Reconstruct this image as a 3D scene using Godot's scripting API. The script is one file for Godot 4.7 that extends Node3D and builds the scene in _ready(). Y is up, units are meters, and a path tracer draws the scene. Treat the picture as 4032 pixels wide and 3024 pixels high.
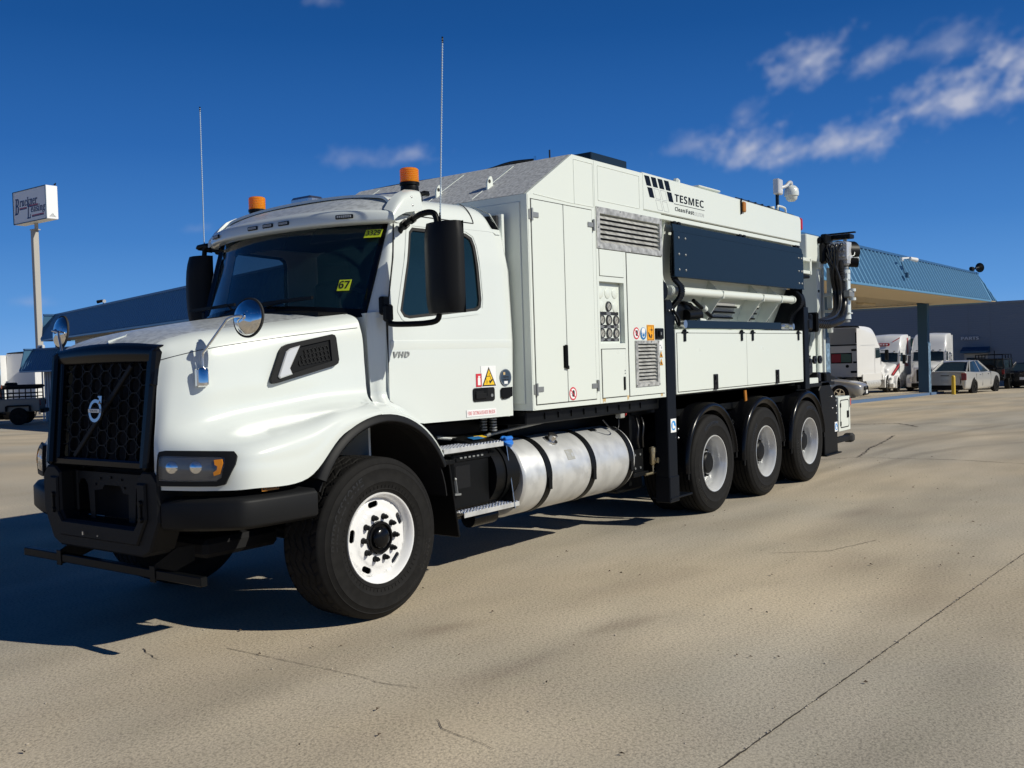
extends Node3D

# ---------------------------------------------------------------- mesh builder
class B:
	var v := PackedVector3Array()
	var n := PackedVector3Array()
	var c := PackedColorArray()
	var col := Color(1, 1, 1)
	func t(a: Vector3, b: Vector3, d: Vector3, na: Vector3, nb: Vector3, nd: Vector3):
		if (b - a).cross(d - a).dot(na + nb + nd) > 0.0:
			v.append(a); v.append(d); v.append(b); n.append(na); n.append(nd); n.append(nb)
		else:
			v.append(a); v.append(b); v.append(d); n.append(na); n.append(nb); n.append(nd)
		c.append(col); c.append(col); c.append(col)
	func tri(a: Vector3, b: Vector3, d: Vector3, hint: Vector3):
		var m := (b - a).cross(d - a)
		if m.length_squared() < 1e-18: return
		m = m.normalized()
		if m.dot(hint) < 0.0: m = -m
		t(a, b, d, m, m, m)
	func quad(a: Vector3, b: Vector3, d: Vector3, e: Vector3, hint: Vector3):
		tri(a, b, d, hint); tri(a, d, e, hint)
	# box with chamfered edges
	func box(ce: Vector3, s: Vector3, r := 0.0, bs := Basis()):
		var h := s * 0.5
		r = min(r, min(h.x, min(h.y, h.z)) * 0.98)
		var ax := [Vector3(1, 0, 0), Vector3(0, 1, 0), Vector3(0, 0, 1)]
		for k in 3:
			var a: Vector3 = ax[k]; var b: Vector3 = ax[(k + 1) % 3]; var d: Vector3 = ax[(k + 2) % 3]
			var ha := h[k]; var hb := h[(k + 1) % 3]; var hd := h[(k + 2) % 3]
			for sg in [-1.0, 1.0]:
				var o: Vector3 = a * ha * sg
				quad(ce + bs * (o + b * (hb - r) + d * (hd - r)), ce + bs * (o - b * (hb - r) + d * (hd - r)), ce + bs * (o - b * (hb - r) - d * (hd - r)), ce + bs * (o + b * (hb - r) - d * (hd - r)), bs * (a * sg))
				if r > 0.0:
					for s2 in [-1.0, 1.0]:
						var hi: Vector3 = bs * (a * sg + b * s2)
						quad(ce + bs * (o + b * s2 * (hb - r) + d * (hd - r)), ce + bs * (o + b * s2 * (hb - r) - d * (hd - r)), ce + bs * (a * sg * (ha - r) + b * s2 * hb - d * (hd - r)), ce + bs * (a * sg * (ha - r) + b * s2 * hb + d * (hd - r)), hi)
		if r > 0.0:
			for i in 8:
				var g := Vector3(1 if i & 1 else -1, 1 if i & 2 else -1, 1 if i & 4 else -1)
				var q := h - Vector3(r, r, r)
				tri(ce + bs * (g * Vector3(h.x, q.y, q.z)), ce + bs * (g * Vector3(q.x, h.y, q.z)), ce + bs * (g * Vector3(q.x, q.y, h.z)), bs * g)
	func bar(a: Vector3, b: Vector3, w: float, h: float, r := 0.0, up := Vector3.UP):
		var x := (b - a).normalized()
		var z := x.cross(up).normalized()
		if z.length() < 0.5: z = x.cross(Vector3.RIGHT).normalized()
		box((a + b) * 0.5, Vector3((b - a).length(), h, w), r, Basis(x, z.cross(x), z))
	func cyl(a: Vector3, b: Vector3, r0: float, r1 := -1.0, k := 16, cap := true):
		if r1 < 0.0: r1 = r0
		lathe(a, b - a, [Vector2(0, 0), Vector2(r0, 0), Vector2(r1, (b - a).length()), Vector2(0, (b - a).length())] if cap else [Vector2(r0, 0), Vector2(r1, (b - a).length())], k)
	# profile of (radius, height along the axis); joints flatter than 35 degrees are smoothed
	func lathe(o: Vector3, axis: Vector3, prof: Array, k := 24, a0 := 0.0, a1 := TAU, up := Vector3.ZERO):
		var w := axis.normalized()
		var u := (up if up != Vector3.ZERO else (Vector3.UP if abs(w.y) < 0.9 else Vector3.RIGHT))
		u = (u - w * u.dot(w)).normalized()
		var q := w.cross(u)
		var sn := []
		for i in prof.size() - 1:
			var d: Vector2 = prof[i + 1] - prof[i]
			sn.append(Vector2(d.y, -d.x).normalized())
		for i in prof.size() - 1:
			var p0: Vector2 = prof[i]; var p1: Vector2 = prof[i + 1]
			if p0.distance_to(p1) < 1e-6: continue
			var m0: Vector2 = sn[i]; var m1: Vector2 = sn[i]
			if i > 0 and sn[i].dot(sn[i - 1]) > 0.82: m0 = (sn[i] + sn[i - 1]).normalized()
			if i < sn.size() - 1 and sn[i].dot(sn[i + 1]) > 0.82: m1 = (sn[i] + sn[i + 1]).normalized()
			for j in k:
				var f0 := a0 + (a1 - a0) * j / k; var f1 := a0 + (a1 - a0) * (j + 1) / k
				var e0 := u * cos(f0) + q * sin(f0); var e1 := u * cos(f1) + q * sin(f1)
				var a := o + e0 * p0.x + w * p0.y; var b := o + e1 * p0.x + w * p0.y
				var d := o + e1 * p1.x + w * p1.y; var e := o + e0 * p1.x + w * p1.y
				var na := e0 * m0.x + w * m0.y; var nb := e1 * m0.x + w * m0.y
				var nd := e1 * m1.x + w * m1.y; var ne := e0 * m1.x + w * m1.y
				if p0.x > 1e-5: t(a, b, d, na, nb, nd)
				if p1.x > 1e-5: t(a, d, e, na, nd, ne)
	func tube(p: Array, r: float, k := 8, cap := true):
		var prev := []
		var u := Vector3.ZERO
		for i in p.size():
			var d: Vector3 = (p[min(i + 1, p.size() - 1)] - p[max(i - 1, 0)]).normalized()
			if u == Vector3.ZERO: u = d.cross(Vector3.UP if abs(d.y) < 0.9 else Vector3.RIGHT).normalized()
			u = (u - d * u.dot(d)).normalized()
			var w := d.cross(u)
			var ring := []
			for j in k:
				var f := TAU * j / k
				ring.append(u * cos(f) + w * sin(f))
			if i > 0:
				for j in k:
					var j2: int = (j + 1) % k
					var a: Vector3 = p[i - 1] + prev[j] * r; var b: Vector3 = p[i - 1] + prev[j2] * r
					var e: Vector3 = p[i] + ring[j] * r; var g: Vector3 = p[i] + ring[j2] * r
					t(a, b, g, prev[j], prev[j2], ring[j2]); t(a, g, e, prev[j], ring[j2], ring[j])
			if cap and (i == 0 or i == p.size() - 1):
				for j in k: tri(p[i], p[i] + ring[j] * r, p[i] + ring[(j + 1) % k] * r, -d if i == 0 else d)
			prev = ring
	# polygon in the plane o + x ux + y uy, pushed out by depth along nz, with a chamfer on the front rim
	func prism(poly: Array, o: Vector3, ux: Vector3, uy: Vector3, depth: float, ch := 0.0, back := true):
		var nz := ux.cross(uy).normalized()
		var pp := PackedVector2Array(poly)
		if Geometry2D.is_polygon_clockwise(pp): pp.reverse()
		var front := pp
		if ch > 0.0:
			var off := Geometry2D.offset_polygon(pp, -ch, Geometry2D.JOIN_MITER)
			if off.size() == 1 and off[0].size() == pp.size():
				var fr: PackedVector2Array = off[0]
				var best := 0; var bd := 1e9
				for i in fr.size():
					if fr[i].distance_to(pp[0]) < bd: bd = fr[i].distance_to(pp[0]); best = i
				front = PackedVector2Array()
				for i in fr.size(): front.append(fr[(best + i) % fr.size()])
			else: ch = 0.0
		var f := func(q: Vector2, h: float) -> Vector3: return o + ux * q.x + uy * q.y + nz * h
		var ix := Geometry2D.triangulate_polygon(front)
		for i in range(0, ix.size(), 3):
			tri(f.call(front[ix[i]], depth), f.call(front[ix[i + 1]], depth), f.call(front[ix[i + 2]], depth), nz)
		if back:
			ix = Geometry2D.triangulate_polygon(pp)
			for i in range(0, ix.size(), 3):
				tri(f.call(pp[ix[i]], 0), f.call(pp[ix[i + 1]], 0), f.call(pp[ix[i + 2]], 0), -nz)
		for i in pp.size():
			var j := (i + 1) % pp.size()
			var ed := pp[j] - pp[i]
			var hn := ux * ed.y - uy * ed.x
			quad(f.call(pp[i], 0), f.call(pp[j], 0), f.call(pp[j], depth - ch), f.call(pp[i], depth - ch), hn)
			if ch > 0.0: quad(f.call(pp[i], depth - ch), f.call(pp[j], depth - ch), f.call(front[j], depth), f.call(front[i], depth), hn.normalized() + nz)
	func ball(ce: Vector3, r: Vector3, k := 16, lo := -90.0, hi := 90.0):
		var m := k / 2
		for i in m:
			var a0 := deg_to_rad(lo + (hi - lo) * i / m); var a1 := deg_to_rad(lo + (hi - lo) * (i + 1) / m)
			for j in k:
				var f0 := TAU * j / k; var f1 := TAU * (j + 1) / k
				var e := []
				for q in [[a0, f0], [a0, f1], [a1, f1], [a1, f0]]: e.append(Vector3(cos(q[0]) * cos(q[1]), sin(q[0]), cos(q[0]) * sin(q[1])))
				t(ce + e[0] * r, ce + e[1] * r, ce + e[2] * r, (e[0] / r).normalized(), (e[1] / r).normalized(), (e[2] / r).normalized())
				t(ce + e[0] * r, ce + e[2] * r, ce + e[3] * r, (e[0] / r).normalized(), (e[2] / r).normalized(), (e[3] / r).normalized())
	# smooth sheet through rows of points; thick > 0 gives it a back and rims
	func sheet(g: Array, hint: Vector3, thick := 0.0):
		var R: int = g.size(); var C: int = g[0].size()
		var nn := []
		for i in R:
			var row := []
			for j in C:
				var du: Vector3 = g[i][min(j + 1, C - 1)] - g[i][max(j - 1, 0)]
				var dv: Vector3 = g[min(i + 1, R - 1)][j] - g[max(i - 1, 0)][j]
				row.append(du.cross(dv).normalized())
			nn.append(row)
		var s: Vector3 = nn[R / 2][C / 2]
		var fl := -1.0 if s.dot(hint) < 0 else 1.0
		for i in R:
			for j in C:
				nn[i][j] = nn[i][j] * fl
				if nn[i][j].length() < 0.5: nn[i][j] = hint.normalized()
		for i in R - 1:
			for j in C - 1:
				t(g[i][j], g[i][j + 1], g[i + 1][j + 1], nn[i][j], nn[i][j + 1], nn[i + 1][j + 1])
				t(g[i][j], g[i + 1][j + 1], g[i + 1][j], nn[i][j], nn[i + 1][j + 1], nn[i + 1][j])
		if thick > 0.0:
			var k := []
			for i in R:
				var row := []
				for j in C: row.append(g[i][j] - nn[i][j] * thick)
				k.append(row)
			for i in R - 1:
				for j in C - 1:
					t(k[i][j], k[i][j + 1], k[i + 1][j + 1], -nn[i][j], -nn[i][j + 1], -nn[i + 1][j + 1])
					t(k[i][j], k[i + 1][j + 1], k[i + 1][j], -nn[i][j], -nn[i + 1][j + 1], -nn[i + 1][j])
			for i in R - 1:
				quad(g[i][0], g[i + 1][0], k[i + 1][0], k[i][0], g[i][0] - g[i][1])
				quad(g[i][C - 1], g[i + 1][C - 1], k[i + 1][C - 1], k[i][C - 1], g[i][C - 1] - g[i][C - 2])
			for j in C - 1:
				quad(g[0][j], g[0][j + 1], k[0][j + 1], k[0][j], g[0][j] - g[1][j])
				quad(g[R - 1][j], g[R - 1][j + 1], k[R - 1][j + 1], k[R - 1][j], g[R - 1][j] - g[R - 2][j])
	# flat pattern with holes, cut into cells and bent onto a surface by f(x, y)
	func skin(outer: Array, holes: Array, f: Callable, cell: float, thick := 0.0):
		var po := PackedVector2Array(outer)
		var lo := po[0]; var hi := po[0]
		for q in po: lo = lo.min(q); hi = hi.max(q)
		var e := 0.004
		var nf := func(q: Vector2) -> Vector3:
			var m: Vector3 = (f.call(q.x + e, q.y) - f.call(q.x - e, q.y)).cross(f.call(q.x, q.y + e) - f.call(q.x, q.y - e))
			return m.normalized()
		var nx := int(ceil((hi.x - lo.x) / cell)); var ny := int(ceil((hi.y - lo.y) / cell))
		for iy in ny:
			for ix in nx:
				var a := lo + Vector2(ix, iy) * cell; var b := a + Vector2(cell, cell)
				var ps = Geometry2D.intersect_polygons(PackedVector2Array([a, Vector2(b.x, a.y), b, Vector2(a.x, b.y)]), po)
				for h in holes:
					var nx2 := []
					for p in ps: nx2.append_array(Geometry2D.clip_polygons(p, PackedVector2Array(h)))
					ps = nx2
				for p in ps:
					var ti := Geometry2D.triangulate_polygon(p)
					for k in range(0, ti.size(), 3):
						var q0: Vector2 = p[ti[k]]; var q1: Vector2 = p[ti[k + 1]]; var q2: Vector2 = p[ti[k + 2]]
						var p0: Vector3 = f.call(q0.x, q0.y); var p1: Vector3 = f.call(q1.x, q1.y); var p2: Vector3 = f.call(q2.x, q2.y)
						var n0: Vector3 = nf.call(q0); var n1: Vector3 = nf.call(q1); var n2: Vector3 = nf.call(q2)
						t(p0, p1, p2, n0, n1, n2)
						if thick > 0.0: t(p0 - n0 * thick, p1 - n1 * thick, p2 - n2 * thick, -n0, -n1, -n2)
		if thick > 0.0:
			var rims := [outer]
			rims.append_array(holes)
			for ri in rims.size():
				var rm: Array = rims[ri]
				for i in rm.size():
					var q0: Vector2 = rm[i]; var q1: Vector2 = rm[(i + 1) % rm.size()]
					var m0: Vector3 = nf.call(q0); var m1: Vector3 = nf.call(q1)
					var a3: Vector3 = f.call(q0.x, q0.y); var b3: Vector3 = f.call(q1.x, q1.y)
					quad(a3, b3, b3 - m1 * thick, a3 - m0 * thick, (b3 - a3).cross(m0))
	func mirror() -> B:
		var o := B.new()
		for i in range(0, v.size(), 3):
			var a := Vector3(1, 1, -1)
			o.col = c[i]
			o.t(v[i] * a, v[i + 1] * a, v[i + 2] * a, n[i] * a, n[i + 1] * a, n[i + 2] * a)
		return o
	func moved(x: Transform3D) -> B:
		var o := B.new()
		o.v = v.duplicate(); o.n = n.duplicate(); o.c = c.duplicate()
		var nb := x.basis.inverse().transposed()
		for i in v.size(): o.v[i] = x * v[i]; o.n[i] = (nb * n[i]).normalized()
		return o
	func add(o: B):
		v.append_array(o.v); n.append_array(o.n); c.append_array(o.c)
	# raised lettering, centred on o, fitted into width w and cap height h (w = 0 keeps the font's own width); f bends it
	func text(s: String, o: Vector3, ux: Vector3, uy: Vector3, h: float, w := 0.0, dep := 0.002, bold := true, f = null, font := "Droid Sans", slant := 0.0):
		var tm := TextMesh.new()
		var sf := SystemFont.new(); sf.font_names = PackedStringArray([font]); sf.font_weight = 700 if bold else 400
		tm.font = sf; tm.text = s; tm.font_size = 64; tm.pixel_size = 0.01; tm.depth = 0.1; tm.curve_step = 2.0
		var ar := tm.get_mesh_arrays()
		if ar.size() == 0 or ar[0] == null: return
		var vv: PackedVector3Array = ar[0]; var ii = ar[12]
		var lo := Vector3(1e9, 1e9, 1e9); var hi := -lo
		for q in vv: lo = lo.min(q); hi = hi.max(q)
		var sy := h / (hi.y - lo.y); var sx := sy if w <= 0 else w / (hi.x - lo.x)
		var nz := ux.cross(uy).normalized()
		var mid := (lo + hi) * 0.5
		var idx := []
		if ii != null and ii.size() > 0:
			for q in ii: idx.append(q)
		else:
			for q in vv.size(): idx.append(q)
		var nv: PackedVector3Array = ar[1]
		for i in range(0, idx.size(), 3):
			var pp := []
			for q in 3:
				var a := (vv[idx[i + q]] - mid) * Vector3(sx, sy, 1.0)
				a.x += a.y * slant
				var z := dep if a.z > 0 else 0.0
				if f != null: pp.append(f.call(a.x, a.y, z))
				else: pp.append(o + ux * a.x + uy * a.y + nz * z)
			var m := nv[idx[i]]
			tri(pp[0], pp[1], pp[2], (ux * m.x + uy * m.y + nz * m.z) if not f != null else (pp[2] - pp[0]).cross(pp[1] - pp[0]))

# ---------------------------------------------------------------- scene helpers
var used := {}
var M := {}
var rng := RandomNumberGenerator.new()

func numbered(s: String, p: Node) -> String:
	var k := str(p.get_instance_id()) + s
	used[k] = used.get(k, -1) + 1
	return s if used[k] == 0 else "%s_%03d" % [s, used[k]]

func mesh_of(parts: Array) -> ArrayMesh:
	var m := ArrayMesh.new()
	for i in range(0, parts.size(), 2):
		var b: B = parts[i]
		if b.v.size() == 0: continue
		var ar := []
		ar.resize(Mesh.ARRAY_MAX)
		ar[Mesh.ARRAY_VERTEX] = b.v; ar[Mesh.ARRAY_NORMAL] = b.n
		if parts[i + 1].vertex_color_use_as_albedo: ar[Mesh.ARRAY_COLOR] = b.c
		m.add_surface_from_arrays(Mesh.PRIMITIVE_TRIANGLES, ar)
		m.surface_set_material(m.get_surface_count() - 1, parts[i + 1])
	return m

func ob(called: String, parent: Node, parts: Array) -> MeshInstance3D:
	var o := MeshInstance3D.new()
	o.name = numbered(called, parent)
	o.mesh = mesh_of(parts)
	parent.add_child(o, true)
	return o

func thing(called: String, label: String, category: String, at := Vector3.ZERO, turn := 0.0, group := "") -> Node3D:
	var o := Node3D.new()
	o.name = numbered(called, self); add_child(o, true)
	o.position = at; o.rotation.y = turn
	return tag(o, label, category, group)

func tag(o: Node3D, label: String, category: String, group := "") -> Node3D:
	o.set_meta("label", label); o.set_meta("category", category)
	if group != "": o.set_meta("group", group)
	return o

func struct(called: String, parts: Array) -> MeshInstance3D:
	var o := ob(called, self, parts)
	o.set_meta("kind", "structure")
	return o

func mat(key: String, c: Color, rough := 0.5, metal := 0.0, coat := 0.0) -> StandardMaterial3D:
	var m := StandardMaterial3D.new()
	m.albedo_color = c.linear_to_srgb(); m.roughness = rough; m.metallic = metal
	if coat > 0.0: m.clearcoat_enabled = true; m.clearcoat = coat; m.clearcoat_roughness = 0.06
	M[key] = m
	return m

func noise_tex(size: int, freq: float, ramp: Array, oct := 4, seed_ := 1, as_normal := false, bump := 4.0, kind := FastNoiseLite.TYPE_SIMPLEX_SMOOTH) -> NoiseTexture2D:
	var f := FastNoiseLite.new()
	f.noise_type = kind; f.frequency = freq; f.fractal_octaves = oct; f.seed = seed_
	var x := NoiseTexture2D.new()
	x.width = size; x.height = size; x.seamless = true; x.noise = f; x.generate_mipmaps = true
	if as_normal: x.as_normal_map = true; x.bump_strength = bump
	else:
		var g := Gradient.new()
		var of := PackedFloat32Array(); var cs := PackedColorArray()
		for q in ramp: of.append(q[0]); cs.append(Color(q[1], q[1], q[1]) if not (q[1] is Color) else q[1])
		g.offsets = of; g.colors = cs
		x.color_ramp = g
	return x

func tri_tex(m: StandardMaterial3D, scale: float, world := false):
	m.uv1_triplanar = true; m.uv1_world_triplanar = world; m.uv1_scale = Vector3(scale, scale, scale)

func spline(p: Array, k: int) -> Array:
	var out := []
	for i in p.size() - 1:
		var a = p[max(i - 1, 0)]; var b = p[i]; var c = p[i + 1]; var d = p[min(i + 2, p.size() - 1)]
		for j in k:
			var t := float(j) / k
			out.append(0.5 * ((2 * b) + (c - a) * t + (2 * a - 5 * b + 4 * c - d) * t * t + (3 * b - a - 3 * c + d) * t * t * t))
	out.append(p[p.size() - 1])
	return out

func net(rows: Array, k: int) -> Array:      # control net -> dense grid
	var a := []
	for r in rows: a.append(spline(r, k))
	var out := []
	var cols := []
	for j in a[0].size():
		var q := []
		for r in a: q.append(r[j])
		cols.append(spline(q, k))
	for i in cols[0].size():
		var row := []
		for j in cols.size(): row.append(cols[j][i])
		out.append(row)
	return out

func rrect(w: float, h: float, r: float, k := 4, cx := 0.0, cy := 0.0) -> Array:
	var out := []
	for q in [[1, 1, 0], [-1, 1, 90], [-1, -1, 180], [1, -1, 270]]:
		for j in k + 1:
			var a := deg_to_rad(q[2] + 90.0 * j / k)
			out.append(Vector2(cx + q[0] * (w / 2 - r) + cos(a) * r, cy + q[1] * (h / 2 - r) + sin(a) * r))
	return out

func circle(r: float, k := 24, cx := 0.0, cy := 0.0) -> Array:
	var out := []
	for i in k: out.append(Vector2(cx + cos(TAU * i / k) * r, cy + sin(TAU * i / k) * r))
	return out

func ring(b: B, ce: Vector3, ux: Vector3, uy: Vector3, r0: float, r1: float, d: float, k := 24):
	b.lathe(ce, ux.cross(uy), [Vector2(r0, 0), Vector2(r1, 0), Vector2(r1, d), Vector2(r0, d), Vector2(r0, 0)], k)

func rod(b: B, p: Array, w: float, d: float, nz: Vector3):   # flat strokes, proud by d
	for i in p.size() - 1: b.bar(p[i] + nz * d * 0.5, p[i + 1] + nz * d * 0.5, w, d, 0.0, nz)

func V(x: float, y: float, z: float) -> Vector3: return Vector3(x, y, z)
func P(x: float, y: float) -> Vector2: return Vector2(x, y)
const X := Vector3(1, 0, 0)
const Y := Vector3(0, 1, 0)
const Z := Vector3(0, 0, 1)

const EYE := Vector3(-4.7219, 1.7005, 5.8733)
const AHEAD := Vector3(0.80095, 0.0, -0.59873)

func _ready():
	# camera
	var cam := Camera3D.new(); cam.name = "camera"; add_child(cam)
	cam.position = EYE
	cam.basis = Basis.from_euler(Vector3(-0.0253, -0.9289, -0.0313))
	cam.fov = rad_to_deg(2.0 * atan(1512.0 / 3903.75)); cam.near = 0.05; cam.far = 3000.0
	# sky, exposure
	var env := Environment.new()
	env.background_mode = Environment.BG_SKY
	env.sky = Sky.new(); env.sky.sky_material = make_sky()
	env.tonemap_mode = Environment.TONE_MAPPER_LINEAR
	env.tonemap_exposure = 1.0
	env.sdfgi_enabled = true; env.ssao_enabled = true; env.ssil_enabled = true
	var we := WorldEnvironment.new(); we.name = "environment"; we.environment = env; add_child(we)
	# sun, behind the camera's right shoulder
	var sun := DirectionalLight3D.new(); sun.name = "sun"; add_child(sun)
	sun.light_energy = 1.32; sun.light_color = Color(1.0, 0.98, 0.925); sun.light_angular_distance = 0.5
	sun.shadow_enabled = true
	sun.look_at_from_position(Vector3(4.2, 10, 14), Vector3.ZERO)
	rng.seed = 7
	materials()
	ground()
	left_buildings()
	right_buildings()
	parked_vehicles()
	pole_sign()
	truck()

# ---------------------------------------------------------------- sky
func sky_color(el: float) -> Color:
	var s := [[-90.0, Color(0.10, 0.11, 0.12)], [-0.5, Color(0.20, 0.30, 0.42)], [0.0, Color(0.205, 0.43, 0.80)], [3.0, Color(0.115, 0.32, 0.70)], [7.0, Color(0.058, 0.215, 0.565)], [12.0, Color(0.026, 0.135, 0.43)], [18.0, Color(0.011, 0.085, 0.305)], [26.0, Color(0.005, 0.048, 0.185)], [45.0, Color(0.003, 0.022, 0.09)], [90.0, Color(0.002, 0.012, 0.05)]]
	for i in s.size() - 1:
		if el <= s[i + 1][0]:
			return s[i][1].lerp(s[i + 1][1], clampf((el - s[i][0]) / (s[i + 1][0] - s[i][0]), 0, 1))
	return s[-1][1]

func make_sky() -> PanoramaSkyMaterial:
	var w := 2880; var h := 1440
	var im := Image.create(w, h, false, Image.FORMAT_RGBF)
	for j in h:
		im.fill_rect(Rect2i(0, j, w, 1), sky_color(90.0 - (j + 0.5) * 180.0 / h))
	var f := FastNoiseLite.new(); f.noise_type = FastNoiseLite.TYPE_SIMPLEX_SMOOTH; f.seed = 11; f.frequency = 1.0
	f.fractal_octaves = 5; f.fractal_gain = 0.55; f.fractal_lacunarity = 2.1
	f.domain_warp_enabled = true; f.domain_warp_amplitude = 0.5; f.domain_warp_frequency = 0.7
	# azimuth, elevation, half width, half height in degrees, strength
	var cl := [[70.3, 15.3, 2.5, 1.5, 0.95], [73.6, 15.0, 1.7, 1.0, 0.62], [77.8, 12.6, 3.6, 1.7, 1.1], [80.8, 14.0, 2.4, 2.1, 1.0], [77.2, 15.3, 2.8, 1.1, 0.55], [83.5, 13.0, 3.0, 1.6, 0.9],
		[67.0, 11.1, 2.2, 1.5, 0.95], [64.0, 11.6, 1.8, 0.9, 0.62], [72.6, 11.1, 2.9, 1.3, 0.95], [69.8, 10.8, 2.4, 1.2, 0.85], [66.8, 13.2, 0.9, 0.8, 0.5],
		[45.8, 11.5, 3.6, 0.75, 0.5], [48.0, 11.8, 1.2, 0.6, 0.6], [43.0, 19.7, 1.1, 0.5, 0.55], [27.6, 3.7, 1.4, 0.35, 0.42], [35.9, 7.6, 0.9, 0.35, 0.34], [29.8, 2.0, 1.6, 0.3, 0.3]]
	var r := RandomNumberGenerator.new(); r.seed = 5
	for i in 42:      # the same sort of scattered cloud all round
		var a := r.randf_range(92, 378); var e := r.randf_range(4, 32)
		var g := r.randf_range(1.2, 4.0)
		cl.append([a, e, g, g * r.randf_range(0.3, 0.5), r.randf_range(0.4, 1.0)])
	var dens := {}
	for q in cl:
		var x0 := int((q[0] - q[2] * 1.7) / 360 * w); var x1 := int((q[0] + q[2] * 1.7) / 360 * w)
		var y0 := int((90 - q[1] - q[3] * 1.9) / 180 * h); var y1 := int((90 - q[1] + q[3] * 1.9) / 180 * h)
		for y in range(y0, y1 + 1):
			var el := 90.0 - (y + 0.5) * 180.0 / h
			for x in range(x0, x1 + 1):
				var az := (x + 0.5) * 360.0 / w
				var dx: float = (az - q[0] - (el - q[1]) * 0.5) / q[2]; var dy: float = (el - q[1]) / q[3]
				if dy < 0: dy *= 1.35
				var fall := 1.0 - sqrt(dx * dx + dy * dy) * 0.72
				if fall <= -0.1: continue
				var nz := f.get_noise_2d((az - el * 0.5) * 0.42, el * 0.62)
				var fine := f.get_noise_2d((az - el * 0.7) * 1.5 + 40, el * 1.6)
				var d: float = clampf((fall * 1.15 + nz * 0.62 + fine * 0.20 - 0.20) * 0.85, 0.0, 1.0) * q[4]
				d = pow(d, 1.35) * 0.92
				if d > 0.004:
					var k := y * w + (x % w)
					dens[k] = 1.0 - (1.0 - dens.get(k, 0.0)) * (1.0 - d)
	for k in dens:
		var x: int = k % w; var y: int = k / w
		var d: float = dens[k]
		var lit := Color(0.40, 0.45, 0.60).lerp(Color(0.54, 0.56, 0.66), d)
		im.set_pixel(x, y, im.get_pixel(x, y).lerp(lit, min(d, 0.84)))
	var m := PanoramaSkyMaterial.new()
	m.panorama = ImageTexture.create_from_image(im)
	return m

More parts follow.
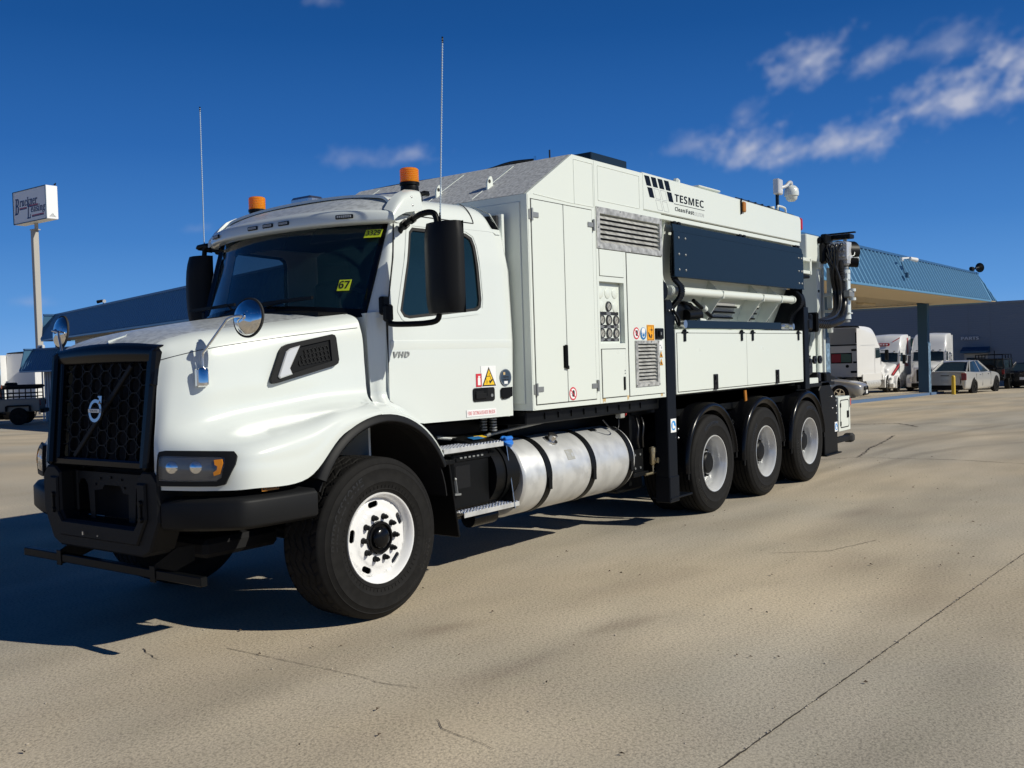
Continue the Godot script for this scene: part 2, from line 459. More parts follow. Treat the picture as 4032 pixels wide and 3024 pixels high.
# ---------------------------------------------------------------- materials
func materials():
	var w := mat("white", Color(0.70, 0.745, 0.715), 0.24, 0.0, 0.5)
	mat("body", Color(0.70, 0.745, 0.69), 0.36)
	M.body.roughness_texture = noise_tex(256, 0.012, [[0.0, 0.75], [1.0, 1.0]], 4, 3); tri_tex(M.body, 0.6)
	var hd := mat("hood_white", Color(0.70, 0.745, 0.715), 0.22, 0.0, 0.4)
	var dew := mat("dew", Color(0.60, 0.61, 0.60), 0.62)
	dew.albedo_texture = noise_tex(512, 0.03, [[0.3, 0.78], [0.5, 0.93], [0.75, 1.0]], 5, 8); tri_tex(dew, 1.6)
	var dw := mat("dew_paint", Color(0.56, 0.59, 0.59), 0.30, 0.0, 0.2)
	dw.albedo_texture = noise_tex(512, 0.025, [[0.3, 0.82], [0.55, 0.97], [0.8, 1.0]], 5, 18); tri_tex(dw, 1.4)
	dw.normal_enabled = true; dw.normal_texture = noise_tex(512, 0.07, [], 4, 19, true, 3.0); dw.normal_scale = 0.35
	mat("navy", Color(0.007, 0.021, 0.043), 0.5)
	mat("navy_dark", Color(0.003, 0.005, 0.009), 0.45)
	mat("black", Color(0.004, 0.0045, 0.005), 0.42)
	mat("black_gloss", Color(0.004, 0.0045, 0.006), 0.22, 0.0, 0.1)
	mat("black_matt", Color(0.012, 0.012, 0.013), 0.7)
	mat("plastic", Color(0.0105, 0.011, 0.012), 0.5)
	M.plastic.normal_enabled = true; M.plastic.normal_texture = noise_tex(256, 0.25, [], 2, 4, true, 2.0); M.plastic.normal_scale = 0.25; tri_tex(M.plastic, 5.0)
	for k in ["navy", "navy_dark", "black", "black_gloss", "black_matt", "plastic"]: M[k].metallic_specular = 0.28
	mat("gasket", Color(0.02, 0.02, 0.02), 0.8)
	mat("gap", Color(0.03, 0.03, 0.028), 0.9)
	var ty := mat("tyre", Color(0.0125, 0.012, 0.0115), 0.75)
	ty.albedo_texture = noise_tex(512, 0.012, [[0.25, 0.85], [0.6, 0.97], [0.8, 1.0]], 5, 21); tri_tex(ty, 2.2)
	ty.metallic_specular = 0.3
	mat("tyre_text", Color(0.005, 0.005, 0.005), 0.45)
	mat("rim", Color(0.80, 0.80, 0.79), 0.30, 0.0, 0.4)
	mat("rim_grey", Color(0.62, 0.63, 0.63), 0.26, 0.15, 0.5)
	mat("chrome", Color(0.78, 0.78, 0.78), 0.07, 1.0)
	mat("satin", Color(0.62, 0.62, 0.62), 0.3, 1.0)
	mat("blade", Color(0.66, 0.67, 0.67), 0.28, 0.25)
	mat("zinc", Color(0.35, 0.36, 0.35), 0.5, 0.8)
	var al := mat("aluminium", Color(0.72, 0.73, 0.72), 0.46, 0.45)
	al.albedo_texture = noise_tex(512, 0.008, [[0.2, 0.90], [0.5, 0.97], [0.8, 1.0]], 5, 31); tri_tex(al, 1.3)
	al.roughness_texture = noise_tex(512, 0.01, [[0.2, 0.7], [0.8, 1.0]], 4, 33)
	var lou := mat("louvre", Color(0.60, 0.60, 0.57), 0.45, 0.35)
	lou.albedo_texture = noise_tex(256, 0.02, [[0.2, 0.75], [0.8, 1.0]], 4, 35); tri_tex(lou, 2.0)
	var gl := mat("glass", Color(0.012, 0.035, 0.042), 0.03)
	gl.transparency = BaseMaterial3D.TRANSPARENCY_ALPHA; gl.albedo_color.a = 0.42
	var g2 := mat("side_glass", Color(0.010, 0.030, 0.042), 0.03)
	g2.transparency = BaseMaterial3D.TRANSPARENCY_ALPHA; g2.albedo_color.a = 0.72
	mat("dark_glass", Color(0.008, 0.012, 0.016), 0.05)
	var ln := mat("lens", Color(0.5, 0.5, 0.5), 0.03)
	ln.transparency = BaseMaterial3D.TRANSPARENCY_ALPHA; ln.albedo_color.a = 0.10
	mat("reflector", Color(0.10, 0.10, 0.095), 0.25, 0.4)
	var am := mat("amber", Color(0.95, 0.36, 0.008), 0.10, 0.0, 0.6)
	am.backlight_enabled = true; am.backlight = Color(0.9, 0.4, 0.02)
	mat("amber_flat", Color(0.75, 0.26, 0.01), 0.3)
	mat("amber_dull", Color(0.42, 0.16, 0.012), 0.4)
	mat("red", Color(0.45, 0.01, 0.012), 0.3)
	mat("sign_red", Color(0.62, 0.03, 0.05), 0.45)
	mat("sign_yellow", Color(0.86, 0.55, 0.02), 0.4)
	mat("sign_orange", Color(0.86, 0.38, 0.01), 0.4)
	mat("sign_blue", Color(0.02, 0.17, 0.42), 0.4)
	mat("boot_blue", Color(0.01, 0.28, 0.72), 0.4)
	mat("sign_white", Color(0.84, 0.85, 0.85), 0.4)
	mat("sign_black", Color(0.012, 0.012, 0.014), 0.5)
	mat("sign_grey", Color(0.40, 0.42, 0.44), 0.5)
	mat("badge", Color(0.035, 0.06, 0.095), 0.35)
	mat("note", Color(0.62, 0.72, 0.02), 0.6)
	mat("blue_cap", Color(0.03, 0.20, 0.68), 0.4)
	mat("interior", Color(0.022, 0.023, 0.026), 0.8)
	mat("seat", Color(0.03, 0.032, 0.036), 0.85)
	mat("brass", Color(0.52, 0.45, 0.30), 0.38, 0.9)
	mat("rust", Color(0.55, 0.40, 0.20), 0.8)
	mat("hose", Color(0.010, 0.010, 0.011), 0.32)
	mat("dial", Color(0.34, 0.34, 0.31), 0.5)
	mat("bezel", Color(0.12, 0.12, 0.12), 0.25, 0.7)
	mat("wire", Color(0.42, 0.52, 0.62), 0.5)

# ---------------------------------------------------------------- ground
func gh(x: float, z: float) -> float:        # the yard falls away gently behind the truck
	var d := (Vector3(x, 0, z) - EYE).dot(AHEAD) - 18.0
	return -0.024 * (d + sqrt(d * d + 4.0)) * 0.5

func on_ground(x: float, z: float, up := 0.0) -> Vector3: return Vector3(x, gh(x, z) + up, z)

func lines_(p: Array) -> Array:               # [from, step, from, step, ..., end]
	var out := []
	for i in range(0, p.size() - 2, 2):
		var q: float = p[i]
		while q < p[i + 2] - 1e-4: out.append(q); q += p[i + 1]
	out.append(p[-1])
	return out

func ground():
	var m := mat("concrete", Color(1, 1, 1), 0.88)
	m.vertex_color_use_as_albedo = true
	m.albedo_texture = noise_tex(1024, 0.10, [[0.2, 0.80], [0.42, 0.92], [0.6, 0.98], [0.8, 1.0]], 4, 41)
	m.uv1_triplanar = true; m.uv1_world_triplanar = true; m.uv1_scale = Vector3(0.37, 0.37, 0.37)
	m.normal_enabled = true; m.normal_texture = noise_tex(1024, 0.16, [], 3, 43, true, 5.0); m.normal_scale = 0.16
	var xs := lines_([-900.0, 150.0, -60.0, 10.0, -10.0, 0.11, 10.0, 0.2, 22.0, 1.2, 70.0, 30.0, 1000.0])
	var zs := lines_([-1200.0, 150.0, -150.0, 12.0, -60.0, 1.5, -9.0, 0.4, -3.0, 0.11, 5.6, 3.0, 60.0, 100.0, 900.0])
	var f := FastNoiseLite.new(); f.noise_type = FastNoiseLite.TYPE_SIMPLEX_SMOOTH; f.seed = 3; f.frequency = 0.16; f.fractal_octaves = 5
	var g := FastNoiseLite.new(); g.noise_type = FastNoiseLite.TYPE_SIMPLEX_SMOOTH; g.seed = 9; g.frequency = 0.55; g.fractal_octaves = 4
	var stains := [[0.66, 2.66, 0.42, 0.13, 0.2, 0.40], [0.05, 1.72, 0.36, 0.12, 0.3, 0.26], [-0.55, 2.6, 0.4, 0.12, 0.1, 0.16], [3.0, 3.2, 1.2, 0.35, 0.0, 0.16], [1.5, 2.2, 0.9, 0.2, 0.15, 0.14], [5.5, 2.6, 1.6, 0.3, 0.05, 0.16], [-2.6, 1.9, 0.6, 0.15, 0.3, 0.16], [2.2, 4.0, 1.2, 0.25, 0.1, 0.12], [-2.2, 3.8, 0.5, 0.2, 0.2, 0.12]]
	var tracks := [[P(6.0, 1.2), P(9.64, 0.98), P(11.4, 1.02), P(14.0, 1.1), P(15.6, 1.55), P(17.2, 2.4), P(18.0, 3.2)], [P(6.0, 0.9), P(9.5, 0.55), P(12, 0.5), P(13.5, 0.7), P(15.5, 1.0), P(18.1, 1.3), P(21, 1.8)], [P(5.0, 1.6), P(7.8, 1.48), P(9.3, 1.5), P(11.6, 1.62), P(13.1, 2.0), P(14.6, 2.9), P(15.4, 4.0)]]
	var rows_p := []; var rows_c := []
	for z in zs:
		var rp := PackedVector3Array(); var rc := PackedColorArray()
		for x in xs:
			rp.append(on_ground(x, z))
			var a := f.get_noise_2d(x * 0.8, z); var b := g.get_noise_2d(x * 0.6 + z * 0.35, z * 1.5 - x * 0.3); var e := f.get_noise_2d(x * 0.9 + 300, z * 5.0)
			var c := Color(0.555, 0.465, 0.335).lerp(Color(0.45, 0.405, 0.325), clampf(0.5 + a * 1.6, 0, 1))
			var k := 1.0 + b * 0.20 + e * 0.24
			if x > -7 and x < 9 and z > -1:
				for s in stains:
					var dx: float = (x - s[0]) * cos(s[4]) + (z - s[1]) * sin(s[4]); var dz: float = -(x - s[0]) * sin(s[4]) + (z - s[1]) * cos(s[4])
					var q: float = sqrt(dx * dx / (s[2] * s[2]) + dz * dz / (s[3] * s[3])) + b * 0.7
					if q < 1.0:
						var t: float = s[5] * (1 - q) * 1.5
						c = c.lerp(Color(0.15, 0.10, 0.07), min(t, 0.8))
			# tyre tracks that swing out behind the truck
			if x > 5.0 and x < 22.0 and z > -1.0 and z < 5.0:
				for tk in tracks:
					var dm := 9.0
					for i in tk.size() - 1: dm = minf(dm, P(x, z).distance_to(Geometry2D.get_closest_point_to_segment(P(x, z), tk[i], tk[i + 1])))
					if dm < 0.16: k *= 1.0 - 0.24 * smoothstep(0.16, 0.05, dm) * smoothstep(5.0, 8.5, x) * (0.75 + b)
			rc.append(Color(c.r * k, c.g * k, c.b * k))
		rows_p.append(rp); rows_c.append(rc)
	var st := B.new()
	for i in zs.size() - 1:
		for j in xs.size() - 1:
			var p0: Vector3 = rows_p[i][j]; var p1: Vector3 = rows_p[i][j + 1]; var p2: Vector3 = rows_p[i + 1][j + 1]; var p3: Vector3 = rows_p[i + 1][j]
			st.v.append_array([p0, p1, p2, p0, p2, p3])
			st.n.append_array([Y, Y, Y, Y, Y, Y])
			st.c.append_array([rows_c[i][j], rows_c[i][j + 1], rows_c[i + 1][j + 1], rows_c[i][j], rows_c[i + 1][j + 1], rows_c[i + 1][j]])
	var gr := struct("ground", [st, m])
	mat("joint", Color(0.050, 0.040, 0.032), 0.95)
	mat("chips", Color(0.50, 0.44, 0.36), 0.9)
	# sawn joint with crumbled edges, and the cracks
	var crack := func(pts: Array, w: float, rough: float, sd: int, chips := 0.0):
		var r := RandomNumberGenerator.new(); r.seed = sd
		var b := B.new(); var cb := B.new()
		var pp := []
		for i in pts.size() - 1:
			var a: Vector2 = pts[i]; var e: Vector2 = pts[i + 1]
			var k := int(max(2, a.distance_to(e) / 0.035))
			for j in k: pp.append(a.lerp(e, float(j) / k) + Vector2(r.randfn() * rough, r.randfn() * rough))
		var ll := []
		for i in pp.size():
			var d: Vector2 = (pp[min(i + 1, pp.size() - 1)] - pp[max(i - 1, 0)]).normalized().orthogonal()
			var ww := w * r.randf_range(0.35, 1.25)
			ll.append([pp[i] - d * ww, pp[i] + d * ww])
			if chips > 0 and r.randf() < chips:
				var q: Vector2 = pp[i] + d * w * r.randf_range(-2.6, 2.6)
				var sz := r.randf_range(0.003, 0.009)
				cb.box(on_ground(q.x, q.y, sz * 0.35), Vector3(sz, sz * 0.7, sz * r.randf_range(0.7, 1.6)), 0.002, Basis(Y, r.randf() * 3.0))
		for i in ll.size() - 1:
			b.quad(on_ground(ll[i][0].x, ll[i][0].y, 0.004), on_ground(ll[i + 1][0].x, ll[i + 1][0].y, 0.004), on_ground(ll[i + 1][1].x, ll[i + 1][1].y, 0.004), on_ground(ll[i][1].x, ll[i][1].y, 0.004), Y)
		return [b, cb]
	var jt = crack.call([P(-3.2, 4.0), P(-1.02, 4.11), P(1.43, 4.235), P(4.1, 4.38), P(8.0, 4.6), P(14, 4.95)], 0.0042, 0.0012, 1, 0.75)
	ob("joint", gr, [jt[0], M.joint])
	var jc := ob("joint_chips", gr, [jt[1], M.chips]); jc.set_meta("kind", "stuff")
	var n := 0
	for q in [[[P(18.5, -2.6), P(19.37, -1.91), P(19.61, -1.46), P(19.96, -1.05), P(19.39, -0.64), P(18.44, -0.15)], 0.020], [[P(15.43, 0.19), P(13.77, 0.47), P(12.33, 0.64), P(10.89, 0.93)], 0.012], [[P(10.2, 0.4), P(10.89, 0.93), P(10.92, 1.6), P(10.98, 2.33), P(10.74, 3.28), P(10.5, 4.4)], 0.008],
		[[P(-1.28, 0.42), P(-1.34, 0.61), P(-1.37, 0.75)], 0.003], [[P(-1.0, 0.88), P(-0.98, 1.37), P(-0.97, 1.64), P(-0.96, 1.93), P(-0.98, 2.14), P(-0.93, 2.4)], 0.002], [[P(-1.22, 2.74), P(-1.3, 2.85), P(-1.32, 2.94), P(-1.34, 3.12), P(-1.38, 3.22)], 0.002], [[P(-2.5, 3.9), P(-2.1, 3.6), P(-1.9, 3.7)], 0.002], [[P(3.2, 2.6), P(3.5, 3.0), P(4.2, 3.2)], 0.003]]:
		var cq = crack.call(q[0], q[1], q[1] * 1.6, 20 + n)
		ob("crack", gr, [cq[0], M.joint]); n += 1
	# dead leaves and pebbles lying about
	var lf := B.new(); var pb := B.new()
	var r := RandomNumberGenerator.new(); r.seed = 77
	for i in 340:
		var x := r.randf_range(-3.6, 12); var z := r.randf_range(0.6, 4.4) + r.randf_range(-0.6, 0.6)
		var sz := r.randf_range(0.006, 0.017)
		var bs := Basis(Y, r.randf() * TAU) * Basis(X, r.randf_range(-0.5, 0.5))
		if r.randf() < 0.45:
			var c := on_ground(x, z, sz * 0.4 + 0.003)
			lf.tri(c + bs * V(-sz, 0, 0), c + bs * V(0, sz * 0.3, sz * 0.6), c + bs * V(sz, 0, 0), Y); lf.tri(c + bs * V(-sz, 0, 0), c + bs * V(0, sz * 0.5, -sz * 0.6), c + bs * V(sz, 0, 0), Y)
		else: pb.box(on_ground(x, z, sz * 0.2), Vector3(sz, sz * 0.5, sz * 0.8) * 0.8, sz * 0.15, bs)
	mat("leaf", Color(0.07, 0.045, 0.025), 0.9)
	var l1 := ob("dead_leaves", gr, [lf, M.leaf]); l1.set_meta("kind", "stuff")
	var l2 := ob("pebbles", gr, [pb, M.chips]); l2.set_meta("kind", "stuff")

# ---------------------------------------------------------------- the suction truck
const PROF := [Vector2(0.298, 0.185), Vector2(0.335, 0.202), Vector2(0.40, 0.212), Vector2(0.455, 0.206), Vector2(0.500, 0.188), Vector2(0.524, 0.172), Vector2(0.5335, 0.16), Vector2(0.5398, 0.146)]

func tyre_steer() -> B:
	var b = B.new()
	# side walls with moulded rings
	for s in [1.0, -1.0]:
		var pr = []
		for q in PROF: pr.append(q)
		var rings = [Vector2(0.298, 0.185), Vector2(0.318, 0.196), Vector2(0.326, 0.203), Vector2(0.331, 0.200), Vector2(0.352, 0.2045), Vector2(0.372, 0.209), Vector2(0.376, 0.212), Vector2(0.380, 0.2105), Vector2(0.42, 0.2125), Vector2(0.455, 0.206), Vector2(0.460, 0.208), Vector2(0.464, 0.2035), Vector2(0.49, 0.193), Vector2(0.495, 0.1945), Vector2(0.499, 0.188), Vector2(0.524, 0.172), Vector2(0.5335, 0.160), Vector2(0.536, 0.153)]
		if s > 0: b.lathe(V(0, 0, 0), Z, rings.map(func(q): return Vector2(q.x, q.y)), 96)
		else:
			rings.reverse()
			b.lathe(V(0, 0, 0), Z, rings.map(func(q): return Vector2(q.x, -q.y)), 96)
	# ribs near the rim
	for i in 64:
		var a = TAU * i / 64
		var e = V(cos(a), sin(a), 0)
		b.bar(e * 0.334 + Z * 0.2015, e * 0.353 + Z * 0.206, 0.004, 0.005, 0.0, Z)
	# tread with zigzag grooves
	var na = 360; var hs = []
	var h = -0.155
	while h < 0.1551: hs.append(h); h += 0.0062
	var rows = []
	for i in na + 1:
		var row = []
		for hh in hs:
			var zz = absf(fposmod(i / 9.0, 2.0) - 1.0) - 0.5
			var dep = 0.0
			for q in [[-0.10, 0.030, 0.0055], [-0.035, 0.034, 0.0065], [0.035, 0.034, 0.0065], [0.10, 0.030, 0.0055]]:
				dep = max(dep, 1.0 - smoothstep(0.7, 1.0, absf(hh - q[0] - zz * q[1]) / q[2]))
			var cross = fposmod(i / 9.0 + hh * 6.0, 1.0)
			if absf(hh) > 0.095 and absf(cross - 0.5) < 0.07: dep = max(dep, 0.7)
			elif absf(hh) < 0.095 and absf(fposmod(i / 9.0 + 0.5 - hh * 9.0, 1.0) - 0.5) < 0.05: dep = max(dep, 0.45)
			var rad = 0.5398 - 0.004 * (hh / 0.15) * (hh / 0.15) - 0.014 * dep
			if absf(hh) > 0.15: rad -= 0.002
			var a = TAU * i / na
			row.append(V(cos(a) * rad, sin(a) * rad, hh))
		rows.append(row)
	b.sheet(rows, rows[na / 2][hs.size() / 2])
	return b

func wall_z(r: float) -> float:
	for i in PROF.size() - 1:
		if r <= PROF[i + 1].x: return lerpf(PROF[i].y, PROF[i + 1].y, clampf((r - PROF[i].x) / (PROF[i + 1].x - PROF[i].x), 0, 1))
	return 0.15

func tyre_word(b: B, s: String, deg: float, r: float, h: float, w: float, wall: Callable, slant := 0.0):
	b.text(s, Vector3.ZERO, X, Y, h, w, 0.0022, true, func(x: float, y: float, z: float) -> Vector3:
		var a = deg_to_rad(deg) - x / r
		var q = r + y
		return V(cos(a) * q, sin(a) * q, wall.call(q) + z - 0.0005), "Droid Sans", slant)

func steer_wheel() -> Node3D:
	var w = Node3D.new()
	var ty = ob("tyre", w, [tyre_steer(), M.tyre])
	var tx = B.new()
	tyre_word(tx, "BRIDGESTONE", 148, 0.43, 0.052, 0.52, wall_z, 0.2)
	tyre_word(tx, "BRIDGESTONE", -62, 0.43, 0.03, 0.20, wall_z, 0.2)
	tyre_word(tx, "M870", -24, 0.43, 0.05, 0.22, wall_z)
	ob("sidewall_lettering", ty, [tx, M.tyre_text])
	var r = B.new()
	r.lathe(V(0, 0, 0.192), -Z, [Vector2(0.292, 0.0), Vector2(0.300, -0.003), Vector2(0.303, 0.004), Vector2(0.300, 0.012), Vector2(0.294, 0.012)], 64)
	r.lathe(V(0, 0, 0.192), -Z, [Vector2(0.294, 0.36), Vector2(0.262, 0.30), Vector2(0.262, 0.055), Vector2(0.270, 0.035), Vector2(0.277, 0.014), Vector2(0.292, 0.0)], 64)
	var dz = func(x: float, y: float) -> Vector3:
		var q = sqrt(x * x + y * y)
		var d = 0.030
		if q > 0.25: d = lerpf(0.046, 0.070, smoothstep(0.25, 0.266, q))
		elif q > 0.205: d = lerpf(0.042, 0.046, (q - 0.205) / 0.045)
		elif q > 0.178: d = lerpf(0.030, 0.042, smoothstep(0.178, 0.205, q))
		return V(x, y, 0.192 - d)
	var holes = [circle(0.112, 32)]
	for i in 5:
		var a = deg_to_rad(98 + 72 * i); var hh = []
		for q in rrect(0.088, 0.040, 0.0195, 5): hh.append(Vector2(cos(a), sin(a)) * (0.227 + q.y) + Vector2(-sin(a), cos(a)) * q.x)
		holes.append(hh)
	r.skin(circle(0.265, 64), holes, dz, 0.022, 0.010)
	ob("rim", w, [r, M.rim])
	var hub = B.new()
	hub.lathe(V(0, 0, 0.03), Z, [Vector2(0.110, 0.0), Vector2(0.110, 0.148), Vector2(0.104, 0.156), Vector2(0.092, 0.156), Vector2(0.088, 0.140), Vector2(0.074, 0.140), Vector2(0.070, 0.162), Vector2(0.060, 0.172), Vector2(0.03, 0.180), Vector2(0.0, 0.182)], 40)
	for i in 10:
		var a = TAU * i / 10
		hub.cyl(V(cos(a) * 0.098, sin(a) * 0.098, 0.150), V(cos(a) * 0.098, sin(a) * 0.098, 0.160), 0.006, 0.006, 6)
	ob("hub", w, [hub, M.black_gloss])
	for i in 10:
		var nb = B.new()
		var a = deg_to_rad(72 + 36 * i); var c = V(cos(a) * 0.1429, sin(a) * 0.1429, 0.16)
		nb.lathe(c, Z, [Vector2(0.0215, 0.0), Vector2(0.0215, 0.006), Vector2(0.018, 0.009), Vector2(0.017, 0.009), Vector2(0.017, 0.030), Vector2(0.015, 0.033), Vector2(0.010, 0.033), Vector2(0.010, 0.046), Vector2(0.008, 0.048), Vector2(0, 0.048)], 12)
		ob("lug_nut", w, [nb, M.plastic])
	var drum = B.new()
	drum.cyl(V(0, 0, -0.22), V(0, 0, 0.09), 0.24, 0.24, 32)
	ob("brake_drum", w, [drum, M.black_matt])
	return w

func dual_wheel() -> Node3D:
	var w = Node3D.new()
	for k in 2:
		var o = V(0, 0, -0.335 * k)
		var b = B.new()
		var pr = [Vector2(0.297, 0.132), Vector2(0.312, 0.139), Vector2(0.318, 0.144), Vector2(0.323, 0.141), Vector2(0.36, 0.147), Vector2(0.40, 0.150), Vector2(0.404, 0.1525), Vector2(0.408, 0.150), Vector2(0.44, 0.147), Vector2(0.474, 0.138), Vector2(0.478, 0.1395), Vector2(0.482, 0.134), Vector2(0.503, 0.124), Vector2(0.513, 0.116), Vector2(0.5185, 0.106), Vector2(0.520, 0.098)]
		for g in [0.072, 0.024, -0.024, -0.072]:
			pr.append_array([Vector2(0.521, g + 0.0065), Vector2(0.508, g + 0.004), Vector2(0.508, g - 0.004), Vector2(0.521, g - 0.0065)])
		pr.append_array([Vector2(0.520, -0.098), Vector2(0.5185, -0.106), Vector2(0.513, -0.116), Vector2(0.48, -0.135), Vector2(0.40, -0.15), Vector2(0.297, -0.132)])
		pr.reverse()
		b.lathe(o, Z, pr, 80)
		var ty = ob("tyre", w, [b, M.tyre])
		if k == 0:
			var tx = B.new()
			var wz = func(r: float) -> float: return 0.1495 if r < 0.43 else lerpf(0.148, 0.138, (r - 0.43) / 0.045)
			tyre_word(tx, "BRIDGESTONE", 100, 0.437, 0.034, 0.34, wz, 0.2)
			tyre_word(tx, "R260", -42, 0.437, 0.036, 0.14, wz)
			tyre_word(tx, "BRIDGESTONE", 215, 0.437, 0.034, 0.34, wz, 0.2)
			ob("sidewall_lettering", ty, [tx, M.tyre_text])
		var r = B.new()
		r.lathe(o + Z * 0.139, -Z, [Vector2(0.288, 0.006), Vector2(0.292, -0.002), Vector2(0.299, -0.004), Vector2(0.303, 0.003), Vector2(0.300, 0.012), Vector2(0.292, 0.012)], 64)
		r.lathe(o + Z * 0.139, -Z, [Vector2(0.292, 0.275), Vector2(0.262, 0.24), Vector2(0.255, 0.205), Vector2(0.252, 0.17), Vector2(0.262, 0.10), Vector2(0.266, 0.06), Vector2(0.276, 0.045), Vector2(0.281, 0.018), Vector2(0.288, 0.006)], 64)
		var holes = [circle(0.112, 28)]
		for i in 10:
			var a = TAU * (i + 0.5) / 10; holes.append(circle(0.024, 14, cos(a) * 0.205, sin(a) * 0.205))
		var dd = func(x: float, y: float) -> Vector3:
			var q = sqrt(x * x + y * y)
			return o + V(x, y, 0.139 - lerpf(0.158, 0.205, smoothstep(0.19, 0.255, q)))
		if k == 0: r.skin(circle(0.256, 48), holes, dd, 0.03, 0.011)
		ob("rim", w, [r, M.rim_grey if k == 0 else M.rim])
	var hub = B.new()
	hub.lathe(V(0, 0, -0.30), Z, [Vector2(0.22, 0.0), Vector2(0.22, 0.2), Vector2(0.118, 0.22), Vector2(0.116, 0.295), Vector2(0.112, 0.36), Vector2(0.098, 0.372), Vector2(0.0, 0.376)], 36)
	ob("hub", w, [hub, M.black])
	for i in 10:
		var nb = B.new()
		var a = TAU * i / 10
		nb.lathe(V(cos(a) * 0.1429, sin(a) * 0.1429, -0.02), Z, [Vector2(0.026, 0.0), Vector2(0.026, 0.006), Vector2(0.019, 0.009), Vector2(0.019, 0.03), Vector2(0.011, 0.033), Vector2(0.011, 0.058), Vector2(0, 0.06)], 10)
		ob("lug_nut", w, [nb, M.plastic])
	return w

func both(b: B) -> B:
	var o = B.new(); o.add(b); o.add(b.mirror()); return o

func truck():
	var t = thing("suction_excavator_truck", "long white suction truck with amber beacons, silver fuel tank and navy side flap", "truck")
	truck_wheels(t)
	truck_hood(t)
	truck_front(t)
	truck_cab(t)
	truck_under(t)
	truck_body(t)
	truck_rear(t)

func truck_wheels(t: Node3D):
	var s0 = steer_wheel()
	s0.name = "wheel"; t.add_child(s0, true); numbered("wheel", t)
	s0.position = V(0, 0.5398, 1.2324 - 0.192); s0.rotation.y = -0.034
	var s1 = s0.duplicate(); s1.name = numbered("wheel", t); t.add_child(s1, true)
	s1.position = V(0, 0.5398, -(1.2324 - 0.192)); s1.rotation.y = PI - 0.034
	var d0 = dual_wheel()
	for i in 3:
		for s in [1, -1]:
			var d: Node3D = d0 if i == 0 and s == 1 else d0.duplicate()
			d.name = numbered("wheel", t); t.add_child(d, true)
			d.position = V([5.016, 6.416, 7.844][i], 0.519, s * (1.2657 - 0.139)); d.rotation = V(0, 0 if s == 1 else PI, 0)
			if s == 1 and i > 0: d.rotation = V(0, 0, [0.0, 0.9, -0.35][i])

func hood_net() -> Array:
	var rows = [
		[V(-1.268, 0.985, 0.60), V(-1.268, 1.13, 0.60), V(-1.262, 1.27, 0.598), V(-1.245, 1.40, 0.595), V(-1.225, 1.58, 0.59), V(-1.195, 1.745, 0.585), V(-1.178, 1.838, 0.555), V(-1.186, 1.865, 0.3), V(-1.19, 1.875, 0)],
		[V(-1.255, 0.983, 0.69), V(-1.255, 1.13, 0.69), V(-1.235, 1.25, 0.685), V(-1.20, 1.385, 0.67), V(-1.165, 1.58, 0.668), V(-1.13, 1.765, 0.655), V(-1.115, 1.872, 0.575), V(-1.12, 1.90, 0.3), V(-1.12, 1.912, 0)],
		[V(-1.14, 0.98, 0.95), V(-1.14, 1.13, 0.955), V(-1.115, 1.235, 0.905), V(-1.04, 1.365, 0.77), V(-1.0, 1.58, 0.765), V(-0.98, 1.80, 0.745), V(-0.965, 1.91, 0.64), V(-0.965, 1.948, 0.33), V(-0.965, 1.962, 0)],
		[V(-0.985, 0.985, 1.15), V(-0.985, 1.12, 1.155), V(-0.95, 1.235, 1.115), V(-0.82, 1.39, 0.825), V(-0.78, 1.60, 0.815), V(-0.77, 1.830, 0.79), V(-0.76, 1.936, 0.685), V(-0.76, 1.982, 0.35), V(-0.77, 1.998, 0)],
		[V(-0.60, 1.005, 1.20), V(-0.60, 1.14, 1.205), V(-0.56, 1.300, 1.170), V(-0.48, 1.432, 0.88), V(-0.46, 1.62, 0.862), V(-0.46, 1.868, 0.838), V(-0.46, 1.97, 0.735), V(-0.47, 2.022, 0.37), V(-0.48, 2.04, 0)],
		[V(-0.30, 1.255, 1.215), V(-0.29, 1.32, 1.215), V(-0.26, 1.395, 1.160), V(-0.19, 1.465, 0.935), V(-0.16, 1.65, 0.905), V(-0.16, 1.90, 0.880), V(-0.16, 2.003, 0.775), V(-0.19, 2.055, 0.38), V(-0.21, 2.07, 0)],
		[V(0.05, 1.36, 1.215), V(0.05, 1.385, 1.205), V(0.08, 1.42, 1.13), V(0.15, 1.485, 0.985), V(0.165, 1.68, 0.952), V(0.165, 1.93, 0.928), V(0.15, 2.045, 0.83), V(0.04, 2.090, 0.42), V(-0.05, 2.105, 0)]]
	return rows

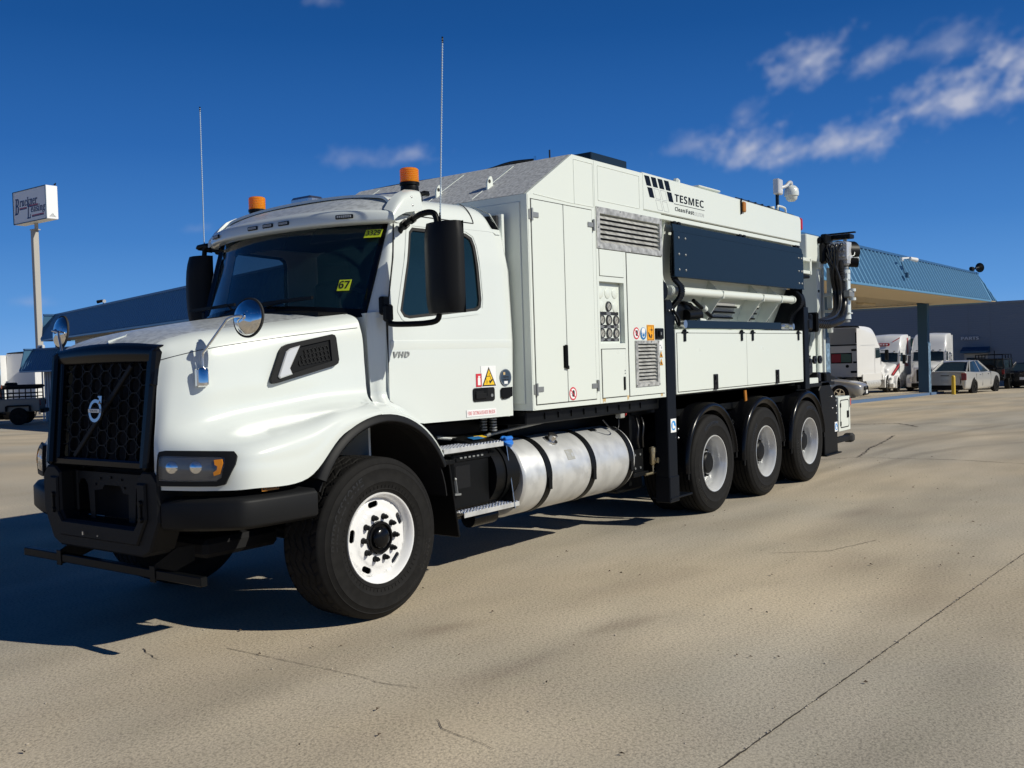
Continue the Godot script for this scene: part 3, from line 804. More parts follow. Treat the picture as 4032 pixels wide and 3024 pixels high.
func truck_hood(t: Node3D):
	var g = net(hood_net(), 8)
	var b = B.new(); b.sheet(g, V(0, 0.3, 1), 0.012)
	var top = B.new()          # the dew lies on the upper part, from the shoulder inwards
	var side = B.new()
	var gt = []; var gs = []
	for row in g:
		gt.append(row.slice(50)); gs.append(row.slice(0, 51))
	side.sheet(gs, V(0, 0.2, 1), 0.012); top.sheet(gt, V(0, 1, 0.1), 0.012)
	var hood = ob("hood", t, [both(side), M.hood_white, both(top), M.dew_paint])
	# seam along the shoulder, grooves at the cowl
	var sm = B.new()
	for i in range(2, g.size() - 1):
		var a: Vector3 = g[i - 1][41]; var c: Vector3 = g[i][41]
		sm.bar(a + Z * 0.0006, c + Z * 0.0006, 0.0028, 0.007, 0.0, Z)
	ob("hood_seam", hood, [both(sm), M.gap])
	var em = B.new()
	em.prism([P(-0.11, 0), P(0.0, 0.035), P(0.03, 0.0), P(-0.02, -0.012)], V(-1.08, 1.93, 0.02), V(1, 0.33, 0).normalized(), V(0, 0, 1), 0.02, 0.004)
	ob("hood_ornament_block", hood, [em, M.white])
	# side air intake
	for s in [1, -1]:
		var u = V(0.39, 0.055, 0.06).normalized(); var nz = V(-0.145, 0.09, 1.0).normalized(); var vv = nz.cross(u).normalized()
		u = vv.cross(nz).normalized()
		var o = V(-0.285, 1.765, 0.892)
		var fr = B.new(); var ch = B.new(); var ms = B.new(); var bk = B.new()
		var outer = [P(-0.322, -0.122), P(-0.312, -0.134), P(-0.285, -0.137), P(0.185, -0.098), P(0.21, -0.088), P(0.222, -0.065), P(0.234, 0.082), P(0.228, 0.102), P(0.205, 0.112), P(-0.15, 0.098), P(-0.185, 0.088), P(-0.21, 0.068), P(-0.318, -0.105)]
		var inner = [P(-0.265, -0.105), P(0.165, -0.064), P(0.182, 0.078), P(-0.165, 0.064)]
		fr.skin(outer, [inner], func(x, y): return o + u * x + vv * y + nz * 0.016, 0.06, 0.03)
		for i in 4:
			var a: Vector2 = inner[i]; var c: Vector2 = inner[(i + 1) % 4]
			fr.quad(o + u * a.x + vv * a.y + nz * 0.012, o + u * c.x + vv * c.y + nz * 0.012, o + u * c.x * 0.93 + vv * c.y * 0.9 - nz * 0.006, o + u * a.x * 0.93 + vv * a.y * 0.9 - nz * 0.006, nz)
		bk.prism(inner, o - nz * 0.004, u, vv, 0.006)
		ch.prism([P(-0.262, -0.112), P(-0.165, -0.100), P(-0.175, -0.06), P(-0.065, 0.074), P(-0.145, 0.066), P(-0.178, 0.05), P(-0.272, -0.095)], o + nz * 0.012, u, vv, 0.020, 0.007)
		for i in 9:
			for j in 7:
				if j % 2 == 0:
					var x = -0.115 + i * 0.031; var y = -0.055 + j * 0.016
					if x - y * 0.85 < -0.06 + 0.0 or x > 0.155: continue
					ms.bar(o + u * x + vv * y + nz * 0.006, o + u * (x + 0.019) + vv * (y + 0.003) + nz * 0.006, 0.005, 0.006, 0, nz)
				else:
					for k in [0, 0.019]:
						var x: float = -0.115 + i * 0.031 + k; var y = -0.055 + j * 0.016
						if x - y * 0.85 < -0.06 or x > 0.16: continue
						ms.bar(o + u * x + vv * (y - 0.016) + nz * 0.006, o + u * (x + (0.006 if k > 0 else -0.006)) + vv * y + nz * 0.006, 0.005, 0.006, 0, nz)
						ms.bar(o + u * (x + (0.006 if k > 0 else -0.006)) + vv * y + nz * 0.006, o + u * x + vv * (y + 0.016) + nz * 0.006, 0.005, 0.006, 0, nz)
		if s < 0: fr = fr.mirror(); ch = ch.mirror(); ms = ms.mirror(); bk = bk.mirror()
		var vt = ob("air_intake", t, [fr, M.plastic, bk, M.black])
		ob("chrome_blade", vt, [ch, M.blade]); ob("mesh", vt, [ms, M.plastic])
	# wheel arch flares: a swept strip round the arch
	for s in [1, -1]:
		for seg in [[152.0, 92.0], [92.0, 25.0]]:
			var rows = []
			for i in 25:
				var a = deg_to_rad(lerpf(seg[0], seg[1], i / 24.0))
				var c = V(0.075, 0.672, 0); var e = V(cos(a), sin(a), 0)
				var zo = 1.222 if seg[0] > 100 else 1.214
				var ro = 0.692; var ri = 0.63
				rows.append([c + e * ro + Z * (zo - 0.06), c + e * ro + Z * (zo - 0.012), c + e * (ro - 0.012) + Z * zo, c + e * (ri + 0.016) + Z * (zo + 0.022), c + e * ri + Z * (zo + 0.014), c + e * (ri - 0.01) + Z * (zo - 0.12)])
			var fb = B.new(); fb.sheet(rows, V(0, 0.2, 1), 0.006)
			ob("wheel_arch_flare", t, [fb if s > 0 else fb.mirror(), M.plastic])
		var lin = B.new()      # inner liner
		var r2 = []
		for i in 21:
			var a = deg_to_rad(lerpf(158, 5, i / 20.0)); var e = V(cos(a), sin(a), 0)
			r2.append([V(0.075, 0.672, 0) + e * 0.625 + Z * 1.20, V(0.075, 0.672, 0) + e * 0.625 + Z * 0.55])
		lin.sheet(r2, V(0, -1, 0), 0.01)
		ob("wheel_arch_liner", t, [lin if s > 0 else lin.mirror(), M.black_matt])

func truck_front(t: Node3D):
	# grille
	var sr = B.new()
	sr.bar(V(-1.232, 1.60, 0.567), V(-1.182, 1.815, 0.557), 0.05, 0.06, 0.012, X)
	for s in [1, -1]:
		sr.bar(V(-1.283, 1.095, s * 0.535), V(-1.195, 1.83, s * 0.56), 0.062, 0.075, 0.018, X)
		sr.bar(V(-1.262, 1.12, s * 0.485), V(-1.185, 1.80, s * 0.505), 0.05, 0.05, 0.01, X)
	var tr = []
	for i in 13:
		var z = -0.575 + 1.15 * i / 12.0; var k = 1.0 - pow(absf(z) / 0.575, 2.0)
		tr.append([V(-1.155, 1.853 + 0.035 * k, z), V(-1.195, 1.845 + 0.03 * k, z), V(-1.218 - 0.012 * k, 1.815 + 0.022 * k, z), V(-1.212 - 0.012 * k, 1.755 + 0.012 * k, z), V(-1.185, 1.745, z)])
	sr.sheet(tr, V(-1, 0.3, 0), 0.01)
	sr.box(V(-1.262, 1.122, 0), V(0.05, 0.055, 1.04), 0.012)
	ob("grille_surround", t, [sr, M.black_gloss])
	var bk = B.new(); bk.quad(V(-1.185, 1.09, -0.53), V(-1.185, 1.09, 0.53), V(-1.10, 1.82, 0.53), V(-1.10, 1.82, -0.53), V(-1, 0, 0))
	var gr = B.new()
	var fz = func(y: float) -> float: return -1.245 + (y - 1.12) * 0.105
	var cell = func(cz: float, cy: float):
		var pts = []
		for q in [P(-0.028, 0.047), P(0.028, 0.047), P(0.054, 0.022), P(0.054, -0.022), P(0.028, -0.047), P(-0.028, -0.047), P(-0.054, -0.022), P(-0.054, 0.022), P(-0.028, 0.047)]:
			pts.append(V(fz.call(cy + q.y), cy + q.y, cz + q.x))
		for i in 8: gr.bar(pts[i], pts[i + 1], 0.006, 0.024, 0.0, X)
	for j in 7:
		for i in range(-4, 5):
			var cz = i * 0.109; var cy = 1.185 + j * 0.0945 + (0.047 if i % 2 else 0.0)
			if absf(cz) < 0.49 and cy < 1.765: cell.call(cz, cy)
	var gm = ob("grille", t, [gr, M.plastic, bk, M.black_matt])
	var db = B.new()
	db.bar(V(-1.258, 1.155, -0.30), V(-1.198, 1.735, 0.30), 0.034, 0.02, 0.005, X)
	ob("diagonal_bar", gm, [db, M.plastic])
	# round badge with the arrow and the word
	var e = B.new(); var ew = B.new()
	var c = V(-1.262, 1.455, 0.0); var ux = V(0, 0, 1); var uy = V(0.105, 1, 0).normalized()
	ring(e, c + V(-0.02, 0, 0), -ux, uy, 0.052, 0.073, 0.014, 40)
	e.box(c + V(-0.024, 0, 0), V(0.012, 0.026, 0.125), 0.002)
	e.prism([P(0.043, 0.050), P(0.075, 0.083), P(0.048, 0.083), P(0.048, 0.092), P(0.092, 0.092), P(0.092, 0.048), P(0.083, 0.048), P(0.083, 0.074), P(0.053, 0.042)], c + V(-0.012, 0, 0), ux, uy, 0.022)
	e.prism([P(0.046, 0.092), P(0.092, 0.092), P(0.092, 0.046)], c + V(-0.020, 0, 0), ux, uy, 0.014)
	ew.text("VOLVO", c + V(-0.0305, 0, 0), V(0, 0, 1), Y, 0.014, 0.088, -0.002, true, func(x, y, z): return c + V(-0.0305 - z * 0.5, y, x), "Droid Serif")
	var em = ob("emblem", gm, [e, M.satin])
	ob("emblem_lettering", em, [ew, M.sign_black])
	# bumper: centre hoop with the opening, plate behind, wings
	var hb = B.new()
	var out = [P(-0.655, 1.03), P(-0.655, 0.79), P(-0.55, 0.60), P(-0.47, 0.565), P(0.47, 0.565), P(0.55, 0.60), P(0.655, 0.79), P(0.655, 1.03), P(0.60, 1.09), P(0.50, 1.09), P(0.44, 1.05), P(0.44, 0.80), P(0.40, 0.745), P(-0.40, 0.745), P(-0.44, 0.80), P(-0.44, 1.05), P(-0.50, 1.09), P(-0.60, 1.09)]
	hb.prism(out, V(-1.12, 0, 0), V(0, 0, 1), Y, 0.17, 0.012)
	var fr = B.new()
	fr.prism([P(-0.545, 1.02), P(-0.545, 0.80), P(-0.44, 0.635), P(0.44, 0.635), P(0.545, 0.80), P(0.545, 1.02), P(0.455, 1.02), P(0.455, 0.79), P(0.41, 0.735), P(-0.41, 0.735), P(-0.455, 0.79), P(-0.455, 1.02)], V(-1.290, 0, 0), V(0, 0, 1), Y, 0.016, 0.010)
	var bu = ob("bumper_centre", t, [hb, M.plastic, fr, M.plastic])
	for s in [1, -1]:
		var th = B.new()
		for q in [0.05, -0.05]: th.cyl(V(-1.30, 0.85 + q, s * 0.50), V(-1.322, 0.85 + q, s * 0.50), 0.022, 0.016, 14)
		th.box(V(-1.312, 0.85, s * 0.50), V(0.012, 0.10, 0.02), 0.004)
		ob("tow_hook", bu, [th, M.black])
	var pl = B.new()
	pl.skin([P(-0.43, 0.74), P(0.43, 0.74), P(0.43, 1.05), P(-0.43, 1.05)], [[P(-0.40, 0.72), P(-0.25, 0.72), P(-0.275, 0.96), P(-0.31, 1.0), P(-0.36, 1.0), P(-0.40, 0.95)], [P(0.40, 0.72), P(0.25, 0.72), P(0.275, 0.96), P(0.31, 1.0), P(0.36, 1.0), P(0.40, 0.95)], [P(-0.20, 0.72), P(0.18, 0.72), P(0.19, 0.92), P(0.13, 0.925), P(0.10, 0.97), P(-0.08, 0.97), P(-0.11, 0.94), P(-0.20, 0.93)]], func(x, y): return V(-1.19, y, x), 0.05, 0.008)
	for q in [P(-0.12, 1.01), P(0.12, 1.01), P(-0.18, 0.97), P(0.15, 0.96), P(0.0, 1.02)]: pl.cyl(V(-1.19, q.y, q.x), V(-1.198, q.y, q.x), 0.008, 0.008, 8)
	ob("licence_plate_bracket", bu, [pl, M.plastic])
	var bkk = B.new(); bkk.box(V(-1.07, 0.95, 0), V(0.02, 0.42, 1.0)); bkk.box(V(-0.98, 1.12, 0), V(0.10, 0.06, 1.05))
	ob("radiator_shade", bu, [bkk, M.black_matt])
	var lt = B.new(); lt.box(V(-1.322, 0.672, -0.13), V(0.006, 0.022, 0.014)); lt.box(V(-1.322, 0.668, 0.04), V(0.006, 0.008, 0.008))
	ob("plate_screw", bu, [lt, M.satin])
	for s in [1, -1]:
		var rows = []
		for q in spline([P(-1.275, 0.66), P(-1.245, 0.80), P(-1.185, 0.98), P(-1.115, 1.12), P(-1.03, 1.185), P(-0.80, 1.215), P(-0.55, 1.225)], 5):
			var k: float = clampf((q.y - 0.66) / 0.5, 0, 1)
			var lo: float = lerpf(0.735, 0.752, k); var hi: float = lerpf(0.925, 0.938, k)
			var d = V(q.x + 0.6, 0, q.y - 0.4).normalized()
			var p = V(q.x, 0, q.y)
			rows.append([p + Y * lo - d * 0.16, p + Y * lo - d * 0.03, p + Y * (lo + 0.03), p + Y * (hi - 0.03), p + Y * hi - d * 0.028, p + Y * (hi + 0.004) - d * 0.16])
		var wb = B.new(); wb.sheet(rows, V(-0.6, 0.1, 1), 0.01)
		ob("bumper_wing", t, [wb if s > 0 else wb.mirror(), M.plastic])
	# warning strip on top of the bumper wing
	var cs = B.new(); cs.box(V(-0.85, 0.972, 1.145), V(0.13, 0.028, 0.004))
	var cw = B.new(); cw.text("CAUTION", V(-0.85, 0.972, 1.1475), X, Y, 0.013, 0.075, 0.001)
	for q in [-0.052, 0.052]: cw.prism([P(-0.009, -0.008), P(0.009, -0.008), P(0, 0.009)], V(-0.85 + q, 0.972, 1.1475), X, Y, 0.001)
	var ct = ob("caution_strip", t, [cs, M.amber_dull]); ob("lettering", ct, [cw, M.sign_black])
	# head lamps on the slanted corner
	for s in [1, -1]:
		var g = net(hood_net(), 8)
		var nz = V(-0.83, 0.05, 0.55).normalized()
		# a point of the fender's own surface, x along the lamp and y up
		var on_wing = func(x: float, y: float) -> Vector3:
			var ri = clampf(lerpf(4.6, 21.6, (x + 0.03) / 0.615), 0, 47); var i0 = int(ri); var fr2 = ri - i0
			var yy = 1.115 + y
			var prev = g[i0][0].lerp(g[i0 + 1][0], fr2)
			for j in range(1, 36):
				var q = g[i0][j].lerp(g[i0 + 1][j], fr2)
				if q.y >= yy: return prev.lerp(q, clampf((yy - prev.y) / max(q.y - prev.y, 1e-4), -0.5, 1))
				prev = q
			return prev
		var f = func(x: float, y: float) -> Vector3: return on_wing.call(x, y) + nz * 0.026
		var outer = [P(-0.028, -0.085), P(-0.012, -0.105), P(0.44, -0.108), P(0.50, -0.098), P(0.575, 0.02), P(0.585, 0.075), P(0.57, 0.095), P(0.10, 0.105), P(0.02, 0.098), P(-0.002, 0.08), P(-0.030, -0.05)]
		var hole = [P(0.005, -0.075), P(0.44, -0.078), P(0.475, -0.055), P(0.505, 0.03), P(0.505, 0.06), P(0.49, 0.068), P(0.08, 0.075), P(0.03, 0.068), P(0.015, 0.05)]
		var fb = B.new(); fb.skin(outer, [hole], f, 0.05, 0.035)
		var bb = B.new(); bb.skin(hole, [], func(x, y): return f.call(x, y) - nz * 0.022, 0.05)
		for i in 6: bb.skin([P(0.03, -0.062 + i * 0.02), P(0.47, -0.062 + i * 0.02), P(0.47, -0.058 + i * 0.02), P(0.03, -0.058 + i * 0.02)], [], func(x, y): return f.call(x, y) - nz * 0.017, 0.05, 0.004)
		var lb = B.new(); lb.skin(hole, [], func(x, y): return f.call(x, y) - nz * 0.004, 0.05)
		var pj = B.new()
		for q in [0.155, 0.305]:
			pj.lathe(f.call(q, 0.005) - nz * 0.024, nz, [Vector2(0.040, 0.0), Vector2(0.037, 0.009), Vector2(0.026, 0.016), Vector2(0.012, 0.019), Vector2(0, 0.02)], 20)
		var sig = B.new(); sig.skin([P(0.425, -0.045), P(0.465, -0.035), P(0.49, 0.03), P(0.485, 0.052), P(0.43, 0.048), P(0.432, 0.02), P(0.45, 0.01), P(0.446, -0.01), P(0.42, -0.025)], [], func(x, y): return f.call(x, y) + nz * 0.002, 0.03, 0.012)
		if s < 0: fb = fb.mirror(); bb = bb.mirror(); lb = lb.mirror(); pj = pj.mirror(); sig = sig.mirror()
		var hl = ob("headlight", t, [fb, M.plastic, bb, M.reflector])
		ob("projector", hl, [pj, M.chrome]); ob("turn_signal", hl, [sig, M.amber_flat]); ob("lens", hl, [lb, M.lens])
	# low bar in front with its two brackets
	var br = B.new(); br.box(V(-1.24, 0.467, 0), V(0.05, 0.055, 2.01), 0.005)
	var fbr = ob("front_bar", t, [br, M.black])
	for s in [1, -1]:
		var kb = B.new()
		kb.prism([P(-1.262, 0.425), P(-1.262, 0.52), P(-1.10, 0.60), P(-0.97, 0.60), P(-0.97, 0.50), P(-1.20, 0.43)], V(0, 0, s * 0.53), X, Y, 0.012)
		kb.box(V(-1.265, 0.468, s * 0.535), V(0.012, 0.10, 0.055), 0.002)
		ob("bar_bracket", fbr, [kb, M.black])
	# round hood mirrors
	for s in [1, -1]:
		var base = B.new(); var arm = B.new(); var dk = B.new(); var rm = B.new()
		var bp = V(-1.035, 1.655, 0.79)
		base.lathe(bp + V(0, -0.055, 0.0), Y, [Vector2(0, 0), Vector2(0.032, 0.002), Vector2(0.034, 0.09), Vector2(0.028, 0.105), Vector2(0.014, 0.112), Vector2(0, 0.112)], 20)
		base.box(bp + V(0, -0.01, -0.022), V(0.075, 0.11, 0.03), 0.006)
		var mc = V(-0.898, 1.997, 1.06)
		var back = V(-1.0, 0.12, 0.12).normalized()
		arm.tube(spline([bp + V(0, 0.05, 0), bp + V(0.0, 0.13, 0.0), bp + V(0.01, 0.17, 0.03), V(-0.985, 1.955, 0.93), V(-0.972, 1.99, 0.96), mc + back * 0.075 + V(0, 0, -0.03), mc + back * 0.05], 5), 0.0085, 8)
		var pr = [Vector2(0, 0.052), Vector2(0.015, 0.052), Vector2(0.018, 0.040), Vector2(0.06, 0.034), Vector2(0.10, 0.018), Vector2(0.112, 0.002), Vector2(0.113, -0.004)]
		pr.reverse()
		dk.lathe(mc, back, pr, 40)
		rm.lathe(mc - back * 0.012, back, [Vector2(0, 0.001), Vector2(0.108, 0.0), Vector2(0.121, 0.002), Vector2(0.121, 0.014), Vector2(0.112, 0.016)], 40)
		if s < 0: base = base.mirror(); arm = arm.mirror(); dk = dk.mirror(); rm = rm.mirror()
		var hm = ob("hood_mirror", t, [dk, M.chrome, rm, M.gasket]); ob("arm", hm, [arm, M.satin]); ob("bracket", hm, [base, M.chrome])

# side of the cab: depth out of the centre plane at height y
func cab_z(y: float) -> float:
	if y < 1.95: return 1.15
	if y < 2.45: return lerpf(1.15, 1.135, (y - 1.95) / 0.5)
	if y < 2.72: return lerpf(1.135, 1.095, (y - 2.45) / 0.27)
	var k = clampf((y - 2.72) / 0.20, 0, 1)
	return 1.095 - 0.16 * (1.0 - sqrt(max(0.0, 1.0 - k * k)))

# the cab narrows towards the windscreen
func cab_s(x: float, y: float) -> float:
	return cab_z(y) - 0.135 * pow(clampf((1.45 - x) / 1.1, 0.0, 1.3), 1.15)

const DOOR = [Vector2(0.329, 1.432), Vector2(0.636, 1.253), Vector2(1.60, 1.25), Vector2(1.612, 1.84), Vector2(1.60, 2.40), Vector2(1.565, 2.725), Vector2(0.522, 2.724), Vector2(0.469, 2.685), Vector2(0.342, 2.04)]
const WIN = [Vector2(0.463, 2.069), Vector2(0.494, 2.023), Vector2(0.547, 2.012), Vector2(1.218, 2.077), Vector2(1.258, 2.102), Vector2(1.271, 2.162), Vector2(1.249, 2.574), Vector2(1.227, 2.639), Vector2(1.166, 2.668), Vector2(0.638, 2.675), Vector2(0.603, 2.64)]

func inset(p: Array, d: float) -> Array:
	var o = Geometry2D.offset_polygon(PackedVector2Array(p), d, Geometry2D.JOIN_ROUND)
	return Array(o[0])

func truck_cab(t: Node3D):
	var sidef = func(x: float, y: float) -> Vector3: return V(x, y, cab_s(x, y))
	var cab = Node3D.new(); cab.name = "cab"; t.add_child(cab)
	# skins left and right: door leaf with its window opening
	for s in [1, -1]:
		var db = B.new()
		db.skin(DOOR, [WIN], sidef, 0.09, 0.035)
		var sw = B.new()          # pressed surround of the window
		var w1 = inset(WIN, 0.035)
		sw.skin(inset(WIN, 0.028), [inset(WIN, 0.012)], func(x, y): return V(x, y, cab_s(x, y) + 0.004), 0.08, 0.004)
		var rub = B.new(); rub.skin(inset(WIN, 0.006), [inset(WIN, -0.022)], func(x, y): return V(x, y, cab_s(x, y) - 0.004), 0.08, 0.02)
		var gb = B.new(); gb.skin(inset(WIN, -0.01), [], func(x, y): return V(x, y, cab_s(x, y) - 0.016), 0.12)
		var cr = B.new()
		var crr = []
		for k in 13:
			var x = lerpf(0.36, 1.605, k / 12.0); crr.append([V(x, 1.860 - 0.005 * k / 12, cab_s(x, 1.86)), V(x, 1.848 - 0.005 * k / 12, cab_s(x, 1.85) + 0.006), V(x, 1.79, cab_s(x, 1.79) + 0.0005)])
		cr.sheet(crr, Z)
		db.add(cr)
		if s < 0: db = db.mirror(); sw = sw.mirror(); rub = rub.mirror(); gb = gb.mirror()
		var d = ob("door", t, [db, M.white])
		ob("window_surround", d, [sw, M.white]); ob("window_seal", d, [rub, M.gasket]); ob("window", d, [gb, M.side_glass])
		# seam round the door
		var sm = B.new()
		var seam = [P(0.469, 2.685), P(0.342, 2.04), P(0.329, 1.432), P(0.636, 1.253)]
		for i in 3:
			for k in 8:
				var a: Vector2 = seam[i].lerp(seam[i + 1], k / 8.0); var b: Vector2 = seam[i].lerp(seam[i + 1], (k + 1) / 8.0)
				sm.bar(sidef.call(a.x, a.y), sidef.call(b.x, b.y), 0.008, 0.012, 0.0, Z)
		ob("door_seam", d, [sm if s > 0 else sm.mirror(), M.gap])
		sm = B.new()
		for q in [[P(0.522, 2.765), P(1.263, 2.752)], [P(1.263, 2.752), P(1.24, 2.91)]]:
			for k in 8:
				var a: Vector2 = q[0].lerp(q[1], k / 8.0); var b: Vector2 = q[0].lerp(q[1], (k + 1) / 8.0)
				sm.bar(sidef.call(a.x, a.y), sidef.call(b.x, b.y), 0.006, 0.006, 0.0, Z)
		ob("roof_seam", d, [sm if s > 0 else sm.mirror(), M.gap])
		if s > 0: door_things(d)
	# cab shell: pillars, cowl, back, roof
	var sh = B.new()
	for s in [1, -1]:
		var pb = B.new()
		# A pillar from the windscreen edge round to the door
		var rows = []
		for i in 13:
			var k = i / 12.0
			var y = lerpf(2.0, 2.735, k)
			var px = lerpf(0.333, 0.478, k); var po = V(px, y, cab_s(px, y)); var pi = V(lerpf(0.222, 0.475, k), y + 0.05 * (1 - k), lerpf(0.885, 0.92, k))
			var m1 = V(lerpf(0.275, 0.462, k), y + 0.012, cab_s(px, y) - 0.018); var m2 = V(lerpf(0.235, 0.462, k), y + 0.03 * (1 - k), lerpf(0.935, 0.948, k))
			rows.append(spline([po, m1, m2, pi], 4))
		pb.sheet(rows, V(-1, 0, 0.5))
		# cowl side between bonnet and door, down behind the wheel arch
		pb.skin([P(0.20, 2.05), P(0.21, 1.46), P(0.215, 1.40), P(0.40, 1.35), P(0.54, 1.265), P(0.60, 1.256), P(0.318, 1.428), P(0.332, 2.03), P(0.29, 2.06)], [], func(x, y): return V(x, y, cab_s(x, y) - 0.004 - 0.045 * smoothstep(0.30, 0.20, x) + (0.06 * smoothstep(1.50, 1.36, y))), 0.05, 0.03)
		# quarter of the wing behind the gap in the arch
		var q = []
		for i in 13:
			var a = deg_to_rad(lerpf(96, 30, i / 12.0)); var e = V(cos(a), sin(a), 0)
			q.append([V(0.075, 0.672, 0) + e * 0.685 + Z * 1.212, V(0.075, 0.672, 0) + e * 0.70 + Z * 1.205, V(0.09, 0.672, 0) + e * lerpf(0.775, 0.73, i / 12.0) + Z * 1.06])
		pb.sheet(q, V(0, 1, 1))
		# rear corner
		pb.sheet([[V(1.60, 1.25, 1.135), V(1.635, 1.25, 1.12), V(1.64, 1.25, 1.08)], [V(1.612, 1.84, 1.15), V(1.645, 1.84, 1.135), V(1.65, 1.84, 1.09)], [V(1.60, 2.4, 1.136), V(1.635, 2.4, 1.12), V(1.645, 2.4, 1.08)], [V(1.565, 2.725, 1.094), V(1.61, 2.72, 1.07), V(1.625, 2.72, 1.03)], [V(1.50, 2.86, 1.04), V(1.55, 2.86, 1.02), V(1.57, 2.86, 0.99)], [V(1.40, 2.925, 0.93), V(1.44, 2.92, 0.92), V(1.47, 2.92, 0.9)]], Z)
		sh.add(pb if s > 0 else pb.mirror())
	sh.box(V(1.635, 2.05, 0), V(0.03, 1.62, 2.16)); sh.box(V(0.22, 1.55, 0), V(0.02, 1.0, 1.84))
	sh.box(V(0.95, 1.272, 0), V(1.30, 0.03, 2.0))
	# roof: rows along x, columns from left eave over the crown
	var rr = []
	for x in [0.49, 0.6, 0.8, 1.1, 1.3, 1.42, 1.50, 1.565]:
		var dr: float = 0.0 if x < 1.35 else 0.19 * pow((x - 1.35) / 0.22, 2.0)
		var row = []
		for q in [[2.70, 1.10], [2.78, 1.085], [2.84, 1.055], [2.885, 1.005], [2.912, 0.93], [2.94, 0.7], [2.958, 0.4], [2.965, 0.0]]:
			row.append(V(x, max(q[0] - dr, 2.70) if q[0] > 2.70 else q[0], q[1] * (1.0 - 0.123 * pow(clampf((1.45 - x) / 1.1, 0, 1.3), 1.15))))
		for k in range(6, -1, -1): row.append(row[k] * V(1, 1, -1))
		rr.append(row)
	sh.sheet(net_rows(rr, 3), V(0, 1, 0), 0.02)
	var cs = ob("cab_shell", t, [sh, M.white])
	cab.queue_free(); t.remove_child(cab)
	var trim = B.new()      # dark edge between cab and body
	trim.sheet([[V(1.652, 1.27, 1.10), V(1.668, 1.27, 1.06)], [V(1.662, 1.84, 1.11), V(1.678, 1.84, 1.07)], [V(1.655, 2.4, 1.095), V(1.67, 2.4, 1.05)], [V(1.63, 2.75, 1.03), V(1.65, 2.75, 1.0)]], Z, 0.004)
	ob("cab_rear_trim", t, [trim, M.zinc])
	# windscreen
	var wr = []
	for i in 15:
		var k = i / 14.0; var row = []
		for j in 25:
			var u = j / 24.0 * 2.0 - 1.0
			var a = absf(u)
			var zl = lerpf(0.895, 0.93, k) * u
			var xb = -0.05 + 0.275 * pow(a, 2.4); var xt = 0.235 + 0.235 * pow(a, 2.4)
			var yb = 2.105 - 0.055 * a * a + 0.0; var yt = 2.745
			row.append(V(lerpf(xb, xt, k), lerpf(yb, yt, k), zl))
		wr.append(row)
	var wb = B.new(); wb.sheet(wr, V(-1, 0.3, 0))
	var ws = ob("windscreen", t, [wb, M.glass])
	var bd = B.new()
	for edge in 4:
		for i in (14 if edge < 2 else 24):
			var a: Vector3; var c: Vector3
			if edge == 0: a = wr[i][0]; c = wr[i + 1][0]
			elif edge == 1: a = wr[i][24]; c = wr[i + 1][24]
			elif edge == 2: a = wr[0][i]; c = wr[0][i + 1]
			else: a = wr[14][i]; c = wr[14][i + 1]
			bd.bar(a, c, 0.055, 0.02, 0.0, V(-1, 0.3, 0))
	ob("windscreen_seal", ws, [bd, M.black_gloss])
	for s in [1, -1]:
		var wp = B.new()
		wp.tube([V(-0.085, 2.13, 0.05 + s * 0.2), V(-0.06, 2.17, 0.18 + s * 0.42), V(-0.075, 2.155, -0.1 + s * 0.3)], 0.008, 6)
		wp.bar(V(-0.072, 2.145, s * 0.42 - 0.25), V(-0.062, 2.165, s * 0.42 + 0.28), 0.018, 0.022, 0.0, Y)
		ob("wiper", ws, [wp, M.black])
	var cw = B.new()
	cw.sheet([[V(-0.06, 2.06, 0.75), V(-0.10, 2.08, 0.4), V(-0.12, 2.09, 0), V(-0.10, 2.08, -0.4), V(-0.06, 2.06, -0.75)], [V(0.18, 2.06, 0.82), V(0.05, 2.095, 0.45), V(-0.03, 2.10, 0), V(0.05, 2.095, -0.45), V(0.18, 2.06, -0.82)]], Y, 0.02)
	ob("cowl_panel", t, [cw, M.black])
	# yellow paper notes behind the glass
	for q in [[V(0.385, 2.618, 0.895), 0.145, 0.062, "3329", 0.04], [V(0.215, 2.255, 0.76), 0.105, 0.085, "67", 0.06]]:
		var nb = B.new(); var nt = B.new()
		var ux = V(0.28, -0.02, 1).normalized(); var uy = V(0.40, 1, -0.1).normalized()
		var nn = ux.cross(uy).normalized()
		var c: Vector3 = q[0] - V(0.03, 0, 0)
		nb.prism([P(-q[1] / 2, -q[2] / 2), P(q[1] / 2 * 0.86, -q[2] / 2), P(q[1] / 2, q[2] / 2), P(-q[1] / 2 * 0.85, q[2] / 2)], c, ux, uy, 0.002)
		nt.text(q[3], c + nn * 0.0025 + uy * (0.004 if q[4] > 0.05 else 0.006), ux, uy, q[4], 0.0, 0.001)
		var np = ob("paper_note", ws, [nb, M.note]); ob("lettering", np, [nt, M.sign_black])
	# sun visor and its lamps
	var vr = []
	for j in 33:
		var z = -1.05 + 2.10 * j / 32.0; var a = absf(z) / 1.05
		var x0 = 0.175 + 0.26 * pow(a, 3.0); var dn = pow(a, 6.0)
		var ro = 0.0
		vr.append([V(x0 + 0.05, 2.692 - 0.004 * a, z * 0.985), V(x0 - 0.004, 2.70 - 0.006 * a, z * 0.992), V(x0 - 0.018, 2.722 - 0.006 * a, z), V(x0 - 0.006, 2.782 - 0.02 * dn, z), V(x0 + 0.035, 2.815 - 0.025 * a * a - 0.02 * dn, z * 0.992), V(x0 + 0.17, 2.880 - 0.008 * a * a - 0.025 * dn, z * 0.984), V(x0 + 0.30, 2.930 - 0.008 * a * a - 0.03 * dn, z * 0.972), V(0.72, 2.985 - 0.022 * a * a - 0.02 * dn, z * 0.962)])
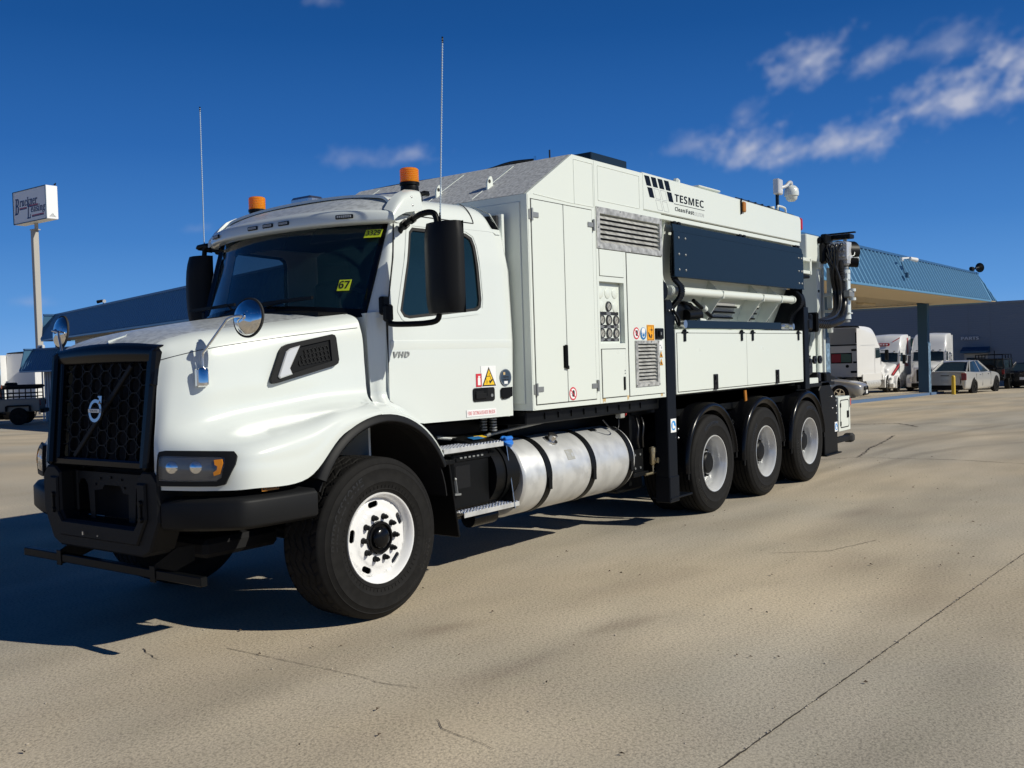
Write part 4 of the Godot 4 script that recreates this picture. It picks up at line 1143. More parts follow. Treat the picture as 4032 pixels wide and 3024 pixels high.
	var vb = B.new(); vb.sheet(vr, V(-0.3, 1, 0))
	var vlo = B.new(); var vhi = B.new(); var r1 = []; var r2 = []
	for q in vr: r1.append(spline(q.slice(0, 5), 4)); r2.append(spline(q.slice(4), 4))
	vlo.sheet(r1, V(-1, 0.2, 0), 0.006); vhi.sheet(r2, V(-0.3, 1, 0), 0.006)
	# ends that wrap down beside the cab
	for s in [1, -1]:
		var eb = B.new()
		var er = []
		for q in [[0.40, 2.702, 2.785], [0.45, 2.735, 2.845], [0.52, 2.765, 2.905], [0.62, 2.785, 2.948], [0.70, 2.792, 2.956]]:
			er.append(spline([V(q[0], q[1], 1.058), V(q[0], lerpf(q[1], q[2], 0.5), 1.052), V(q[0], q[2] - 0.02, 1.03), V(q[0], q[2] + 0.004, 0.96)], 4))
		eb.sheet(er, V(0, 0.2, 1), 0.02)
		vlo.add(eb if s > 0 else eb.mirror())
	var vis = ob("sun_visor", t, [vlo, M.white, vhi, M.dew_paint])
	var bt = B.new()
	for q in [V(0.60, 2.885, 1.048), V(0.60, 2.825, 1.056)]: bt.ball(q, V(0.009, 0.009, 0.006), 10)
	ob("rivet", vis, [bt, M.satin])
	for z in [-0.73, -0.176, 0.0, 0.176, 0.73]:
		var lb = B.new(); var a: float = absf(z) / 1.075
		var dx: float = 0.26 * 3.0 * a * a / 1.075 * signf(z)
		var ux = V(dx, 0, 1).normalized(); var c = V(0.175 + 0.26 * pow(a, 3.0) - 0.0195, 2.748 - 0.006 * a, z)
		var w = 0.115 if absf(z) < 0.5 else 0.14
		lb.box(c, V(w, 0.030, 0.014), 0.005, Basis(ux, Y, ux.cross(Y)))
		var l2 = B.new()
		for k in range(-3, 4): l2.box(c - ux.cross(Y) * -0.0075 + ux * k * w * 0.12, V(w * 0.085, 0.016, 0.003), 0.001, Basis(ux, Y, ux.cross(Y)))
		var lamp = ob("marker_lamp", vis, [lb, M.black_gloss]); ob("lamp_cells", lamp, [l2, M.sign_grey])
	# beacons on the roof
	for s in [1, -1]:
		var c = V(0.775, 2.945, s * 0.873)
		var bb = B.new(); var ab = B.new()
		bb.lathe(c, Y, [Vector2(0, 0.0), Vector2(0.065, 0.0), Vector2(0.07, 0.02), Vector2(0.066, 0.06), Vector2(0.074, 0.066), Vector2(0.074, 0.086), Vector2(0, 0.086)], 28)
		bb.box(c + V(0.0, -0.004, 0), V(0.17, 0.014, 0.25), 0.003); bb.box(c + V(0.02, -0.03, 0.06), V(0.08, 0.05, 0.02)); bb.box(c + V(0.02, -0.03, -0.06), V(0.08, 0.05, 0.02))
		bb.box(c + V(0.06, 0.0, 0.10), V(0.05, 0.035, 0.04), 0.003); bb.box(c + V(-0.03, 0.0, -0.10), V(0.05, 0.012, 0.05), 0.003)
		var pr = [Vector2(0.068, 0.086)]
		for k in 7:
			var h = 0.09 + k * 0.0135
			pr.append_array([Vector2(0.070, h), Vector2(0.0705, h + 0.008), Vector2(0.0675, h + 0.0105)])
		pr.append_array([Vector2(0.066, 0.186), Vector2(0.055, 0.192), Vector2(0, 0.195)])
		ab.lathe(c, Y, pr, 32)
		var bc = ob("beacon", t, [bb, M.black]); ob("amber_dome", bc, [ab, M.amber])
	var hn = B.new()
	hn.box(V(0.66, 2.995, -0.12), V(0.16, 0.07, 0.24), 0.022)
	ob("air_horn", t, [hn, M.satin])
	var an = B.new(); an.lathe(V(1.25, 2.905, 0.62), Y, [Vector2(0, 0.05), Vector2(0.05, 0.045), Vector2(0.075, 0.02), Vector2(0.08, 0.0)].map(func(q): return q), 20)
	ob("roof_dome_antenna", t, [an, M.black])
	# big mirrors and whip antennas
	for s in [1, -1]:
		var hd = B.new(); var am = B.new(); var gl = B.new(); var mt = B.new()
		var rows = []
		var oz = [1.318, 1.622]
		if s < 0: oz = [1.10, 1.36]
		for i in 11:
			var k = i / 10.0
			var y = lerpf(2.025, 2.645, k)
			var e = 1.0 - pow(absf(k * 2 - 1), 6.0) * 0.10
			var cz: float = (oz[0] + oz[1]) * 0.5 + (0.0 if s > 0 else 0.03 * sin(k * PI)); var w: float = (oz[1] - oz[0]) * 0.5 * e
			var bk: float = 0.085 * (1.0 - pow(absf(k * 2 - 1), 5.0) * 0.45)
			rows.append([V(0.475, y, cz - w), V(0.448, y, cz - w * 1.0), V(0.425 - bk * 0.25, y, cz - w * 0.93), V(0.415 - bk * 0.55, y, cz - w * 0.5), V(0.41 - bk * 0.75, y, cz), V(0.415 - bk * 0.60, y, cz + w * 0.55), V(0.425 - bk * 0.25, y, cz + w * 0.94), V(0.448, y, cz + w), V(0.475, y, cz + w)])
		hd.sheet(rows, V(-1, 0, 0))
		for i in [0, 10]:
			for j in range(1, 8): hd.tri(rows[i][0], rows[i][j], rows[i][j + 1], V(0, 1 if i > 0 else -1, 0))
		var cz2: float = (oz[0] + oz[1]) / 2; var ww: float = oz[1] - oz[0]
		gl.box(V(0.477, 2.335, cz2), V(0.006, 0.585, ww * 0.92), 0.002)
		mt.box(V(0.475, 2.335, cz2), V(0.004, 0.62, ww * 0.99), 0.0)
		am.tube(spline([V(0.53, 2.63, 0.98), V(0.515, 2.67, 1.03), V(0.485, 2.70, 1.14), V(0.45, 2.722, 1.26), V(0.452, 2.727, oz[0] + 0.03), V(0.455, 2.70, oz[0] + 0.075), V(0.455, 2.62, oz[0] + 0.09)], 6), 0.021, 10)
		am.tube([V(0.515, 2.672, 1.035), V(0.503, 2.685, 1.075)], 0.034, 10); am.tube([V(0.488, 2.698, 1.13), V(0.475, 2.706, 1.17)], 0.030, 10)
		mt.box(V(0.325, 2.10, 1.005), V(0.08, 0.13, 0.05), 0.012)
		am.tube(spline([V(0.32, 2.09, 1.02), V(0.28, 2.055, 1.08), V(0.265, 2.0, 1.10), V(0.27, 1.972, 1.11), V(0.30, 1.963, 1.18), V(0.40, 1.965, oz[0] + 0.0), V(0.445, 1.985, oz[0] + 0.07), V(0.45, 2.05, oz[0] + 0.09)], 6), 0.020, 10)
		am.box(V(0.272, 2.045, 1.09), V(0.07, 0.12, 0.06), 0.015)
		var sk = B.new()
		sk.cyl(V(0.56, 2.655, cz2 - 0.04), V(0.56, 2.72, cz2 - 0.04), 0.008, 0.006, 8)
		var tip = V(0.50, 3.90, cz2 + 0.0)
		var base = V(0.46, 2.655, cz2 - 0.04)
		sk = B.new(); sk.cyl(base - Y * 0.02, base + Y * 0.06, 0.009, 0.006, 8)
		var tp = B.new(); tp.cyl(tip - Y * 0.03, tip + Y * 0.01, 0.006, 0.006, 8)
		var wh = B.new(); wh.cyl(base, tip, 0.0045, 0.0032, 6)
		for k in 70:
			var p = base.lerp(tip, (k + 0.5) / 70.0); wh.cyl(p, p + V(0, 0.006, 0), 0.0062, 0.0062, 6)
		if s < 0: hd = hd.mirror(); am = am.mirror(); gl = gl.mirror(); mt = mt.mirror(); sk = sk.mirror(); wh = wh.mirror(); tp = tp.mirror()
		var mr = ob("wing_mirror", t, [hd, M.plastic, mt, M.black])
		ob("mirror_arm", mr, [am, M.black]); ob("mirror_glass", mr, [gl, M.chrome])
		var wa = ob("whip_antenna", t, [wh, M.wire]); ob("antenna_ferrule", wa, [sk, M.black]); ob("antenna_tip", wa, [tp, M.black])
	# inside
	var ib = B.new()
	ib.box(V(0.32, 1.86, 0), V(0.50, 0.40, 1.72), 0.06); ib.box(V(1.60, 2.1, 0), V(0.02, 1.5, 2.1)); ib.box(V(1.0, 2.72, 0), V(0.9, 0.02, 1.8))
	ib.box(V(0.46, 2.67, 0.45), V(0.02, 0.13, 0.6), 0.005, Basis(Z, -0.5)); ib.box(V(0.46, 2.67, -0.45), V(0.02, 0.13, 0.6), 0.005, Basis(Z, -0.5))
	ob("dashboard", t, [ib, M.interior])
	for s in [1, -1]:
		var sb = B.new()
		sb.box(V(1.02, 1.72, s * 0.55), V(0.5, 0.14, 0.52), 0.05); sb.box(V(1.30, 2.08, s * 0.55), V(0.13, 0.72, 0.50), 0.05, Basis(Z, -0.15)); sb.box(V(1.37, 2.50, s * 0.55), V(0.09, 0.18, 0.28), 0.03)
		sb.box(V(1.02, 1.5, s * 0.55), V(0.3, 0.34, 0.3))
		ob("seat", t, [sb, M.seat])
	var stw = B.new()
	var ax = V(0.75, 0.65, 0).normalized()
	var tor = []
	for k in 13: tor.append(Vector2(0.225 + cos(TAU * k / 12) * 0.016, sin(TAU * k / 12) * 0.016))
	stw.lathe(V(0.58, 2.08, 0.55), ax, tor, 28)
	stw.cyl(V(0.58, 2.08, 0.55), V(0.42, 1.94, 0.55), 0.06, 0.05, 14)
	for k in 3: stw.bar(V(0.575, 2.075, 0.55), V(0.58, 2.08, 0.55) + (V(0, 0, 1) if k == 0 else V(0, 0, -1) if k == 1 else V(0.65, -0.75, 0)) * 0.22, 0.04, 0.015)
	ob("steering_wheel", t, [stw, M.interior])

func net_rows(rows: Array, k: int) -> Array:
	var cols = []
	for j in rows[0].size():
		var q = []
		for r in rows: q.append(r[j])
		cols.append(spline(q, k))
	var out = []
	for i in cols[0].size():
		var row = []
		for j in cols.size(): row.append(cols[j][i])
		out.append(spline(row, 3))
	return out

func door_things(d: Node3D):
	var ux = V(1, 0, 0.105).normalized()
	var T = Transform3D(Basis(ux, Y, ux.cross(Y)), V(1.30, 0, cab_s(1.30, 1.45) + 0.001))
	var f = func(x: float, y: float, o: float) -> Vector3: return V((x - 1.30), y, o)
	# handle
	var hb = B.new(); var hk = B.new(); var lk = B.new()
	hb.prism(rrect(0.235, 0.105, 0.02, 4), f.call(1.253, 1.434, 0.0), X, Y, 0.010, 0.004)
	hk.box(f.call(1.208, 1.424, 0.016), V(0.12, 0.042, 0.014), 0.005); hk.box(f.call(1.198, 1.451, 0.013), V(0.085, 0.02, 0.008), 0.003)
	var rc = B.new(); rc.box(f.call(1.218, 1.451, 0.0106), V(0.14, 0.06, 0.002))
	lk.cyl(f.call(1.333, 1.424, 0.008), f.call(1.333, 1.424, 0.014), 0.013, 0.012, 14)
	var h = ob("door_handle", d, moved_all(T, [hb, M.plastic, hk, M.plastic, rc, M.black])); ob("lock", h, moved_all(T, [lk, M.zinc]))
	var vb = B.new(); vb.prism([P(-0.055, 0.04), P(-0.07, 0.025), P(-0.07, -0.03), P(-0.05, -0.05), P(0.0, -0.047), P(0.06, -0.030), P(0.062, 0.043)], f.call(1.512, 1.437, 0.0), X, Y, 0.012, 0.005)
	ob("window_vent_cover", d, moved_all(T, [vb, M.black_gloss]))
	# warning triangle on a white square
	var sq = B.new(); sq.box(f.call(1.311, 1.570, 0.001), V(0.165, 0.165, 0.002))
	var tb = B.new(); tb.prism([P(-0.077, -0.072), P(0.077, -0.072), P(0, 0.077)], f.call(1.314, 1.568, 0.002), X, Y, 0.001)
	var ty = B.new(); ty.prism([P(-0.060, -0.062), P(0.060, -0.062), P(0, 0.057)], f.call(1.314, 1.568, 0.003), X, Y, 0.001)
	var tk = B.new(); var o: Vector3 = f.call(1.314, 1.568, 0.004)
	var st = func(p: Array, w: float):
		var q = []
		for e in p: q.append(o + V(e.x, e.y, 0))
		rod(tk, q, w, 0.001, Z)
	st.call([P(-0.035, -0.025), P(-0.035, -0.005), P(-0.022, 0.004), P(0.012, 0.004), P(0.016, -0.012), P(0.026, -0.03)], 0.004)
	st.call([P(0.002, 0.004), P(0.002, 0.022), P(0.016, 0.026)], 0.003)
	st.call([P(0.005, -0.05), P(0.02, -0.035), P(0.038, -0.022)], 0.012)
	tk.lathe(o + V(-0.026, -0.04, 0), Z, [Vector2(0.008, 0.001), Vector2(0.011, 0.001)], 14); tk.cyl(o + V(0.006, -0.034, 0), o + V(0.006, -0.034, 0.001), 0.007, 0.007, 10)
	var ws = ob("warning_sticker", d, moved_all(T, [sq, M.sign_white])); ob("warning_triangle", ws, moved_all(T, [tb, M.sign_black, ty, M.sign_yellow, tk, M.sign_black]))
	# fire extinguisher sticker
	var rb = B.new(); var wb = B.new(); var r2 = B.new()
	rb.box(f.call(1.205, 1.545, 0.001), V(0.062, 0.10, 0.002)); wb.box(f.call(1.205, 1.545, 0.0025), V(0.040, 0.082, 0.001))
	wb = B.new(); wb.prism([P(-0.014, -0.035), P(0.014, -0.035), P(0.014, 0.018), P(0.006, 0.027), P(0.018, 0.035), P(-0.012, 0.036), P(-0.006, 0.027), P(-0.014, 0.018)], f.call(1.205, 1.542, 0.002), X, Y, 0.001)
	ob("fire_sticker", d, moved_all(T, [rb, M.sign_red, wb, M.sign_white]))
	# round badge
	var b1 = B.new(); b1.cyl(f.call(1.505, 1.557, 0), f.call(1.505, 1.557, 0.002), 0.066, 0.066, 32)
	var b2 = B.new(); b2.text("CERTIFIED", f.call(1.505, 1.560, 0.002), X, Y, 0.012, 0.068, 0.001); b2.text("CLEAN IDLE", f.call(1.505, 1.540, 0.002), X, Y, 0.012, 0.078, 0.001)
	var b3 = B.new(); b3.box(f.call(1.505, 1.517, 0.0025), V(0.04, 0.022, 0.001))
	var b4 = B.new(); b4.lathe(f.call(1.505, 1.557, 0.0015), Z, [Vector2(0.061, 0.001), Vector2(0.063, 0.001)], 32)
	var b5 = B.new(); b5.box(f.call(1.488, 1.588, 0.0022), V(0.022, 0.022, 0.001))
	ob("round_badge", d, moved_all(T, [b1, M.badge, b2, M.sign_black, b3, M.sign_white, b4, M.sign_grey, b5, M.rust]))
	# lettering
	var fs = B.new(); fs.box(f.call(1.223, 1.297, 0.001), V(0.325, 0.052, 0.002))
	var ft = B.new(); ft.text("FIRE EXTINGUISHER INSIDE", f.call(1.223, 1.297, 0.002), X, Y, 0.028, 0.30, 0.001, false)
	var fl = ob("fire_label", d, moved_all(T, [fs, M.sign_white])); ob("lettering", fl, moved_all(T, [ft, M.sign_red]))
	var vt = B.new(); vt.text("VHD", V(0, 0, 0), X, Y, 0.042, 0.15, 0.008, true, null, "Droid Sans", 0.25)
	var T2 = Transform3D(Basis(V(1, 0, 0.135).normalized(), Y, V(-0.135, 0, 1).normalized()), V(0.452, 1.757, cab_s(0.452, 1.757)))
	ob("model_badge", d, moved_all(T2, [vt, M.zinc]))
	var rt = B.new(); rt.text("Bruckner's", V(-0.01, 0.01, 0), X, Y, 0.028, 0.10, 0.004, true, null, "Droid Serif", 0.3)
	var rk = B.new(); rk.box(V(0.025, -0.012, 0), V(0.05, 0.012, 0.003))
	var T3 = Transform3D(Basis(V(1, 0, 0.35).normalized(), Y, V(-0.35, 0, 1).normalized()), V(0.262, 1.385, cab_s(0.262, 1.385) + 0.030))
	ob("dealer_badge", d, moved_all(T3, [rt, M.sign_black, rk, M.sign_black]))

func moved_all(T: Transform3D, parts: Array) -> Array:
	var o = []
	for i in range(0, parts.size(), 2): o.append(parts[i].moved(T)); o.append(parts[i + 1])
	return o

func truck_under(t: Node3D):
	var b = B.new()
	for s in [1, -1]:
		b.box(V(3.85, 0.92, s * 0.43), V(10.1, 0.28, 0.08), 0.01)
	for x in [-1.0, 0.6, 1.9, 3.6, 4.6, 5.7, 7.1, 8.6]: b.box(V(x, 0.92, 0), V(0.12, 0.22, 0.8))
	ob("chassis_frame", t, [b, M.black])
	var ax = B.new()
	for x in [0.0, 5.016, 6.416, 7.844]:
		ax.cyl(V(x, 0.53, -0.95), V(x, 0.53, 0.95), 0.075, 0.075, 16)
		if x > 1: ax.ball(V(x, 0.53, 0), V(0.22, 0.22, 0.2), 14)
		for s in [1, -1]: ax.box(V(x, 0.72, s * 0.45), V(1.1, 0.10, 0.09), 0.02)
	ax.cyl(V(0.4, 0.72, 0), V(5.0, 0.56, 0), 0.06, 0.06, 12)
	ob("axles", t, [ax, M.black])
	var en = B.new()
	en.box(V(-0.35, 0.95, 0), V(1.0, 0.7, 0.75), 0.06); en.box(V(0.6, 0.9, 0), V(0.9, 0.45, 0.5), 0.08); en.box(V(-0.6, 0.55, 0), V(0.6, 0.12, 1.1), 0.03)
	ob("engine_block", t, [en, M.black_matt])
	var sf = B.new()
	sf.box(V(2.85, 1.215, 0), V(2.24, 0.11, 2.36), 0.01); sf.box(V(6.3, 1.19, 0), V(5.4, 0.16, 2.1), 0.01); sf.box(V(1.2, 1.15, 0), V(1.2, 0.12, 1.4), 0.01)
	sf.box(V(3.0, 1.09, 0), V(1.9, 0.14, 1.5)); sf.box(V(1.35, 0.72, 0.2), V(1.0, 0.6, 1.1), 0.02); sf.box(V(3.85, 0.75, 0.2), V(0.5, 0.8, 1.4), 0.02)
	for i in 9: sf.bar(V(2.0 + i * 0.2, 1.22, 1.19), V(2.0 + i * 0.2, 1.22, 1.10), 0.02, 0.05)
	ob("subframe", t, [sf, M.black])
	var cl = B.new()
	for q in [V(1.53, 1.18, 1.0), V(1.53, 1.18, 0.9)]:
		for k in 5: cl.cyl(q + Y * (k * 0.022 - 0.05), q + Y * (k * 0.022 - 0.038), 0.03, 0.03, 12)
	cl.tube(spline([V(0.95, 1.12, 0.9), V(1.3, 1.08, 0.95), V(1.7, 1.10, 0.9), V(2.3, 1.16, 1.0)], 5), 0.016, 8)
	var cso = ob("cab_springs_and_lines", t, [cl, M.zinc]); cso.set_meta("kind", "stuff")
	# mud flap behind the steer wheel, front steps
	for s in [1, -1]:
		var mf = B.new(); mf.box(V(0.80, 0.68, s * 0.96), V(0.018, 0.56, 0.46), 0.004, Basis(Z, 0.16))
		mf.box(V(0.76, 0.96, s * 1.07), V(0.12, 0.03, 0.24), 0.005)
		ob("mud_flap", t, [mf, M.black])
	var step = func(a: Vector3, c: Vector3) -> MeshInstance3D:
		var sb = B.new(); var gb = B.new()
		var l: float = (c - a).length(); var u: Vector3 = (c - a).normalized()
		sb.bar((a + c) * 0.5 - u * l * 0.5 + V(0, -0.018, 0), (a + c) * 0.5 + u * l * 0.5 + V(0, -0.018, 0), 0.006, 0.036, 0.002)
		for k in 4: sb.bar(a + V(0, -0.004, -0.05 - k * 0.045), c + V(0, -0.004, -0.05 - k * 0.045), 0.022, 0.006)
		sb.bar(a + V(0, -0.018, -0.22), c + V(0, -0.018, -0.22), 0.006, 0.036)
		var n = int(l / 0.038)
		for i in n:
			for k in 5: gb.lathe(a + u * (i + 0.5 + 0.5 * (k % 2)) * l / n + V(0, -0.002, -0.018 - k * 0.04), Y, [Vector2(0.013, 0.0), Vector2(0.011, 0.009), Vector2(0.006, 0.009), Vector2(0.004, 0.0)], 8)
		var o = ob("step", t, [sb, M.aluminium]); ob("grip_studs", o, [gb, M.satin])
		return o
	step.call(V(0.69, 1.062, 1.195), V(1.40, 1.062, 1.195)); step.call(V(0.86, 0.578, 1.225), V(1.545, 0.578, 1.225))
	var ep = B.new()
	ep.prism([P(0.99, 1.02), P(1.165, 1.02), P(1.23, 0.53), P(0.98, 0.53)], V(1.478, 0, 0), V(0, 0, 1), Y, 0.006)
	ep.bar(V(1.475, 1.015, 1.166), V(1.478, 0.53, 1.231), 0.006, 0.008)
	var epx = B.new(); epx.bar(V(1.472, 1.02, 1.168), V(1.475, 0.53, 1.234), 0.008, 0.006)
	var sd = ob("step_side_plate", t, [ep, M.black]); ob("plate_edge", sd, [epx, M.satin])
	# battery box and things behind the steps
	var bb = B.new(); bb.box(V(1.08, 0.80, 0.98), V(0.44, 0.42, 0.30), 0.015); bb.box(V(1.1, 0.96, 1.0), V(0.42, 0.03, 0.28), 0.006)
	var bl = B.new(); bl.box(V(0.97, 0.83, 1.132), V(0.17, 0.17, 0.004))
	var bh = B.new(); bh.bar(V(0.86, 0.82, 1.15), V(0.865, 0.72, 1.16), 0.016, 0.016); bh.bar(V(0.835, 0.715, 1.16), V(0.905, 0.71, 1.16), 0.014, 0.014); bh.ball(V(0.86, 0.825, 1.15), V(0.014, 0.014, 0.014), 8)
	var bs = B.new()
	for k in 6: bs.box(V(0.94 + k * 0.05, 0.975, 1.146), V(0.026, 0.012, 0.004))
	var bt = ob("battery_box", t, [bb, M.black]); ob("cover_plate", bt, [bl, M.plastic]); ob("t_handle", bt, [bh, M.zinc]); ob("slots", bt, [bs, M.zinc])
	var tk = B.new(); tk.cyl(V(0.93, 0.60, 1.02), V(1.4, 0.60, 1.02), 0.085, 0.085, 24); tk.ball(V(0.93, 0.60, 1.02), V(0.05, 0.085, 0.085), 20); tk.cyl(V(1.2, 0.47, 0.98), V(1.5, 0.47, 0.98), 0.07, 0.07, 18)
	ob("air_tank", t, [tk, M.black_gloss])
	var df = B.new()
	df.cyl(V(1.30, 0.80, 0.95), V(1.60, 0.80, 0.95), 0.25, 0.25, 32); df.lathe(V(1.42, 0.80, 0.95), X, [Vector2(0.25, 0), Vector2(0.262, 0.0), Vector2(0.262, 0.05), Vector2(0.25, 0.05)], 32)
	df.box(V(1.25, 1.08, 1.0), V(0.34, 0.03, 0.24), 0.01, Basis(X, 0.2))
	var dl = B.new(); dl.box(V(1.24, 1.098, 1.05), V(0.14, 0.004, 0.06), 0.0, Basis(X, 0.2))
	var dl2 = B.new(); dl2.box(V(1.33, 1.10, 1.02), V(0.11, 0.004, 0.05), 0.0, Basis(X, 0.2))
	var cp = B.new(); cp.lathe(V(1.62, 1.01, 1.04), V(0, 0.75, 0.5), [Vector2(0, 0), Vector2(0.055, 0), Vector2(0.058, 0.02), Vector2(0.058, 0.045), Vector2(0.052, 0.052), Vector2(0, 0.054)], 24)
	cp.box(V(1.62, 1.01, 1.04) + V(0, 0.75, 0.5).normalized() * 0.065, V(0.10, 0.03, 0.03), 0.006, Basis(X, 0.58))
	var dt = ob("urea_tank", t, [df, M.black]); ob("blue_cap", dt, [cp, M.blue_cap]); ob("blue_label", dt, [dl, M.sign_blue, dl2, M.sign_yellow])
	# fuel tank
	var c = V(1.64, 0.725, 0.895)
	var ft = B.new()
	ft.lathe(c, X, [Vector2(0, 0.02), Vector2(0.275, 0.0), Vector2(0.300, 0.004), Vector2(0.314, 0.018), Vector2(0.318, 0.028), Vector2(0.314, 0.034), Vector2(0.316, 0.04), Vector2(0.316, 1.745), Vector2(0.314, 1.752), Vector2(0.318, 1.758), Vector2(0.314, 1.768), Vector2(0.300, 1.782), Vector2(0.275, 1.786), Vector2(0, 1.766)], 72)
	var tank = ob("fuel_tank", t, [ft, M.aluminium])
	for x in [0.31, 1.0, 1.66]:
		var sb = B.new(); sb.lathe(c + X * x, X, [Vector2(0.317, 0), Vector2(0.323, 0.002), Vector2(0.323, 0.078), Vector2(0.317, 0.08)], 64)
		sb.box(c + V(x + 0.04, -0.06, 0.325), V(0.05, 0.10, 0.012), 0.003)
		ob("strap", tank, [sb, M.black])
	var cap = B.new(); cap.lathe(c + V(0.60, 0.265, 0.165), V(0, 0.86, 0.5), [Vector2(0.062, 0.0), Vector2(0.062, 0.012), Vector2(0.034, 0.014), Vector2(0.034, 0.034), Vector2(0.042, 0.036), Vector2(0.042, 0.062), Vector2(0.036, 0.066), Vector2(0, 0.066)], 20)
	ob("filler_cap", tank, [cap, M.satin])
	var pt = B.new(); pt.box(c + V(1.36, 0.30, 0.105), V(0.10, 0.012, 0.05), 0.003, Basis(X, 0.33))
	ob("vent_valve", tank, [pt, M.black])
	var lb = B.new(); var lt = B.new()
	var f = func(x: float, y: float, o: float) -> Vector3: return c + V(x, sin(y / 0.316) * (0.316 + o), cos(y / 0.316) * (0.316 + o))
	lb.skin([P(0.66, 0.10), P(0.775, 0.10), P(0.775, 0.195), P(0.66, 0.195)], [], func(x, y): return f.call(x, y, 0.0012), 0.03)
	for k in 6: lt.skin([P(0.67, 0.11 + k * 0.013), P(0.715 if k % 2 else 0.725, 0.11 + k * 0.013), P(0.715, 0.116 + k * 0.013), P(0.67, 0.116 + k * 0.013)], [], func(x, y): return f.call(x, y, 0.002), 0.03)
	lt.skin([P(0.735, 0.125), P(0.768, 0.125), P(0.768, 0.16), P(0.735, 0.16)], [], func(x, y): return f.call(x, y, 0.002), 0.02)
	ob("tank_label", tank, [lb, M.dial, lt, M.sign_grey])
	ob("fuel_tank", t, [ft.moved(Transform3D(Basis(), V(0, 0, -1.79))), M.aluminium])
	# valves, emergency stop, hoses in the gap behind the tank
	var vb = B.new()
	for x in [3.955, 4.065]:
		vb.lathe(V(x, 0.575, 1.10), Y, [Vector2(0, 0), Vector2(0.014, 0), Vector2(0.014, 0.03), Vector2(0.026, 0.04), Vector2(0.032, 0.055), Vector2(0.032, 0.155), Vector2(0.036, 0.158), Vector2(0.036, 0.205), Vector2(0.02, 0.208), Vector2(0.02, 0.216), Vector2(0, 0.216)], 18)
		vb.cyl(V(x, 0.66, 1.12), V(x + 0.005, 0.655, 1.16), 0.022, 0.018, 12); vb.cyl(V(x, 0.655, 1.15), V(x, 0.655, 1.165), 0.03, 0.03, 6)
		vb.cyl(V(x, 0.53, 1.10), V(x, 0.58, 1.10), 0.010, 0.010, 8)
	vb.tube([V(3.80, 0.525, 1.10), V(4.06, 0.530, 1.10)], 0.014, 8)
	ob("drain_valves", t, [vb, M.brass])
	var vk = B.new(); vk.box(V(3.74, 0.66, 1.05), V(0.18, 0.24, 0.03), 0.005); vk.box(V(3.72, 0.54, 1.0), V(0.3, 0.04, 0.2), 0.005); vk.box(V(3.62, 0.95, 0.9), V(0.05, 0.5, 0.3))
	ob("valve_bracket", t, [vk, M.black])
	var vn = B.new()
	for q in [P(3.76, 0.73), P(3.76, 0.60), P(3.66, 0.73), P(3.66, 0.60)]: vn.cyl(V(q.x, q.y, 1.065), V(q.x, q.y, 1.073), 0.012, 0.012, 8)
	ob("bracket_bolts", t, [vn, M.zinc])
	var es = B.new(); es.box(V(3.28, 1.155, 1.14), V(0.075, 0.075, 0.06), 0.006)
	var er = B.new(); er.lathe(V(3.32, 1.155, 1.14), X, [Vector2(0.014, 0), Vector2(0.014, 0.02), Vector2(0.027, 0.024), Vector2(0.027, 0.036), Vector2(0, 0.04)], 18)
	var est = ob("emergency_stop", t, [es, M.dial]); ob("red_button", est, [er, M.red])
	var cb = B.new()
	cb.tube(spline([V(3.25, 1.12, 1.14), V(3.22, 1.03, 1.15), V(3.12, 1.02, 1.15), V(3.0, 1.12, 1.12)], 6), 0.006, 6)
	cb.tube(spline([V(3.72, 0.80, 1.08), V(3.66, 0.88, 1.1), V(3.68, 1.0, 1.1), V(3.72, 1.1, 1.05)], 6), 0.012, 8); cb.tube(spline([V(3.80, 0.80, 1.08), V(3.76, 0.9, 1.1), V(3.78, 1.02, 1.1), V(3.82, 1.1, 1.05)], 6), 0.012, 8)
	ob("cables", t, [cb, M.hose])
	# mudguards over the duals
	for i in 3:
		for s in [1, -1]:
			var cx: float = [5.016, 6.416, 7.844][i]
			var rows = []
			for k in 33:
				var a = deg_to_rad(lerpf(187, 4, k / 32.0)); var e = V(cos(a), sin(a), 0); var o = V(cx, 0.545, 0)
				var ro = 0.628
				rows.append([o + e * ro + Z * 0.60, o + e * ro + Z * 1.0, o + e * (ro - 0.004) + Z * 1.02, o + e * ro + Z * 1.04, o + e * (ro + 0.002) + Z * 1.215, o + e * (ro - 0.004) + Z * 1.245, o + e * (ro - 0.018) + Z * 1.262, o + e * (ro - 0.038) + Z * 1.268, o + e * (ro - 0.046) + Z * 1.262, o + e * (ro - 0.05) + Z * 1.245, o + e * (ro - 0.085) + Z * 1.235])
			var mg = B.new(); mg.sheet(rows, V(0, 1, 0.3), 0.005)
			var g = ob("mudguard", t, [mg if s > 0 else mg.mirror(), M.black_gloss])
			var br = B.new()
			for q in [[150.0, 0.0], [18.0, 0.05]]:
				var a = deg_to_rad(q[0]); var p = V(cx, 0.545, 0) + V(cos(a), sin(a), 0) * 0.60
				br.cyl(p + Z * 0.55, p + Z * 1.225, 0.026, 0.026, 14); br.cyl(p + Z * 1.225, p + Z * 1.235, 0.03, 0.028, 14)
				br.box(p + V(0, 0.035, 1.0), V(0.07, 0.11, 0.09), 0.01, Basis(Z, a - PI / 2)); br.box(p + V(-0.01, 0.05, 1.09), V(0.03, 0.10, 0.03), 0.004, Basis(Z, a - PI / 2))
			for a2 in [187.0, 4.0]:
				var a = deg_to_rad(a2); var p = V(cx, 0.545, 0) + V(cos(a), sin(a), 0) * 0.595
				br.box(p + V(0, -0.02, 1.24), V(0.03, 0.09, 0.03), 0.004)
			ob("guard_bracket", g, [br if s > 0 else br.mirror(), M.black])
